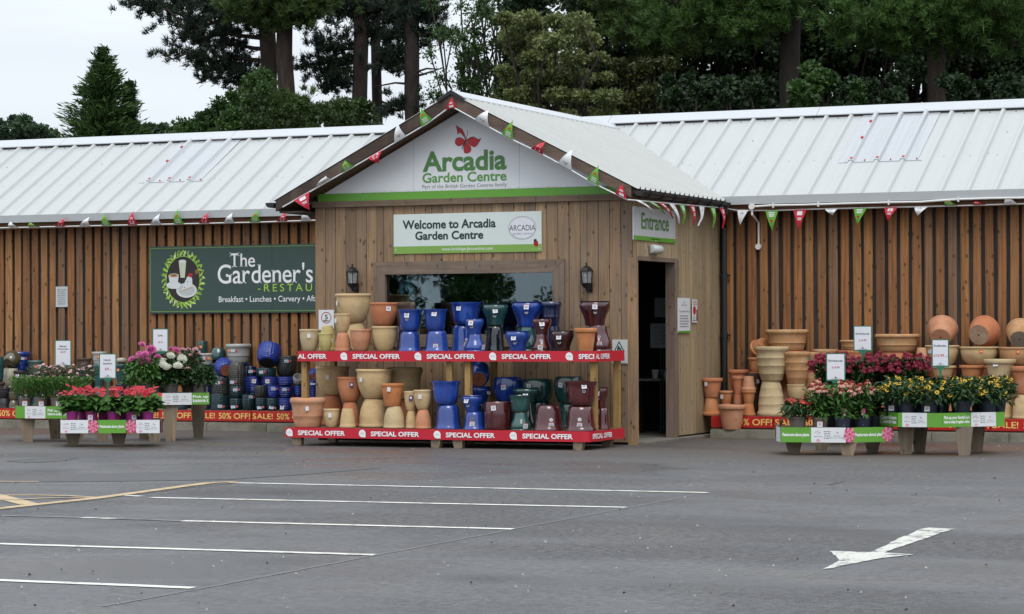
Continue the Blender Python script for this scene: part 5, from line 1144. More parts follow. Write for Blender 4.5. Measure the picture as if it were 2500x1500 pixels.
column(750, 778, 930, 1004, A1+.2, 'cyl', BLUER, 'blue cylinder between the yellow posts', base=Z, st='b.1,.8', group=GS, key='l30')
tipped(752, 780, 902, 930, A1+.2, 'egg', BLUED, 'small blue pot tipped to show its foot between the yellow posts', 'l30', R(70), 0, '', GS, CLAYB)
pot(430, 458, 985, 1006, A1, 'cyl', TEALD, 'dark teal pot low behind the pale dahlia bench leg', base=Z, group=GS)
pot(489, 513, 985, 1006, A1, 'cyl', TEALD, 'dark teal pot with orange ticket low behind the dark dahlia bench leg', base=Z, st='k-.2,.6', group=GS)
# sale pots at the far end by the mixed perennials
GF = 'glazed sale pots behind the perennials'
column(-18, 12, 938, 1000, A1, 'cyl', BROWN, 'dark brown cylinder at the far end of the sale pots', base=Z, group=GF, key='f1')
pot(-16, 10, 876, 938, A1, 'egg', TEAL, 'dark teal pot on a dark brown cylinder at the far end', False, 'f1', group=GF)
pot(7, 44.5, 948, 1000, A2, 'cyl', OLG, 'bronze cylinder under the cream cup pot', True, Z, group=GF, key='f4')
pot(7, 44.5, 905.5, 948, A2, 'egg', CREAMG, 'cream cup shaped pot under the tipped bronze pot', False, 'f4', group=GF, key='f2')
tipped(8, 49, 872, 905, A2, 'egg', OLG, 'glossy bronze pot tipped over on the cream cup', 'f2', R(55), -.6, 's.3,.7', GF)
pot(16, 74, 911, 1000, A3, 'cyl', NAVY, 'tall navy cylinder under the big blue pot by the perennials', True, Z, group=GF, key='f3')
pot(14, 76, 866, 911, A3, 'wide', BLUE, 'big plain blue pot behind the perennials', False, 'f3', 'b.4,.65', group=GF)
column(33, 66, 946, 1002, A2-.1, 'cyl', NAVY, 'dark cylinder under the black labelled pot', True, Z, group=GF, key='f5')
pot(33, 66, 912.6, 946, A2-.1, 'taper', BLKP, 'black pot with a pale label behind the perennials', False, 'f5', 's-.5,.65', group=GF)
column(68, 106, 916, 1000, A3, 'cyl', TEAL, 'tall teal cylinder under the grey green pot', True, Z, group=GF, key='f6')
pot(67, 107, 887, 916, A3, 'wide', glaze('sage_glaze', (.07, .12, .11), (.09, .15, .13), .3), 'grey green pot with red tickets behind the perennials', False, 'f6', 'k.0,.5 s.5,.5', group=GF)
column(-4, 25, 956, 1004, A1-.06, 'taper', BLKP, 'black flowerpot low at the far end of the bed', base=Z, group=GF)
column(21, 45, 965, 1004, A1-.08, 'taper', OLG, 'small olive bronze pot low at the far end of the bed', base=Z, group=GF)
column(186, 224, 907, 1002, A3, 'cyl', NAVY, 'navy cylinder hidden behind the perennials', True, Z, group=GF, key='f12')
pot(186, 224, 882, 907, A3, 'wide', BROWN, 'dark brown pot showing behind the perennials', False, 'f12', group=GF)
column(224, 260, 897, 1002, A3, 'cyl', TEAL, 'teal cylinder hidden behind the gerbera price card', True, Z, group=GF, key='f9')
pot(224, 262, 866, 897, A3, 'wide', GREYW, 'grey white pot half hidden by the gerbera price card', False, 'f9', 'k-.1,.6', group=GF)
column(283, 311, 942, 1002, A2, 'cyl', NAVY, 'navy cylinder behind the gerberas', True, Z, group=GF, key='f11')
pot(281, 312, 894, 942, A2, 'taper', TEAL, 'dark teal pot behind the gerberas with an orange ticket', False, 'f11', 'k-.6,.7', group=GF, key='f10')
tipped(283, 310, 878, 897, A2, 'egg', CREAMG, 'small cream pot laid over the dark teal pot behind the gerberas', 'f10', R(15), 0, '', GF, tall=.5)

# terracotta sale pots on the doorway side ------------------------------------
GR = 'terracotta sale pots beside the doorway'
pot(1715, 1759, 973, 1017, A1, 'taper', ORANGE, 'upturned orange flowerpot nearest the doorway', True, Z, group=GR, key='r2')
pot(1712, 1765, 926, 973, A1, 'taper', TERRA, 'weathered terracotta flowerpot on the upturned orange one nearest the doorway', False, 'r2', 't-.6,.8', group=GR)
pot(1752, 1821.5, 989, 1049, 28.72, 'taper', PINK, 'large pale pink flowerpot standing on the kerb before the sale board', base=KZ, group=GR)
pot(1757, 1789, 987, 1017, A1+.03, 'taper', TERRA, 'small upturned pot behind the pale pink flowerpot', True, Z, group=GR, key='r3')
pot(1755.5, 1790, 957, 987, A1+.03, 'taper', ORANGE, 'small bright orange flowerpot behind the pale pink one', False, 'r3', 't-.6,.7', group=GR)
pot(1787, 1816, 989, 1017, A1+.08, 'taper', TERRA, 'small flowerpot low between the stacks', True, Z, group=GR, key='r8')
pot(1791, 1814, 967, 989, A1+.08, 'cyl', TERRA, 'small terracotta cylinder under the slender tapered pot', False, 'r8', group=GR, key='r6')
pot(1786.6, 1818, 921.5, 967, A1+.08, 'taper', TERRA, 'slender tapered terracotta pot between the stacks', False, 'r6', group=GR)
pot(1781, 1824, 955, 1017, A2, 'taper', TERRA, 'upturned terracotta pot behind the slender tapered pot', True, Z, group=GR, key='r5')
pot(1777, 1828, 907, 955, A2, 'taper', TERRA, 'broad terracotta flowerpot behind the slender tapered pot', False, 'r5', group=GR)
pot(1810, 1846, 987.5, 1017, A1+.02, 'taper', ORANGE, 'upturned orange pot at the foot of the three pot stack', True, Z, group=GR, key='r7')
pot(1810, 1846, 955.7, 987.5, A1+.02, 'taper', ORANGE, 'orange patterned pot in the middle of the three pot stack', False, 'r7', group=GR, key='r7b')
pot(1810, 1846, 921, 955.7, A1+.02, 'taper', PINK, 'upturned pink pot on top of the three pot stack', True, 'r7b', group=GR)
pot(1812, 1862, 915, 1017, A2+.12, 'taper', BROWN, 'tall dark grey brown pot behind the three pot stack', base=Z, group=GR, key='r9', st='t.5,.85')
column(1828, 1857, 914, 1017, A3+.06, 'cyl', TERRA, 'tall terracotta cylinder against the boards', True, Z, group=GR, key='r11')
pot(1826, 1859, 878, 914, A3+.06, 'taper', ORANGE, 'orange flowerpot behind the tall sandy pair', False, 'r11', group=GR, key='r10')
tipped(1833, 1882, 829, 878, A3+.06, 'taper', ORANGE, 'orange flowerpot lying over behind the tall sandy pair', 'r10', R(120), .6, '', GR, tall=.8)
pot(1848.6, 1918, 931, 1017, A1+.06, 'ridge', PALE, 'large upturned pale pot under the tall sandy urn', True, Z, group=GR, key='r14')
pot(1843, 1926.5, 848, 931, A1+.06, 'ridge', PALE, 'tall sandy urn with ridges on a large upturned pale pot', False, 'r14', group=GR)
column(1872, 1970, 861, 1017, A3, 'wide', TERRA, 'large upturned terracotta pot under the widest terracotta bowl', True, Z, group=GR, key='r12')
pot(1868, 1975, 809, 861, A3, 'wide', TAN, 'widest terracotta bowl topmost behind the sandy urns', False, 'r12', 'k-.5,.2', group=GR)
column(1921, 1969, 940, 1017, A1+.1, 'urn', CREAM, 'upturned cream pot under the tan ridged urn', True, Z, group=GR, key='r16')
pot(1912, 1978, 860.7, 940, A1+.1, 'ridge', TAN, 'tan ridged urn beside the echinacea bench', False, 'r16', group=GR)
column(1958, 2000, 943, 1017, A2+.06, 'urn', CREAM, 'upturned cream pot half hidden behind the echinaceas', True, Z, group=GR, key='r17')
pot(1955, 2002, 862.5, 943, A2+.06, 'ridge', TAN, 'tan urn half hidden behind the echinaceas', False, 'r17', group=GR)
column(1985, 2050, 856, 1017, A3, 'wide', TAN, 'deep tan pot behind the dark red echinaceas', base=Z, group=GR)
column(2046, 2118, 858, 1017, A3, 'wide', TERRA, 'upturned terracotta pot behind the echinacea price card', True, Z, group=GR, key='r18')
pot(2050, 2124, 833, 858, A3, 'wide', TAN, 'terracotta bowl half hidden by the echinacea price card', False, 'r18', group=GR)
pot(2140, 2242, 860, 1017, A3, 'wide', TERRA, 'upturned terracotta pot under the long wide bowl', True, Z, group=GR, key='r20')
pot(2136, 2246, 817, 860, A3, 'wide', TAN, 'wide tan terracotta bowl behind the dark red echinaceas', False, 'r20', group=GR)
column(2234, 2266, 892, 1017, A2, 'cyl', TERRA, 'tall terracotta cylinder beside the rudbeckia card', True, Z, group=GR, key='r25')
pot(2234, 2266, 848.5, 892, A2, 'tall', PINK, 'upturned pink terracotta pot between bowls and rudbeckia card', True, 'r25', group=GR)
for key, x0, x1, ya, yb_, m, lab in (('r24', 2258, 2343, 843.5, 895, CREAM, 'cream bowl under the first tipped terracotta pot'), ('r26', 2343, 2439, 846, 892, CREAM, 'sandy bowl with a red ticket under the middle tipped pot'), ('r27', 2438, 2525, 846, 892, TAN, 'tan bowl under the last tipped terracotta pot')):
    column(x0+6, x1-6, yb_, 1017, A3, 'wide', TERRA, 'upturned terracotta pot below the '+lab.split(' under')[0], True, Z, group=GR, key=key)
    pot(x0, x1, ya, yb_, A3, 'urn', m, lab, False, key, 'k.1,.75' if key != 'r24' else 'b-.7,.7', group=GR, key=key+'t')
tipped(2261, 2338, 783, 846, A3, 'tall', PINK, 'tipped terracotta pot showing its foot above the rudbeckia card', 'r24t', R(58), -.15, 'k.6,.8', GR, tall=.75)
tipped(2358, 2439, 784, 847, A3, 'tall', TERRA, 'tipped terracotta pot with dark drain hole topmost above the sandy bowl', 'r26t', R(78), -.35, '', GR, clay('foot_tan', (.30, .19, .12), (.34, .22, .15)), tall=.75)
tipped(2454, 2528, 782, 847, A3, 'tall', TAN, 'tipped sandy pot with a grey foot at the end of the row', 'r27t', R(60), -.1, 'k.3,.8', GR, clay('foot_grey', (.22, .18, .14), (.26, .21, .16)), tall=.75)
column(2275, 2330, 921, 1017, A2+.02, 'urn', TERRA, 'upturned terracotta pot under the small cream bowl', True, Z, group=GR, key='r30')
pot(2271, 2334, 892, 921, A2+.02, 'taper', CREAM, 'small cream bowl behind the rudbeckia card', False, 'r30', group=GR)
column(2348, 2398, 925, 1017, A2, 'urn', TERRA, 'upturned terracotta pot under the orange bowl', True, Z, group=GR, key='r28')
pot(2342, 2404, 890, 925, A2, 'taper', ORANGE, 'plain orange bowl behind the rudbeckias', False, 'r28', group=GR)
pot(2408, 2474, 932, 1017, A1+.1, 'urn', CREAM, 'upturned cream pot behind the last rudbeckia', True, Z, group=GR, key='r29')
pot(2403, 2480, 873, 932, A1+.1, 'taper', PALE, 'pale cream flowerpot with blue ticket above the rudbeckias', False, 'r29', 's-.3,.8', group=GR)
pot(2471, 2532, 957, 1018, A1, 'urn', CREAM, 'upturned cream pot at the far end of the terracotta row', True, Z, group=GR, key='r31')
pot(2470, 2534, 890, 957, A1, 'taper', TERRA, 'terracotta flowerpot on the upturned cream pot at the row end', False, 'r31', group=GR)
# ------------------------------------------------------------------ benches
def banner_marks(b, u0, u1, z0, z1, kind, y, seed=1):
    h = z1-z0; wv = u1-u0
    if kind == 'logo':      # white panel: small tree emblem, lines of print, butterfly mark
        butterfly(b, None, u0+wv*.76, z0+h*.66, h*.10, 2, 3); put(b, word('British', u0+wv*.66, u0+wv*.86, z0+h*.40, z0+h*.50, y=y-.001), 3); put(b, word('Garden Centres', u0+wv*.58, u0+wv*.95, z0+h*.28, z0+h*.36, y=y-.001), 3)
        r = random.Random(seed)
        for i in range(26): a = r.uniform(0, math.pi); q = r.uniform(.4, 1)*h*.17; flat(b, ell(u0+wv*.2+q*math.cos(a)*1.3, z0+h*.62+q*math.sin(a), h*.018, h*.018, 6), y-.001, r.choice([2, 4, 3]))
        flat(b, [(u0+wv*.195, z0+h*.48), (u0+wv*.205, z0+h*.48), (u0+wv*.203, z0+h*.68), (u0+wv*.197, z0+h*.68)], y-.001, 3); scribble(b, u0+wv*.08, u0+wv*.32, z0+h*.34, z0+h*.44, 1, 3, 2, .95, y-.001)
        flat(b, ell(u0+wv*.2, z0+h*.14, h*.13, h*.10, 14), y-.001, 4); scribble(b, u0+wv*.36, u0+wv*.58, z0+h*.22, z0+h*.8, 4, 3, seed, .95, y-.001)
    elif kind == 'flower':
        r = random.Random(seed); c = (u0+wv*.5, z0+h*.5)
        flat(b, [(u0, z0), (u1, z0), (u1, z1), (u0, z1)], y-.0008, 5)
        for i in range(60):
            t = i/60; q = (1-t)**.7*h*.46; a = i*2.4; flat(b, ell(c[0]+q*math.cos(a)*.85, c[1]+q*math.sin(a), h*.085, h*.085, 7), y-.001-.00004*i, 2 if i % 3 else 4)
        for i in range(8): flat(b, ell(u0+wv*r.random(), r.choice([z0+h*.06, z1-h*.06]), h*.07, h*.05, 8), y-.0009, r.choice([2, 4, 6]))
BANM = [green_print, sign_white, pink_print, text_grey, pink_pale, plain('print_dark', (.05, .05, .04), .5), plain('print_red', (.5, .05, .04), .5), text_white]
BENCH = {}
def bench(label, front, ybot, Yref, legs, panels, depth=.72, group='plant benches'):
    """low plant bench: tray on tapered plank legs with printed card round its edge. front = tray edge seen from the car park"""
    xm = sum(p[0] for p in front)/len(front); ym = sum(p[1] for p in front)/len(front)
    Yref = gz(legs[0][0], legs[0][1])[1]-.05; zt = gy(xm, ym, Yref)[2]; F = [gz(p[0], p[1], zt) for p in front]; k = mpp(F[0]); h = (ybot-ym)*k; zb_ = zt-h
    dv = np.array([F[0][0]/np.hypot(*F[0][:2]), F[0][1]/np.hypot(*F[0][:2])]); Bk = [np.array([p[0]+dv[0]*depth, p[1]+dv[1]*depth]) for p in F]
    c = np.mean(np.array([p[:2] for p in F]+[p for p in Bk]), 0); t = thing('plant_bench', label, 'bench', (c[0], c[1], 0), group=group)
    poly = [tuple(p[:2]) for p in F]+[tuple(p) for p in Bk[::-1]]
    b = MB(); b.slab(poly, zt-.075, zt-.05); obj('tray_floor', b.mesh('tray_floor', W_TRAY), t)
    n = len(poly)
    for i in range(n):
        p, q = poly[i], poly[(i+1) % n]; d = np.array(q)-np.array(p); L = np.hypot(*d); d /= L; nr = np.array([d[1], -d[0]])
        b = MB(); o = nr*.0
        b.slab([(p[0], p[1]), (q[0], q[1]), (q[0]-nr[0]*.018, q[1]-nr[1]*.018), (p[0]-nr[0]*.018, p[1]-nr[1]*.018)], zb_+.004, zt-.006); obj('tray_side', b.mesh('tray_side', W_TRAY), t)
    for i, segs in enumerate(panels):
        p, q = np.array(F[i][:2]), np.array(F[i+1][:2]); d = (q-p); L = np.hypot(*d); d /= L; nr = np.array([d[1], -d[0]])
        for f0, f1, kind, txt in segs:
            b = MB(); flat(b, [(f0*L, zb_), (f1*L, zb_), (f1*L, zt), (f0*L, zt)], 0, 0 if kind in 'gG' else 1)
            if kind == 'logo' or kind == 'flower': banner_marks(b, f0*L, f1*L, zb_, zt, kind, 0, int(f0*97)+i)
            elif txt:
                ls = txt.split('|'); w_ = (f1-f0)*L; hh = zt-zb_
                for j, s_ in enumerate(ls):
                    zc = zb_+hh*(.5 if len(ls) == 1 else .66-.3*j)-.0; put(b, word(s_, (f0+.06*(f1-f0))*L, (f1-.06*(f1-f0))*L, zc-hh*.16, zc+hh*.13, bold=.035, y=-.001), 7)
            r_ = random.Random(int(f0*1000)); 
            b.v = [(p[0]+d[0]*u+nr[0]*(.004-dd), p[1]+d[1]*u+nr[1]*(.004-dd), z) for u, dd, z in b.v]
            obj('printed_card', b.mesh('printed_card', BANM, fix=False), t)
    for (x, y, back) in legs:
        g_ = gz(x, y); tp = np.array([g_[0], g_[1], zb_+.003]); b = MB(); sd_ = .0
        side = Vector((dv[1], -dv[0], 0)); b.beam(tuple(tp), (g_[0], g_[1], 0), .185, .075, up=(dv[0], dv[1], 0), w2=.115, h2=.07); obj('leg', b.mesh('leg', W_LEG), t)
    BENCH[round(zt-.049, 5)] = (F, dv); return zt-.049, dv
def on_tray(px, z, back=0.15, ref=None):
    """place on a bench: distance chosen from the front edge"""
    pass
g1 = 'Pick up your FamilyCard|instore today & register online'
zA, dvA = bench('high plant bench under the mixed perennials', [(38, 992), (205, 993)], 1022, 25.0, [(68, 1079, 0), (135, 1072, 1), (190, 1079, 0)], [[(0, .14, 'g', ''), (.14, .44, 'logo', ''), (.44, 1, 'g', g1)]])
zB, dvB = bench('low plant bench under the red gerberas', [(148, 1026), (390, 1025.5), (397, 1023)], 1057, 24.45, [(178, 1088, 0), (290, 1089, 0), (250, 1078, 1), (378, 1079, 1)], [[(0, .28, 'logo', ''), (.28, .38, 'flower', ''), (.38, .66, 'g', 'Passionate about plants'), (.66, .76, 'flower', ''), (.76, 1, 'logo', '')], [(0, 1, 'flower', '')]])
zC, dvC = bench('tall plant bench under the pink and white dahlias', [(330, 961), (511, 959)], 989, 24.92, [(416, 1077, 0), (484, 1069, 1), (352, 1072, 1)], [[(0, .36, 'g', ''), (.36, .76, 'logo', ''), (.76, 1.0, 'g', 'Pick up|instore t')]], depth=.7)
zD, dvD = bench('low plant bench under the pink echinaceas', [(1896, 1041), (1906, 1043.5), (2065, 1044.5), (2170, 1042.5), (2180, 1041)], 1078.5, 24.75, [(1938, 1108, 0), (2070, 1112, 0), (2005, 1100, 1), (2130, 1102, 1)], [[(0, 1, 'w', '')], [(0, .47, 'g', 'Passionate about plants'), (.47, 1, 'logo', '')], [(0, .16, 'flower', ''), (.16, .93, 'g', 'Passionate about plants'), (.93, 1, 'flower', '')], [(0, 1, 'w', '')]])
zE, dvE = bench('high plant bench under the yellow rudbeckias', [(2147, 1005), (2192, 1008), (2300, 1009), (2452, 1006)], 1041, 24.98, [(2212, 1109, 0), (2354, 1112, 0), (2245, 1104, 1), (2385, 1103, 1)], [[(0, 1, 'g', 'Garden|Centres')], [(0, .1, 'g', ''), (.1, .66, 'logo', ''), (.66, 1, 'g', '')], [(0, .46, 'g', g1), (.46, .86, 'logo', ''), (.86, 1, 'g', '')]], depth=.8)
# text that runs over the front face of the rudbeckia bench
# a taller bench behind carries the dark red echinaceas
zF, dvF = bench('tallest plant bench under the dark red echinaceas', [(1990, 962), (2262, 961)], 990, 26.0, [(2010, 1088, 0), (2240, 1089, 0), (2040, 1084, 1), (2220, 1084, 1)], [[(0, .3, 'g', ''), (.3, .6, 'logo', ''), (.6, 1, 'g', g1)]], depth=.6)

# ------------------------------------------------------------------ plants
LF_D = leafm('dark_leaf', (.018, .050, .016), (.035, .085, .024), (.05, .115, .035)); LF_G = leafm('mid_leaf', (.045, .12, .022), (.075, .185, .036), (.11, .24, .055)); LF_L = leafm('light_leaf', (.05, .13, .02), (.09, .20, .035), (.13, .26, .06))
def petal_m(name, c, c2=None, rough=.55): return leafm(name, c, c2 or tuple(x*.8 for x in c), None, rough, .15)
P_CORAL = petal_m('coral_petal', (.52, .014, .038), (.58, .035, .06)); P_PINK = petal_m('pink_petal', (.62, .10, .32), (.68, .20, .42)); P_WHITE = petal_m('white_petal', (.72, .72, .62), (.66, .66, .55)); P_PALE = petal_m('pale_pink_petal', (.70, .36, .42), (.72, .45, .48)); P_MAG = petal_m('crimson_petal', (.16, .005, .018), (.22, .010, .034)); P_SAL = petal_m('salmon_petal', (.66, .20, .18), (.70, .38, .28)); P_YEL = petal_m('yellow_petal', (.60, .37, .012), (.66, .43, .03)); P_RED = petal_m('red_petal', (.42, .018, .022), (.50, .03, .03)); P_DKRED = petal_m('dark_red_cone', (.20, .02, .012), (.26, .03, .015)); P_EYE = petal_m('brown_eye', (.02, .010, .006), (.03, .014, .01)); P_PUR = petal_m('purple_petal', (.16, .02, .13), (.22, .04, .18)); P_CEN = petal_m('gold_centre', (.5, .3, .05))
STEMM = plain('stem_green', (.05, .11, .03), .6)
def leaf_mesh(n, pts_dirs, L, Wd, bend, rg, mat, name='foliage', seg=2):
    """many bent leaves; pts_dirs: (base point, direction) arrays"""
    P, D = pts_dirs; n = len(P); L = np.asarray(L)*np.ones(n); Wd = np.asarray(Wd)*np.ones(n)
    D = D/np.linalg.norm(D, axis=1)[:, None]; up = np.tile(np.array([0, 0, 1.]), (n, 1))+rg.normal(0, .45, (n, 3)); S = np.cross(D, up); S /= np.linalg.norm(S, axis=1)[:, None]+1e-9; Nn = np.cross(S, D)
    v = np.zeros((n, 6, 3)); b_ = np.asarray(bend)*np.ones(n)
    mid = P+D*(L*.5)[:, None]+Nn*(b_*L*.12)[:, None]; tip = P+D*(L*.97)[:, None]-np.array([0, 0, 1.])*(b_*L*.30)[:, None]
    v[:, 0] = P; v[:, 1] = mid+S*(Wd*.5)[:, None]; v[:, 2] = mid-S*(Wd*.5)[:, None]; v[:, 3] = tip
    q1 = P+D*(L*.75)[:, None]+Nn*(b_*L*.02)[:, None]-np.array([0, 0, 1.])*(b_*L*.08)[:, None]; v[:, 4] = q1+S*(Wd*.36)[:, None]; v[:, 5] = q1-S*(Wd*.36)[:, None]
    idx = (np.arange(n)*6)[:, None]; f = np.concatenate([idx+np.array([[0, 2, 1, 1]]), idx+np.array([[1, 2, 5, 4]]), idx+np.array([[4, 5, 3, 3]])]) if False else None
    tri = np.concatenate([idx+np.array([[0, 2, 1]]), idx+np.array([[1, 2, 5]]), idx+np.array([[1, 5, 4]]), idx+np.array([[4, 5, 3]])])
    return np_mesh(name, v.reshape(-1, 3), tri, mat)
def np_mesh(name, v, f, mat, smooth=False):
    me = bpy.data.meshes.new(name); k = f.shape[1]; me.vertices.add(len(v)); me.vertices.foreach_set('co', np.ascontiguousarray(v, dtype=np.float32).ravel())
    me.loops.add(f.size); me.loops.foreach_set('vertex_index', np.ascontiguousarray(f, dtype=np.int32).ravel()); me.polygons.add(len(f)); me.polygons.foreach_set('loop_start', np.arange(0, f.size, k, dtype=np.int32)); me.polygons.foreach_set('loop_total', np.full(len(f), k, dtype=np.int32))
    me.materials.append(mat) if not isinstance(mat, list) else [me.materials.append(m) for m in mat]
    if smooth: me.polygons.foreach_set('use_smooth', [True]*len(f))
    me.update(calc_edges=True); return me
def daisy(name, n, r, rin, cup, petal, centre, droop=0., wide=1.0, cz=.0, ch=.3):
    """ray flower: n petals round a domed centre"""
    b = MB()
    for i in range(n):
        a = 2*math.pi*i/n+rnd.uniform(-.08, .08); wv = math.pi/n*r*.95*wide; rr = r*rnd.uniform(.9, 1.05); c_, s_ = math.cos(a), math.sin(a)
        def T(x, y, z): return (x*c_-y*s_, x*s_+y*c_, z)
        z1 = cup*r*.5-droop*r*.25; z2 = cup*r*.6-droop*r*.95
        b.add([T(rin*.5, 0, 0), T(rr*.6, wv*.5, z1), T(rr*.6, -wv*.5, z1), T(rr, wv*.28, z2), T(rr, -wv*.28, z2)], [(0, 2, 1), (1, 2, 4, 3)], 0)
    b.lathe([(rin, -.002), (rin*.95, rin*ch*.6+cz), (rin*.6, rin*ch+cz), (0, rin*ch*1.15+cz)], 9, 1)
    return b.mesh(name, [petal, centre], fix=False)
def pompon(name, r, petal, centre, rows=5, flat_=.62):
    b = MB(); k = 0
    for j in range(rows):
        t = j/(rows-1); el_ = R(5+78*t); n = max(5, int(15*(1-t*.7))); 
        for i in range(n):
            a = 2*math.pi*i/n+j*.5+rnd.uniform(-.1, .1); rr = r*rnd.uniform(.92, 1.05)*(1-.12*t); c_, s_ = math.cos(a), math.sin(a); wv = r*.30
            x1, z1 = rr*.7*math.cos(el_), rr*.62*math.sin(el_)*flat_*1.3; x2, z2 = rr*math.cos(el_*.85), rr*math.sin(el_*.85)*flat_*1.3
            def T(x, y, z): return (x*c_-y*s_, x*s_+y*c_, z)
            b.add([T(r*.08, 0, 0), T(x1, wv*.55, z1), T(x1, -wv*.55, z1), T(x2, 0, z2+r*.05)], [(0, 2, 1), (1, 2, 3)], 0)
    b.lathe([(r*.5, 0), (r*.45, r*.35), (0, r*.5)], 8, 1)
    return b.mesh(name, [petal, centre], fix=False)
FL = {'gerbera': daisy('flower', 18, .036, .009, .25, P_CORAL, P_DKRED, wide=1.7), 'pinkdahlia': pompon('flower', .062, P_PINK, P_PINK), 'whitedahlia': pompon('flower', .066, P_WHITE, P_WHITE), 'paledahlia': pompon('flower', .042, P_PALE, P_SAL, 4),
      'crimson': daisy('flower', 13, .052, .024, .0, P_MAG, P_MAG, droop=.75, wide=1.5, ch=1.0), 'salmon': daisy('flower', 13, .048, .023, .0, P_SAL, P_DKRED, droop=.7, wide=1.5, ch=1.1), 'rud': daisy('flower', 12, .029, .009, .1, P_YEL, P_EYE, droop=.1, wide=1.5, ch=.9), 'red': daisy('flower', 14, .036, .012, .3, P_RED, P_CEN, wide=1.6), 'purple': daisy('flower', 11, .026, .01, .1, P_PUR, P_CEN, wide=1.5), 'pinkspray': daisy('flower', 8, .022, .007, .1, P_PALE, P_PINK, wide=1.5)}
POTM = {}
def pot_mesh(r, h, m):
    key = (round(r, 3), round(h, 3), m.name)
    if key not in POTM:
        b = MB(); b.lathe([(0, 0), (.74*r, 0), (.76*r, .01), (.93*r, h*.86), (1.0*r, h*.87), (1.0*r, h), (.93*r, h), (.90*r, h*.85), (0, h*.84)], 22); POTM[key] = smooth_by_angle(b.mesh('pot', m), 45)
    return POTM[key]
TAGS = {}
def tag_mesh(c):
    if c not in TAGS: b = MB(); b.box((-.003, -.001, -.10), (.003, .001, .0), 0); b.box((-.022, -.0015, 0), (.022, .0015, .075), 1); b.add([(-.018, -.002, .004), (.018, -.002, .004), (.018, -.002, .02), (-.018, -.002, .02)], [(0, 1, 2, 3)], 0); TAGS[c] = b.mesh('plant_label', [white_plastic, c])
    return TAGS[c]
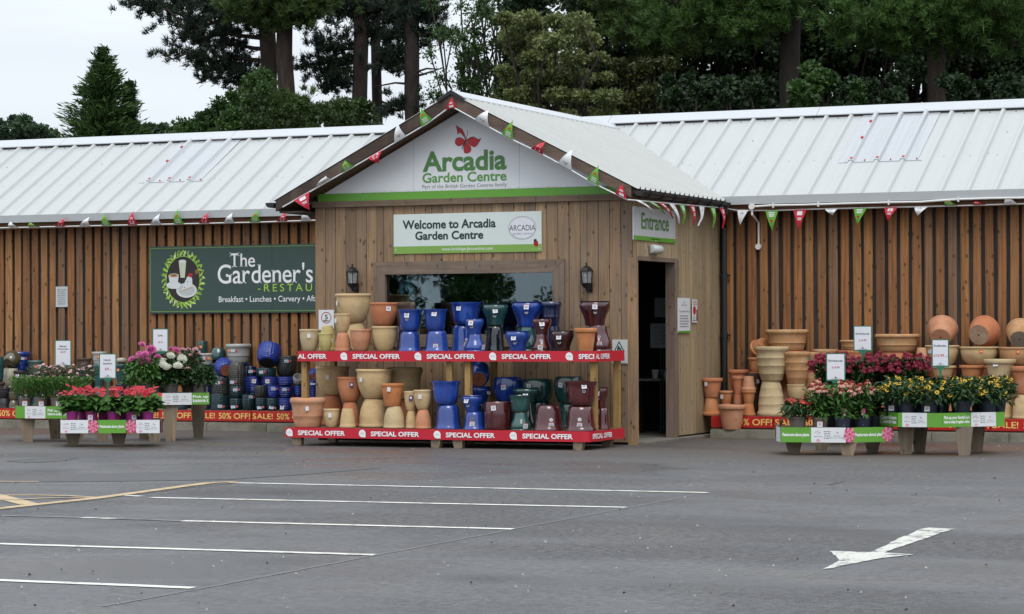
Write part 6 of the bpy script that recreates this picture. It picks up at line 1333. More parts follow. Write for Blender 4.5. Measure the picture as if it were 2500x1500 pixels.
def plant(label, cat, px, z, Y, pr, ph, potm, hgt, rad, nleaf, leafm_, leafL, leafW, flower=None, nfl=0, ftop=(.85, 1.1), fspread=1., style='mound', group=None, tags=None, seed=0, nudge=0., sticker=False, frs=1.0, faces=.5, flx=None):
    rg = np.random.RandomState(seed+int(px)); rr = random.Random(seed+int(px))
    F, dv = BENCH[round(z, 5)]; k_ = ray(px, 900); best = None
    for p, q in zip(F[:-1], F[1:]):
        d = q[:2]-p[:2]; den = k_[0]*d[1]-k_[1]*d[0]; s_ = (p[0]*d[1]-p[1]*d[0])/den; tt = ((k_[:2]*s_-p[:2])@d)/(d@d)
        if best is None or abs(tt-.5) < best[1]: best = (k_[:2]*s_, abs(tt-.5))
    P = np.append(best[0]+dv*Y, z); t = thing(cat.replace(' ', '_')+'_plant', label, 'plant', (P[0], P[1], z), group=group)
    obj('pot', pot_mesh(pr, ph, potm), t, (0, 0, 0), local=True)
    n = nleaf
    if style == 'mound':
        th = rg.uniform(0, 2*np.pi, n); u = rg.uniform(0, 1, n)**.5; zz = rg.uniform(0, 1, n); sh = np.sqrt(np.clip(1-(zz*.9)**2.5, .05, 1)); q = u*rad*sh
        base = np.stack([np.cos(th)*q, np.sin(th)*q, ph*.9+zz*(hgt-ph*.9)], 1); D = np.stack([np.cos(th)*u, np.sin(th)*u, .35+rg.normal(0, .45, n)], 1)+rg.normal(0, .35, (n, 3))
    elif style == 'rosette':
        th = rg.uniform(0, 2*np.pi, n); u = rg.uniform(.0, .35, n); base = np.stack([np.cos(th)*u*pr, np.sin(th)*u*pr, np.full(n, ph*.9)], 1)+rg.normal(0, .01, (n, 3)); base[:, 2] += rg.uniform(0, hgt*.35, n)
        D = np.stack([np.cos(th), np.sin(th), rg.uniform(.1, 1.1, n)], 1)
    elif style == 'fine':
        th = rg.uniform(0, 2*np.pi, n); u = rg.uniform(0, 1, n)**.5; zz = rg.uniform(0, 1, n)**.8; q = u*rad*(.55+.45*zz); base = np.stack([np.cos(th)*q, np.sin(th)*q, ph*.9+zz*(hgt-ph*.9)*.9], 1); D = np.stack([np.cos(th)*u*.7, np.sin(th)*u*.7, .9+0*u], 1)+rg.normal(0, .35, (n, 3))
    else:   # upright stems with leaves
        ns = max(6, int(n/22)); sth = rg.uniform(0, 2*np.pi, ns); su = rg.uniform(.1, 1, ns); k = rg.randint(0, ns, n); zz = rg.uniform(0, 1, n)**1.3*.9; lean = .35+.65*zz
        base = np.stack([np.cos(sth[k])*su[k]*rad*lean, np.sin(sth[k])*su[k]*rad*lean, ph*.85+zz*(hgt-ph*.9)], 1); a2 = rg.uniform(0, 2*np.pi, n); D = np.stack([np.cos(a2), np.sin(a2), rg.uniform(.0, .9, n)], 1)
    me = leaf_mesh(n, (base, D), leafL*rg.uniform(.65, 1.25, n), leafW*rg.uniform(.7, 1.2, n), rg.uniform(.3, 1.3, n), rg, leafm_)
    obj('foliage', me, t, (0, 0, 0), local=True)
    st = MB(); ns = nfl
    a0 = math.atan2(P[0], -P[1]) if False else math.atan2(-P[1], -P[0])   # direction to the car park
    fl_ = []
    for i in range(nfl):
        a = rr.uniform(0, 6.283); u = math.sqrt(rr.random())*fspread*rad; zf = hgt*rr.uniform(*ftop)*(1-.12*(u/max(rad, .01))**2); x, y = math.cos(a)*u, math.sin(a)*u
        fl_.append((x, y, zf)); st.tube([(x*.35, y*.35, ph+(hgt-ph)*.2), (x*.8, y*.8, ph+(zf-ph)*.65), (x, y, zf)], .0035, 4, cap=False)
        m = FL[flower if not isinstance(flower, (list, tuple)) else rr.choice(flower)]
        f = obj('flower', m, t, (x, y, zf), (0, 0, 0), local=True); tilt = rr.uniform(.1, .9)*faces*1.6; yaw = a0+rr.uniform(-1.1, 1.1)
        s = rr.uniform(.8, 1.12)*frs; f.rotation_euler = (Matrix.Rotation(yaw, 3, 'Z') @ Matrix.Rotation(tilt, 3, 'Y') @ Matrix.Rotation(rr.uniform(0, 6), 3, 'Z')).to_euler(); f.scale = (s, s, s)
    if nfl: obj('flower_stems', st.mesh('flower_stems', STEMM, fix=False), t, (0, 0, 0), local=True)['kind'] = 'stuff'
    if tags is not None:
        yaw = math.atan2(-P[0], P[1]); f = obj('plant_label', tag_mesh(tags), t, (math.sin(yaw)*pr*.8+.01, -math.cos(yaw)*pr*.8, ph+.02), (0, 0, yaw), local=True)
    if sticker:
        yaw = math.atan2(-P[0], P[1])+rr.uniform(-.4, .4); f = obj('price_sticker', STKM, t, (math.sin(yaw)*(pr*.9+.004), -math.cos(yaw)*(pr*.9+.004), ph*.55), (-.12, 0, yaw), local=True)
    return t
CO1 = plain('label_crimson', (.28, .02, .07), .5, .3); CO2 = plain('label_purple', (.12, .02, .14), .5, .3); CO3 = plain('label_yellow', (.5, .32, .02), .5, .3); CO4 = plain('label_dark', (.02, .02, .025), .5); CO5 = plain('label_pink', (.5, .05, .2), .5)
PH = .13
# gerberas in magenta pots
for i, (x, dy) in enumerate(((176, .14), (224, .14), (276, .14), (322, .14), (362, .14))):
    plant(('red gerbera in a bare magenta pot at the end by the perennials', 'red gerbera in a labelled magenta pot, second from the perennials end', 'red gerbera in a plain magenta pot midway along the bench', 'red gerbera in a labelled magenta pot, second from the dahlias end', 'red gerbera in a plain magenta pot at the end by the dahlias')[i], 'gerbera', x, zB, dy, .074, .145, PURP, .31, .19, 150, LF_G, .17, .085, 'gerbera', 12, (1.1, 1.45), .85, 'rosette', 'red gerberas in magenta pots', seed=i, frs=.98, faces=1.0, sticker=(i in (1, 3)))
for i, x in enumerate((205, 255, 305, 350)):
    plant(('gerbera in the back row behind the first two magenta pots', 'gerbera in the back row behind the middle magenta pot', 'gerbera in the back row behind the price card foot', 'gerbera in the back row nearest the dahlias')[i], 'gerbera', x, zB, .42, .074, .145, PURP, .28, .17, 80, LF_G, .16, .07, 'gerbera', 9, (1.15, 1.5), .85, 'rosette', 'red gerberas in magenta pots', seed=20+i, frs=.95, faces=.9)
# mixed perennials
for i, (x, y_, nf, fl, tg) in enumerate(((62, .14, 1, 'purple', CO1), (100, .13, 2, 'purple', CO2), (140, .14, 1, 'purple', CO2), (182, .15, 1, 'pinkspray', CO1))):
    plant('leafy green perennial in a taupe pot with '+('a crimson label at the bench end', 'a purple label beside the crimson labelled one', 'a purple label under the perennials card', 'a crimson label beside the gerberas')[i], 'perennial', x, zA, y_, .085, .15, BRNP, .40, .20, 620, LF_L, .075, .016, fl, nf+1, (.9, 1.05), .8, 'fine', 'mixed perennials', tags=tg, seed=40+i, sticker=True)
for i, x in enumerate((110, 150, 195)):
    plant('tall feathery perennial with dusky pink flowers '+('behind the purple labels', 'before the perennials card', 'beside the gerbera card')[i], 'perennial', x, zA, .46, .085, .15, BRNP, .52, .21, 600, leafm('dusky_leaf%d' % i, (.06, .075, .03), (.09, .10, .045)), .075, .014, 'pinkspray', 22, (.82, 1.08), 1, 'fine', 'mixed perennials', seed=60+i)
# dahlias
plant('bushy dahlia with large pink blooms', 'dahlia', 352, zC, .15, .095, .16, GREYP, .44, .23, 620, LF_G, .085, .042, 'pinkdahlia', 15, (1.0, 1.5), 1.0, 'mound', 'dahlias', seed=3, sticker=True, frs=1.0, faces=.8)
plant('bushy dahlia with large white blooms', 'dahlia', 418, zC, .14, .095, .16, GREYP, .40, .19, 520, LF_D, .08, .042, 'whitedahlia', 9, (1.0, 1.25), 1.0, 'mound', 'dahlias', seed=4, frs=1.0, faces=.85)
plant('tall dark leaved dahlia with small pale pink blooms', 'dahlia', 462, zC, .42, .095, .16, GREYP, .54, .19, 520, LF_D, .075, .036, 'paledahlia', 11, (.95, 1.15), .8, 'mound', 'dahlias', seed=5, faces=.7)
plant('spreading green dahlia in a grey pot without many blooms', 'dahlia', 488, zC, .14, .095, .16, GREYP, .34, .18, 420, LF_D, .08, .042, 'paledahlia', 3, (.9, 1.15), 1.0, 'mound', 'dahlias', seed=6)
plant('small leafy dahlia behind the dahlia price card', 'dahlia', 398, zC, .45, .09, .15, GREYP, .50, .19, 420, LF_D, .08, .04, 'pinkdahlia', 4, (.95, 1.35), .9, 'mound', 'dahlias', seed=7)
# red and pink echinaceas
plant('low red flowered plant in a taupe pot at the bench corner', 'chrysanthemum', 1947, zD, .14, .095, .155, BRNP, .31, .16, 320, LF_D, .085, .028, 'red', 22, (.92, 1.15), 1.0, 'mound', None, seed=8, frs=.85, faces=.6)
for i, (x, pm_, d) in enumerate(((2003, BRNP, .0), (2058, NAVYP, -.02), (2106, NAVYP, .02))):
    plant(('pink echinacea in a taupe pot with a white sticker', 'pale salmon echinacea in a navy pot below the price card', 'pink echinacea in a navy pot beside the rudbeckias')[i], 'echinacea', x, zD, d+.14, .088, .15, pm_, .50, .15, 260, LF_G, .13, .034, 'salmon', 12, (.88, 1.10), .95, 'stem', 'pink echinaceas', tags=CO5 if i else None, seed=9+i, sticker=(i == 0), faces=.35, frs=.95)
for i, x in enumerate((2028, 2085, 2140)):
    plant(('pink echinacea in the back row behind the price card post', 'pink echinacea in the back row behind the salmon one', 'green echinacea in the back row next to the rudbeckias')[i], 'echinacea', x, zD, .42, .088, .15, NAVYP, .50, .15, 220, LF_D, .13, .034, 'salmon', 7 if i < 2 else 1, (.85, 1.0), .9, 'stem', 'pink echinaceas', seed=15+i, faces=.35, frs=.9)
for i, x in enumerate((2015, 2062, 2108, 2155, 2200, 2240)):
    plant(('dark red echinacea at the urn end of the tallest bench', 'dark red echinacea second from the urn end', 'dark red echinacea below the upper echinacea card', 'dark red echinacea just past the upper echinacea card', 'dark red echinacea second from the rudbeckia card', 'dark red echinacea nearest the rudbeckia card')[i], 'echinacea', x, zF, .15+(i % 2)*.14, .088, .15, NAVYP, .45, .17, 420, LF_D, .12, .036, 'crimson', 30, (.78, 1.14), 1.15, 'stem', 'dark red echinaceas', seed=25+i, faces=.3, frs=1.0)
# rudbeckias
for i, (x, Yq) in enumerate(((2180, .15), (2215, .14), (2268, .14), (2350, .14), (2412, .15))):
    plant(('yellow rudbeckia at the echinacea end of its bench', 'yellow rudbeckia with sunny picture label second along', 'yellow rudbeckia with white sticker midway along the bench', 'yellow rudbeckia in a bare navy pot past the price card', 'yellow rudbeckia at the open end of its bench')[i], 'rudbeckia', x, zE, Yq, .098, .17, NAVYP, .32, .19, 420, LF_D, .085, .034, 'rud', 27, (.78, 1.16), 1.1, 'mound', 'yellow rudbeckias', seed=35+i, tags=None, sticker=(i in (0, 2)), faces=.75)
for i, x in enumerate((2195, 2245, 2300, 2345, 2395, 2440)):
    plant(('rudbeckia in the back row beside the dark red echinaceas', 'rudbeckia in the back row left of the price card post', 'rudbeckia in the back row behind the price card post', 'rudbeckia in the back row past the price card', 'rudbeckia in the back row below the orange bowl', 'rudbeckia in the back row at the open bench end')[i].replace('left of', 'just before'), 'rudbeckia', x, zE, .46, .098, .17, NAVYP, .38, .19, 360, LF_D, .085, .034, 'rud', 27, (.78, 1.12), 1.1, 'mound', 'yellow rudbeckias', seed=45+i, faces=.75)
# picture labels with a big printed daisy
PICM = MB(); PICM.box((-.03, 0, -.06), (.03, .002, .09), 0)
for i in range(14):
    a = 2*math.pi*i/14; c_, s_ = math.cos(a), math.sin(a); PICM.add([(.008*c_, -.002, .03+.008*s_), (.024*c_-.005*s_, -.002, .03+.024*s_+.005*c_), (.034*c_, -.002, .03+.034*s_), (.024*c_+.005*s_, -.002, .03+.024*s_-.005*c_)], [(0, 1, 2, 3)], 1)
flat(PICM, ell(0, .03, .008, .008, 10), -.003, 2); PICM = PICM.mesh('picture_label', [CO4, plain('label_sun', (.75, .55, .02), .5), P_EYE])
for o in [q for q in col.objects if q.name.startswith('rudbeckia_plant')][:3]:
    yaw = math.atan2(-o.location.x, o.location.y); obj('picture_label', PICM, o, (math.sin(yaw)*.115, -math.cos(yaw)*.115, .22), (0, 0, yaw), local=True)


# price cards on posts -------------------------------------------------------
CARDG = plain('card_green', (.02, .16, .10), .45)
def card(x0, x1, y0, y1, Y, zf, lines, label, post=CARDG):
    P = gy((x0+x1)/2, y1, Y); k = mpp(P); w_ = (x1-x0)*k; h = (y1-y0)*k; yaw = math.atan2(-P[0], P[1])*.8
    t = thing('price_card', label, 'price card', (P[0], P[1], zf), yaw); zb_ = P[2]-zf
    b = MB(); b.box((-w_/2, 0, zb_), (w_/2, .012, zb_+h)); obj('frame', b.mesh('frame', CARDG), t, (0, 0, 0), local=True)
    e = .012; b = MB(); flat(b, [(-w_/2+e, zb_+e*1.3), (w_/2-e, zb_+e*1.3), (w_/2-e, zb_+h-e*.8), (-w_/2+e, zb_+h-e*.8)], -.002); obj('card', b.mesh('card', plain('card_white', (.70, .71, .76), .35), fix=False), t, (0, 0, 0), local=True)
    b = MB()
    for txt, f0, f1, c0, c1, m in lines: put(b, word(txt, -w_/2+w_*c0, -w_/2+w_*c1, zb_+h*f0, zb_+h*f1, y=-.004, ref='Ed', bold=.012), m)
    flat(b, [(-w_*.3, zb_+h*.06), (w_*.3, zb_+h*.06), (0, zb_+h*.15)], -.003, 2); butterfly(b, None, 0, zb_+h*.14, w_*.06, 0, 0); b.v = [(x, y if y else -.004, z) for x, y, z in b.v]
    obj('lettering', b.mesh('lettering', [text_dark, plain('price_red', (.5, .05, .08), .5), plain('card_grey', (.45, .46, .48), .5)], fix=False), t, (0, 0, 0), local=True)
    b = MB(); b.tube([(0, .006, 0), (0, .006, zb_+.02)], .011, 8); b.prism([(-w_*.25, zb_+.001), (w_*.25, zb_+.001), (.02, zb_-.03), (-.02, zb_-.03)], 0, .011); obj('post', b.mesh('post', CARDG), t, (0, 0, 0), local=True)
card(134, 174, 831, 895, 25.6, zA, [('Mixed', .74, .80, .3, .7, 0), ('Perennials', .64, .70, .18, .82, 0), ('\u00a38.99', .52, .58, .34, .66, 1)], 'price card for mixed perennials in a green frame')
card(242, 284, 864, 926, 24.98, zB, [('Hardy', .72, .79, .28, .68, 0), ('Gerbera', .58, .65, .22, .76, 0), ('\u00a34', .35, .46, .34, .56, 1), ('each', .355, .385, .60, .76, 1)], 'price card for hardy gerberas in a green frame')
card(372, 411, 803, 861, 25.98, zC, [('Dahlia', .68, .75, .34, .66, 0), ('\u00a39.99', .40, .46, .36, .64, 1)], 'price card for dahlias in a green frame')
card(2084, 2129, 796, 858, 27.45, zF, [('Echinacea', .66, .73, .12, .86, 0), ('\u00a314.99', .40, .47, .30, .70, 1)], 'upper price card for echinaceas behind the dark red flowers')
card(2017, 2064, 863, 931, 25.42, zD, [('Echinacea', .70, .77, .12, .86, 0), ('\u00a314.99', .46, .53, .30, .70, 1)], 'lower price card for echinaceas above the pink flowers')
card(2275, 2317, 829, 897, 25.68, zE, [('Rudbeckia', .74, .81, .14, .84, 0), ('\u00a312.99', .38, .47, .12, .70, 1), ('each', .385, .41, .75, .92, 1)], 'price card for rudbeckias in a green frame')
# ------------------------------------------------------------------ trees behind the shop
def bark(name, c1, c2):
    t = NT(name); f = t.noise(t.co((7, 7, 1.6)), 1.5, 5, .7); t.bump(f, .9, .05); return t.set(Base_Color=t.mix(t.mr(f, .35, .65, 0, 1), c1, c2), Roughness=.95)
BARK_D = bark('dark_bark', (.016, .012, .010), (.035, .026, .021)); BARK_R = bark('red_bark', (.026, .018, .014), (.066, .044, .034))
NEEDLE = leafm('pine_needle', (.036, .070, .018), (.07, .118, .028), (.11, .165, .04), .6, .18); NEEDLE_B = leafm('bright_pine_needle', (.030, .072, .014), (.058, .125, .022), (.095, .175, .032), .6, .18); NEEDLE_D = leafm('dark_pine_needle', (.014, .026, .017), (.022, .040, .024), (.034, .058, .028), .7, .08)  # NEEDLE_D is the dark grey-green foliage colour of the bare-trunked pines
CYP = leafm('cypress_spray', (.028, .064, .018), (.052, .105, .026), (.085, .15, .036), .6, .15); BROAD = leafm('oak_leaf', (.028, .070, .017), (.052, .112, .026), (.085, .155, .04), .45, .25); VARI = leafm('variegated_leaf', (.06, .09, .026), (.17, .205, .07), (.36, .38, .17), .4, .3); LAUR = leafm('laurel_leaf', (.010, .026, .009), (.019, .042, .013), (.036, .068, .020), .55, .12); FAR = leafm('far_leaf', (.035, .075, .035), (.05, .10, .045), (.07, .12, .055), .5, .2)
def limb(b, p, q, r0, r1, wob=.06, n=5, rg=None, nn=6):
    p, q = np.array(p, float), np.array(q, float); L = np.linalg.norm(q-p); pts = [p+(q-p)*i/n+(rg.normal(0, wob*L*.5, 3) if 0 < i < n else 0) for i in range(n+1)]
    b.tube(pts, [r0+(r1-r0)*i/n for i in range(n+1)], nn, cap=False); return pts
def quads(P, D, L, Wd, rg, mat, name='crown', flatn=0.):
    """leaf blades: centre points P, long axis D"""
    n = len(P); D = D/(np.linalg.norm(D, axis=1)[:, None]+1e-9); U = rg.normal(0, 1, (n, 3))+np.array([0, 0, flatn]); S = np.cross(D, U); S /= np.linalg.norm(S, axis=1)[:, None]+1e-9
    L = (L*rg.uniform(.6, 1.25, n))[:, None]; Wd = (Wd*rg.uniform(.6, 1.25, n))[:, None]; v = np.zeros((n, 4, 3)); v[:, 0] = P-D*L*.5; v[:, 1] = P+S*Wd*.5+D*L*.05; v[:, 2] = P+D*L*.5; v[:, 3] = P-S*Wd*.5+D*L*.05
    return np_mesh(name, v.reshape(-1, 3), (np.arange(n)*4)[:, None]+np.array([[0, 1, 2, 3]]), mat)
def clumps(C, Rr, per, rg, squash=.7, shell=.5):
    """points spread in soft clumps, thicker near the outside"""
    P = []; D = []
    for c, r in zip(C, Rr):
        d = rg.normal(0, 1, (per, 3)); d /= np.linalg.norm(d, axis=1)[:, None]; q = r*(rg.uniform(0, 1, per)**shell)[:, None]; o = d*q; o[:, 2] *= squash; P.append(c+o); D.append(d)
    return np.concatenate(P), np.concatenate(D)
def tree_thing(name, label, base, trunk_b, crown, barkm, group=None):
    t = thing(name, label, 'tree', tuple(base), group=group)
    if trunk_b is not None: obj('trunk', smooth_by_angle(trunk_b.mesh('trunk', barkm, fix=False), 60), t)
    for m in crown: obj('crown', m, t)
    return t
def pxy(px, py, Y): return gy(px, py, Y)
GT = 'woodland trees behind the shop'
def pine(label, px_b, Y, r, top, boughs, mat, seed, tuft=.135, barkm=BARK_D, lean=0, per=46, group=GT, dead=0):
    """tall pine: bare trunk, near level boughs with needle tufts. boughs: (y on trunk, end px, end py, dY, size)"""
    rg = np.random.RandomState(seed); base = pxy(px_b, 700, Y); base[2] = 0; b = MB(); tp = np.array([base[0]+lean, Y, top])
    pts = [base+(tp-base)*i/8+np.array([rg.normal(0, .04), 0, 0]) for i in range(9)]; b.tube(pts, [r*(1.15-.5*i/8) for i in range(9)], 10, cap=False)
    PT = []; DT = []
    for (yt, ex, ey, dY, s) in boughs:
        p = pxy(px_b, yt, Y); q = pxy(ex, ey, Y+dY); p[0] += 0
        ln = limb(b, p, q, r*.28, r*.06, .07, 6, rg)
        n = int(16*s)
        for j in range(n):
            f = rg.uniform(.18, 1.0); i = min(5, int(f*6)); c = ln[i]+(ln[i+1]-ln[i])*(f*6-i); dr = rg.normal(0, 1, 3); dr[2] = abs(dr[2])*.45; L = rg.uniform(.3, 1.0)*s*.55*(1-.35*f); e = c+dr/np.linalg.norm(dr)*L
            b.tube([c, (c+e)/2+rg.normal(0, .03, 3), e], [.018, .013, .007], 4, cap=False)
            for w_ in range(5): PT.append(e+rg.normal(0, .20*s**.5, 3)*np.array([1, 1, .7])); DT.append(dr)
            PT.append((c+e)/2); DT.append(dr)
    for k in range(dead):
        p = pxy(px_b, rg.uniform(60, 290), Y); q = p+np.array([rg.choice([-1, 1])*rg.uniform(.4, 1.3), rg.normal(0, .3), rg.uniform(-.3, .25)]); limb(b, p, q, .03, .008, .12, 4, rg, 4)
    PT = np.array(PT); DT = np.array(DT); n = len(PT); d = rg.normal(0, .75, (n, per, 3))+DT[:, None, :]/np.linalg.norm(DT, axis=1)[:, None, None]*.8+np.array([0, 0, .5]); d /= np.linalg.norm(d, axis=2)[..., None]
    # thin needle triangles radiating from each shoot
    L = tuft*rg.uniform(.6, 1.15, (n, per, 1)); c = PT[:, None, :]+rg.normal(0, .03, (n, per, 3)); sd_ = np.cross(d, rg.normal(0, 1, (n, per, 3))); sd_ /= np.linalg.norm(sd_, axis=2)[..., None]
    v = np.stack([c-sd_*.0105, c+sd_*.0105, c+d*L], 2).reshape(-1, 3); me = np_mesh('crown', v, np.arange(len(v)).reshape(-1, 3), mat)
    return tree_thing('pine_tree', label, base, b, [me], barkm, group)
def broad(label, px_b, Y, z0, clump_px, mat, seed, leaf=(.13, .075), per=420, r=.2, barkm=BARK_D, name='broadleaf_tree', dz=0., group=GT, squash=.75, shell=.45, dY=1.0, flat_=1.2):
    """broadleaf: trunk, limbs to leaf clumps. clump_px: (px, py, radius in px)"""
    rg = np.random.RandomState(seed); base = pxy(px_b, 700, Y); base[2] = 0; b = MB(); C = []; Rr = []
    for (x, y, q) in clump_px: p = pxy(x, y, Y+rg.uniform(-dY, dY)); C.append(p); Rr.append(q*mpp(p))
    fork = base+np.array([0, 0, z0]); limb(b, base, fork, r, r*.75, .02, 4, rg, 10)
    for c in C: limb(b, fork, c, r*.32, .015, .08, 5, rg, 5)
    P, D = clumps(C, Rr, per, rg, squash, shell); D = D+rg.normal(0, .6, D.shape); me = quads(P, D, leaf[0], leaf[1], rg, mat, flatn=flat_)
    return tree_thing(name, label, base, b, [me], barkm, group)
def spread(x0, x1, y0, y1, n, r0, r1, seed, hole=None):
    rg = np.random.RandomState(seed); out_ = []
    while len(out_) < n:
        x, y = rg.uniform(x0, x1), rg.uniform(y0, y1)
        if hole and hole(x, y): continue
        out_.append((x, y, rg.uniform(r0, r1)))
    return out_
# cypress ---------------------------------------------------------------------
def cypress(label, pxt, pyt, Y, half, seed):
    rg = np.random.RandomState(seed); top = pxy(pxt, pyt, Y); base = top.copy(); base[2] = 0; H = top[2]; b = MB(); b.tube([base, base+(top-base)*.5, top-np.array([0, 0, .2])], [.16, .09, .015], 8, cap=False); P = []; D = []; k = mpp(top)
    n = 900
    for i in range(n):
        f = 1-rg.uniform(0, 1)**.62*.75; z = H*f; rad = half*k*((1-f)/.30)**1.0*rg.uniform(.5, 1.15) if f > .70 else half*k*rg.uniform(.6, 1.1); a = rg.uniform(0, 2*np.pi); d = np.array([np.cos(a), np.sin(a), .45]); o = base+np.array([0, 0, z-rad*.35]); e = o+d*rad
        if i % 3 == 0: b.tube([o, (o+e)/2, e], [.02, .014, .006], 4, cap=False)
        m = int(40+80*rad)
        t = rg.uniform(.15, 1.04, m)[:, None]; q = o+(e-o)*t+rg.normal(0, .05+.05*rad, (m, 3))*np.array([1, 1, .7]); P.append(q); D.append(np.tile(d, (m, 1))+rg.normal(0, .35, (m, 3)))
    me = quads(np.concatenate(P), np.concatenate(D), .21, .034, rg, CYP); return tree_thing('cypress_tree', label, base, b, [me], BARK_D, GT)
cypress('pointed green cypress standing clear against the sky', 252, 104, 44.0, 122, 5)
cypress('smaller cypress leader close beside the pointed cypress', 316, 196, 44.3, 34, 6)
broad('low round tree at the far end beyond the roof', 40, 52, 2, spread(-40, 130, 292, 350, 34, 14, 24, 3), FAR, 4, (.11, .06), 300, .12)
broad('small bush filling the gap beside the cypress', 395, 50, 2, spread(335, 470, 308, 350, 22, 12, 18, 5), FAR, 6, (.10, .06), 240, .1)
# pine group with bare trunks
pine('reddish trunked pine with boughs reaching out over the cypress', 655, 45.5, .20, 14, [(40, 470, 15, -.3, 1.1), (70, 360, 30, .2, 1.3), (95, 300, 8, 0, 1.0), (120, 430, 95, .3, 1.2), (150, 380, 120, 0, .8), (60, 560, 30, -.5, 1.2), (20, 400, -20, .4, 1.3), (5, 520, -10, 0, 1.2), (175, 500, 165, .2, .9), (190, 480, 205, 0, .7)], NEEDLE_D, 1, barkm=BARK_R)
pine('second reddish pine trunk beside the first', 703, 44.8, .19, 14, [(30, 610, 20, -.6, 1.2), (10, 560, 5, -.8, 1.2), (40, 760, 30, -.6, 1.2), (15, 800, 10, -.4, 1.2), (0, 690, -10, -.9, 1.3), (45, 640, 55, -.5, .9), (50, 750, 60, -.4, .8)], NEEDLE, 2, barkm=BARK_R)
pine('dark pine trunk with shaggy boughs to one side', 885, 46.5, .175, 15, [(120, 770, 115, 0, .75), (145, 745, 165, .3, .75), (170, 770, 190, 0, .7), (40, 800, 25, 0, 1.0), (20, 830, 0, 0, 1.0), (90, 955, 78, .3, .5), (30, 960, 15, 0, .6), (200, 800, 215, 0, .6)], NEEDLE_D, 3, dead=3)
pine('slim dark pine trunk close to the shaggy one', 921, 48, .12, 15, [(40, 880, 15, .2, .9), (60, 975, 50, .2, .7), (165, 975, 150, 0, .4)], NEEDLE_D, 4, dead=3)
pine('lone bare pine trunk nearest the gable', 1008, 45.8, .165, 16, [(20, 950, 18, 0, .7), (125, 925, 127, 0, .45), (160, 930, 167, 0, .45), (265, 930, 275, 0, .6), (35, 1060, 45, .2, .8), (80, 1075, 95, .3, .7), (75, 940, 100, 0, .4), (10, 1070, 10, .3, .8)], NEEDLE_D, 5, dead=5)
broad('leafy tree below the pines above the roof edge', 560, 43.5, 2, spread(400, 660, 180, 345, 62, 18, 36, 7, lambda x, y: y < 350-(x-380)*.66 and x < 620), BROAD, 8, (.08, .045), 560, .14, shell=1.15, dY=1.8)
broad('bushy green growth round the foot of the pine trunks', 780, 42.8, 2, spread(600, 925, 240, 330, 60, 18, 34, 9, lambda x, y: y < 250+18*math.sin(x*.05)), leafm('bush_leaf', (.03, .055, .014), (.05, .09, .022), (.075, .12, .03), .5, .25), 10, (.08, .042), 560, .14, shell=1.15, dY=1.6)
pine('young pine showing in front of the reddish trunks', 690, 43.6, .05, 6.6, [(285, 600, 250, 0, .8), (280, 640, 275, -.3, .9), (275, 700, 265, -.4, .9), (290, 760, 280, -.2, .8), (295, 580, 295, 0, .8), (300, 660, 305, -.3, .9)], NEEDLE, 11, barkm=BARK_R)
broad('loose tree with open twigs beside the gable peak', 1180, 44, 3, spread(1050, 1230, 0, 255, 60, 16, 40, 12, lambda x, y: x < 1120 and (int(x*7+y) % 3)), BROAD, 13, (.085, .042), 150, .05, shell=1.1, squash=1.0)
broad('tall dark leafed tree rising behind the gable', 1230, 45.5, 3, spread(1205, 1330, -30, 270, 52, 22, 38, 14, lambda x, y: x < 1230-(y-100)*.12), LAUR, 15, (.10, .055), 520, .2)
broad('variegated yellow green tree behind the porch roof', 1390, 42.5, 2.6, [(1300+(i*61) % 220-70*(1-min(1, j/3)), 45+j*46+((i*37) % 34), 26+((i*29+j*13) % 18)) for j in range(6) for i in range(6)]+spread(1225, 1330, 110, 285, 14, 22, 34, 16), VARI, 17, (.10, .05), 560, .18, squash=.62, shell=.3, flat_=.4)
broad('dull olive tree at the edge of the variegated one', 1560, 43.5, 2.5, spread(1500, 1630, 160, 290, 22, 22, 36, 18), leafm('olive_leaf', (.03, .045, .012), (.06, .07, .02), (.11, .11, .035), .5, .2), 19, (.12, .06), 300, .14)
# dark wood on the entrance side
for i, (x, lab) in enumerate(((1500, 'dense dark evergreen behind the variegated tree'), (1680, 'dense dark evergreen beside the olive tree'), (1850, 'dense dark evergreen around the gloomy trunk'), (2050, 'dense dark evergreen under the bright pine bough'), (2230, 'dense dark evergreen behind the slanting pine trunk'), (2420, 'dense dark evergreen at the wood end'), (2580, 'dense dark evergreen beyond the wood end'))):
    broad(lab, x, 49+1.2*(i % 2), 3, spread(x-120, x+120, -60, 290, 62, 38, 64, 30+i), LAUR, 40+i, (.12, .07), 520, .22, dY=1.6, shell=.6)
for i, (x, lab) in enumerate(((1700, 'glossy laurel low behind the white roof near the porch'), (1790, 'glossy laurel low beside the gloomy trunk'), (2020, 'bright edged holly bush above the roof skylight'), (2120, 'glossy laurel just past the holly bush'), (2380, 'glossy laurel near the end of the wood'), (2500, 'glossy laurel at the end of the wood'))):
    broad(lab, x, 41.5+.5*(i % 2), 1.6, spread(x-75, x+75, 165 if i == 2 else 195, 275, 22, 18, 30, 60+i), BROAD if i == 2 else LAUR, 70+i, (.11, .06), 300, .1, name='laurel_bush')
pine('pine with a bright green bough above the laurels', 1935, 45, .2, 16, [(20, 1640, 60, -.8, 1.7), (0, 1720, 20, -.6, 1.8), (10, 1800, 30, -1.0, 1.7), (60, 1700, 90, -.6, 1.5), (40, 1850, 70, -1.0, 1.5), (-20, 1900, -10, -1.0, 1.7), (-30, 1620, 10, 0, 1.6), (30, 1580, 60, .5, 1.4)], NEEDLE_B, 21, .15, BARK_D, per=56)
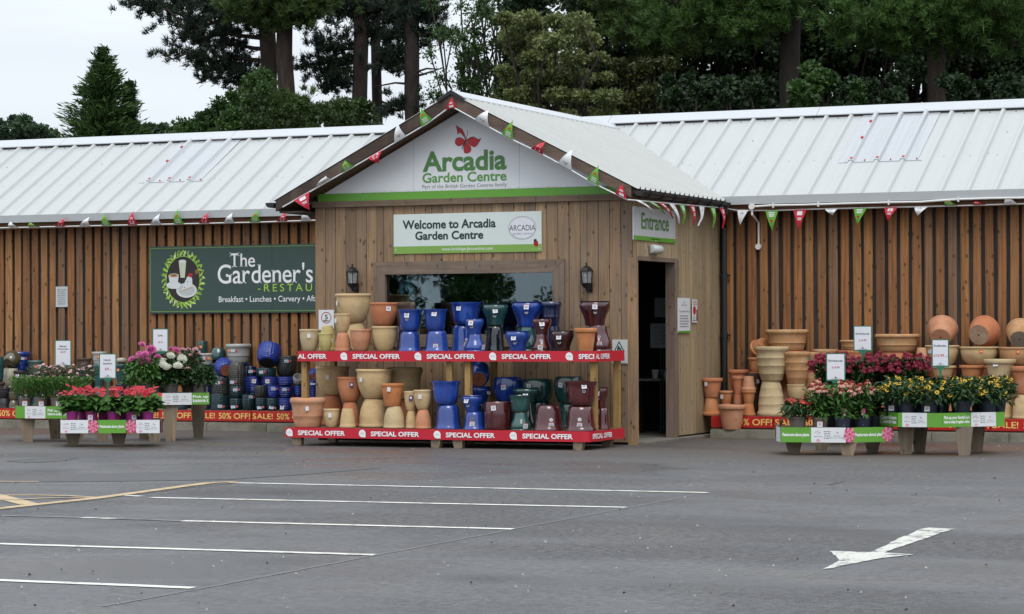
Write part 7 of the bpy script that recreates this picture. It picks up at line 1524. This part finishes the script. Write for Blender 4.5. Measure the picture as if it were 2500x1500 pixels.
pine('slanting reddish pine trunk with a broad green bough', 2290, 44.5, .17, 16, [(60, 2040, 75, -.5, 1.6), (55, 2130, 70, -.9, 1.6), (50, 2200, 40, -1.0, 1.6), (70, 2260, 80, -1.1, 1.3), (60, 2090, 85, -.4, 1.4), (75, 2400, 90, -.6, 1.5), (40, 2470, 60, -.6, 1.7), (45, 2440, 40, -.8, 1.7), (50, 2540, 20, 0, 1.7), (85, 2480, 105, -.3, 1.4), (100, 2170, 105, .2, 1.0)], NEEDLE_B, 22, .15, BARK_R, per=56)
pine('deep shaded pine at the back of the wood', 1600, 47, .18, 16, [(30, 1480, 20, 0, 1.7), (50, 1560, 60, 0, 1.7), (90, 1520, 90, 0, 1.5), (110, 1600, 110, -.3, 1.5), (20, 1680, 10, 0, 1.7), (0, 1560, -10, 0, 1.7), (120, 1660, 125, 0, 1.4)], NEEDLE, 23, .15, per=50)
# trees and hedge across the car park: seen only as reflections in the window
def far_hedge():
    rg = np.random.RandomState(3); C = []; Rr = []; b = MB(); b.tube([(-27, -6, 0), (-27, -6, 2)], [.2, .1], 8)
    for i in range(120): x = -34+rg.uniform(0, 13.5); C.append(np.array([x, -6+rg.normal(0, .5), rg.uniform(.3, 1.9+.35*math.sin(x*2.3) if x > -26 else 3.6+.5*math.sin(x*1.7))])); Rr.append(rg.uniform(.45, .8))
    P, D = clumps(C, Rr, 420, rg); me = quads(P, D+rg.normal(0, .5, D.shape), .16, .09, rg, BROAD); t = thing('hedge', 'overgrown green hedge across the car park mirrored in the window', 'hedge', (-27, -6, 0)); obj('crown', me, t); obj('trunk', b.mesh('trunk', BARK_D, fix=False), t)
far_hedge()
# ------------------------------------------------------------------ things just inside the doorway
TY = 29.1; zt_ = gy(1610, 925, TY)[2]; tx0, tx1 = gy(1560, 925, TY)[0], gy(1660, 925, TY)[0]
t = thing('counter_table', 'plain table with paper cups just inside the dark doorway', 'table', ((tx0+tx1)/2, TY+.25, .03))
b = MB(); b.box((tx0, TY, zt_-.03), (tx1, TY+.5, zt_)); obj('table_top', b.mesh('table_top', plain('laminate_grey', (.3, .3, .3), .5)), t)
for x in (tx0+.03, tx1-.03):
    for y in (TY+.03, TY+.47): b = MB(); b.box((x-.02, y-.02, .03), (x+.02, y+.02, zt_-.031)); obj('leg', b.mesh('leg', black_metal), t)
for i, px in enumerate((1600, 1624)):
    p = gy(px, 925, TY+.08); b = MB(); b.lathe([(0, 0), (.036, 0), (.05, .11), (.046, .11), (.033, .006), (0, .006)], 16); tag(obj('paper_cup', b.mesh('paper_cup', sign_white), None, (p[0], TY+.08, zt_+.001)), 'white paper cup inside the doorway '+('beside its twin', 'nearest the door frame')[i], 'cup', 'paper cups')
SY = 28.75
for i, (x0, y0, x1, y1, c, lab) in enumerate(((1588, 790, 1634, 850, (.30, .33, .36), 'pale bluish poster board inside the dark doorway'), (1598, 727, 1634, 775, (.22, .24, .26), 'small pale notice above the poster board inside the doorway'))):
    A = gy(x0, y1, SY); B = gy(x1, y0, SY); t = thing('poster_stand', lab, 'poster', ((A[0]+B[0])/2, SY, .03))
    b = MB(); b.box((A[0], SY, A[2]), (B[0], SY+.01, B[2])); obj('panel', b.mesh('panel', plain('poster_tone%d' % i, c, .5)), t)
    b = MB(); scribble(b, A[0]+.02, B[0]-.02, A[2]+.03, B[2]-.03, 5, seed=i, d=0); b.v = [(x, SY-.002, z) for x, y, z in b.v]; tag(obj('small_print', b.mesh('small_print', text_grey, fix=False), t), kind='stuff')
    b = MB(); b.tube([((A[0]+B[0])/2, SY+.02+.02*i, .03), ((A[0]+B[0])/2, SY+.02+.02*i, A[2]+.05)], .01, 8); obj('post', b.mesh('post', black_metal), t)
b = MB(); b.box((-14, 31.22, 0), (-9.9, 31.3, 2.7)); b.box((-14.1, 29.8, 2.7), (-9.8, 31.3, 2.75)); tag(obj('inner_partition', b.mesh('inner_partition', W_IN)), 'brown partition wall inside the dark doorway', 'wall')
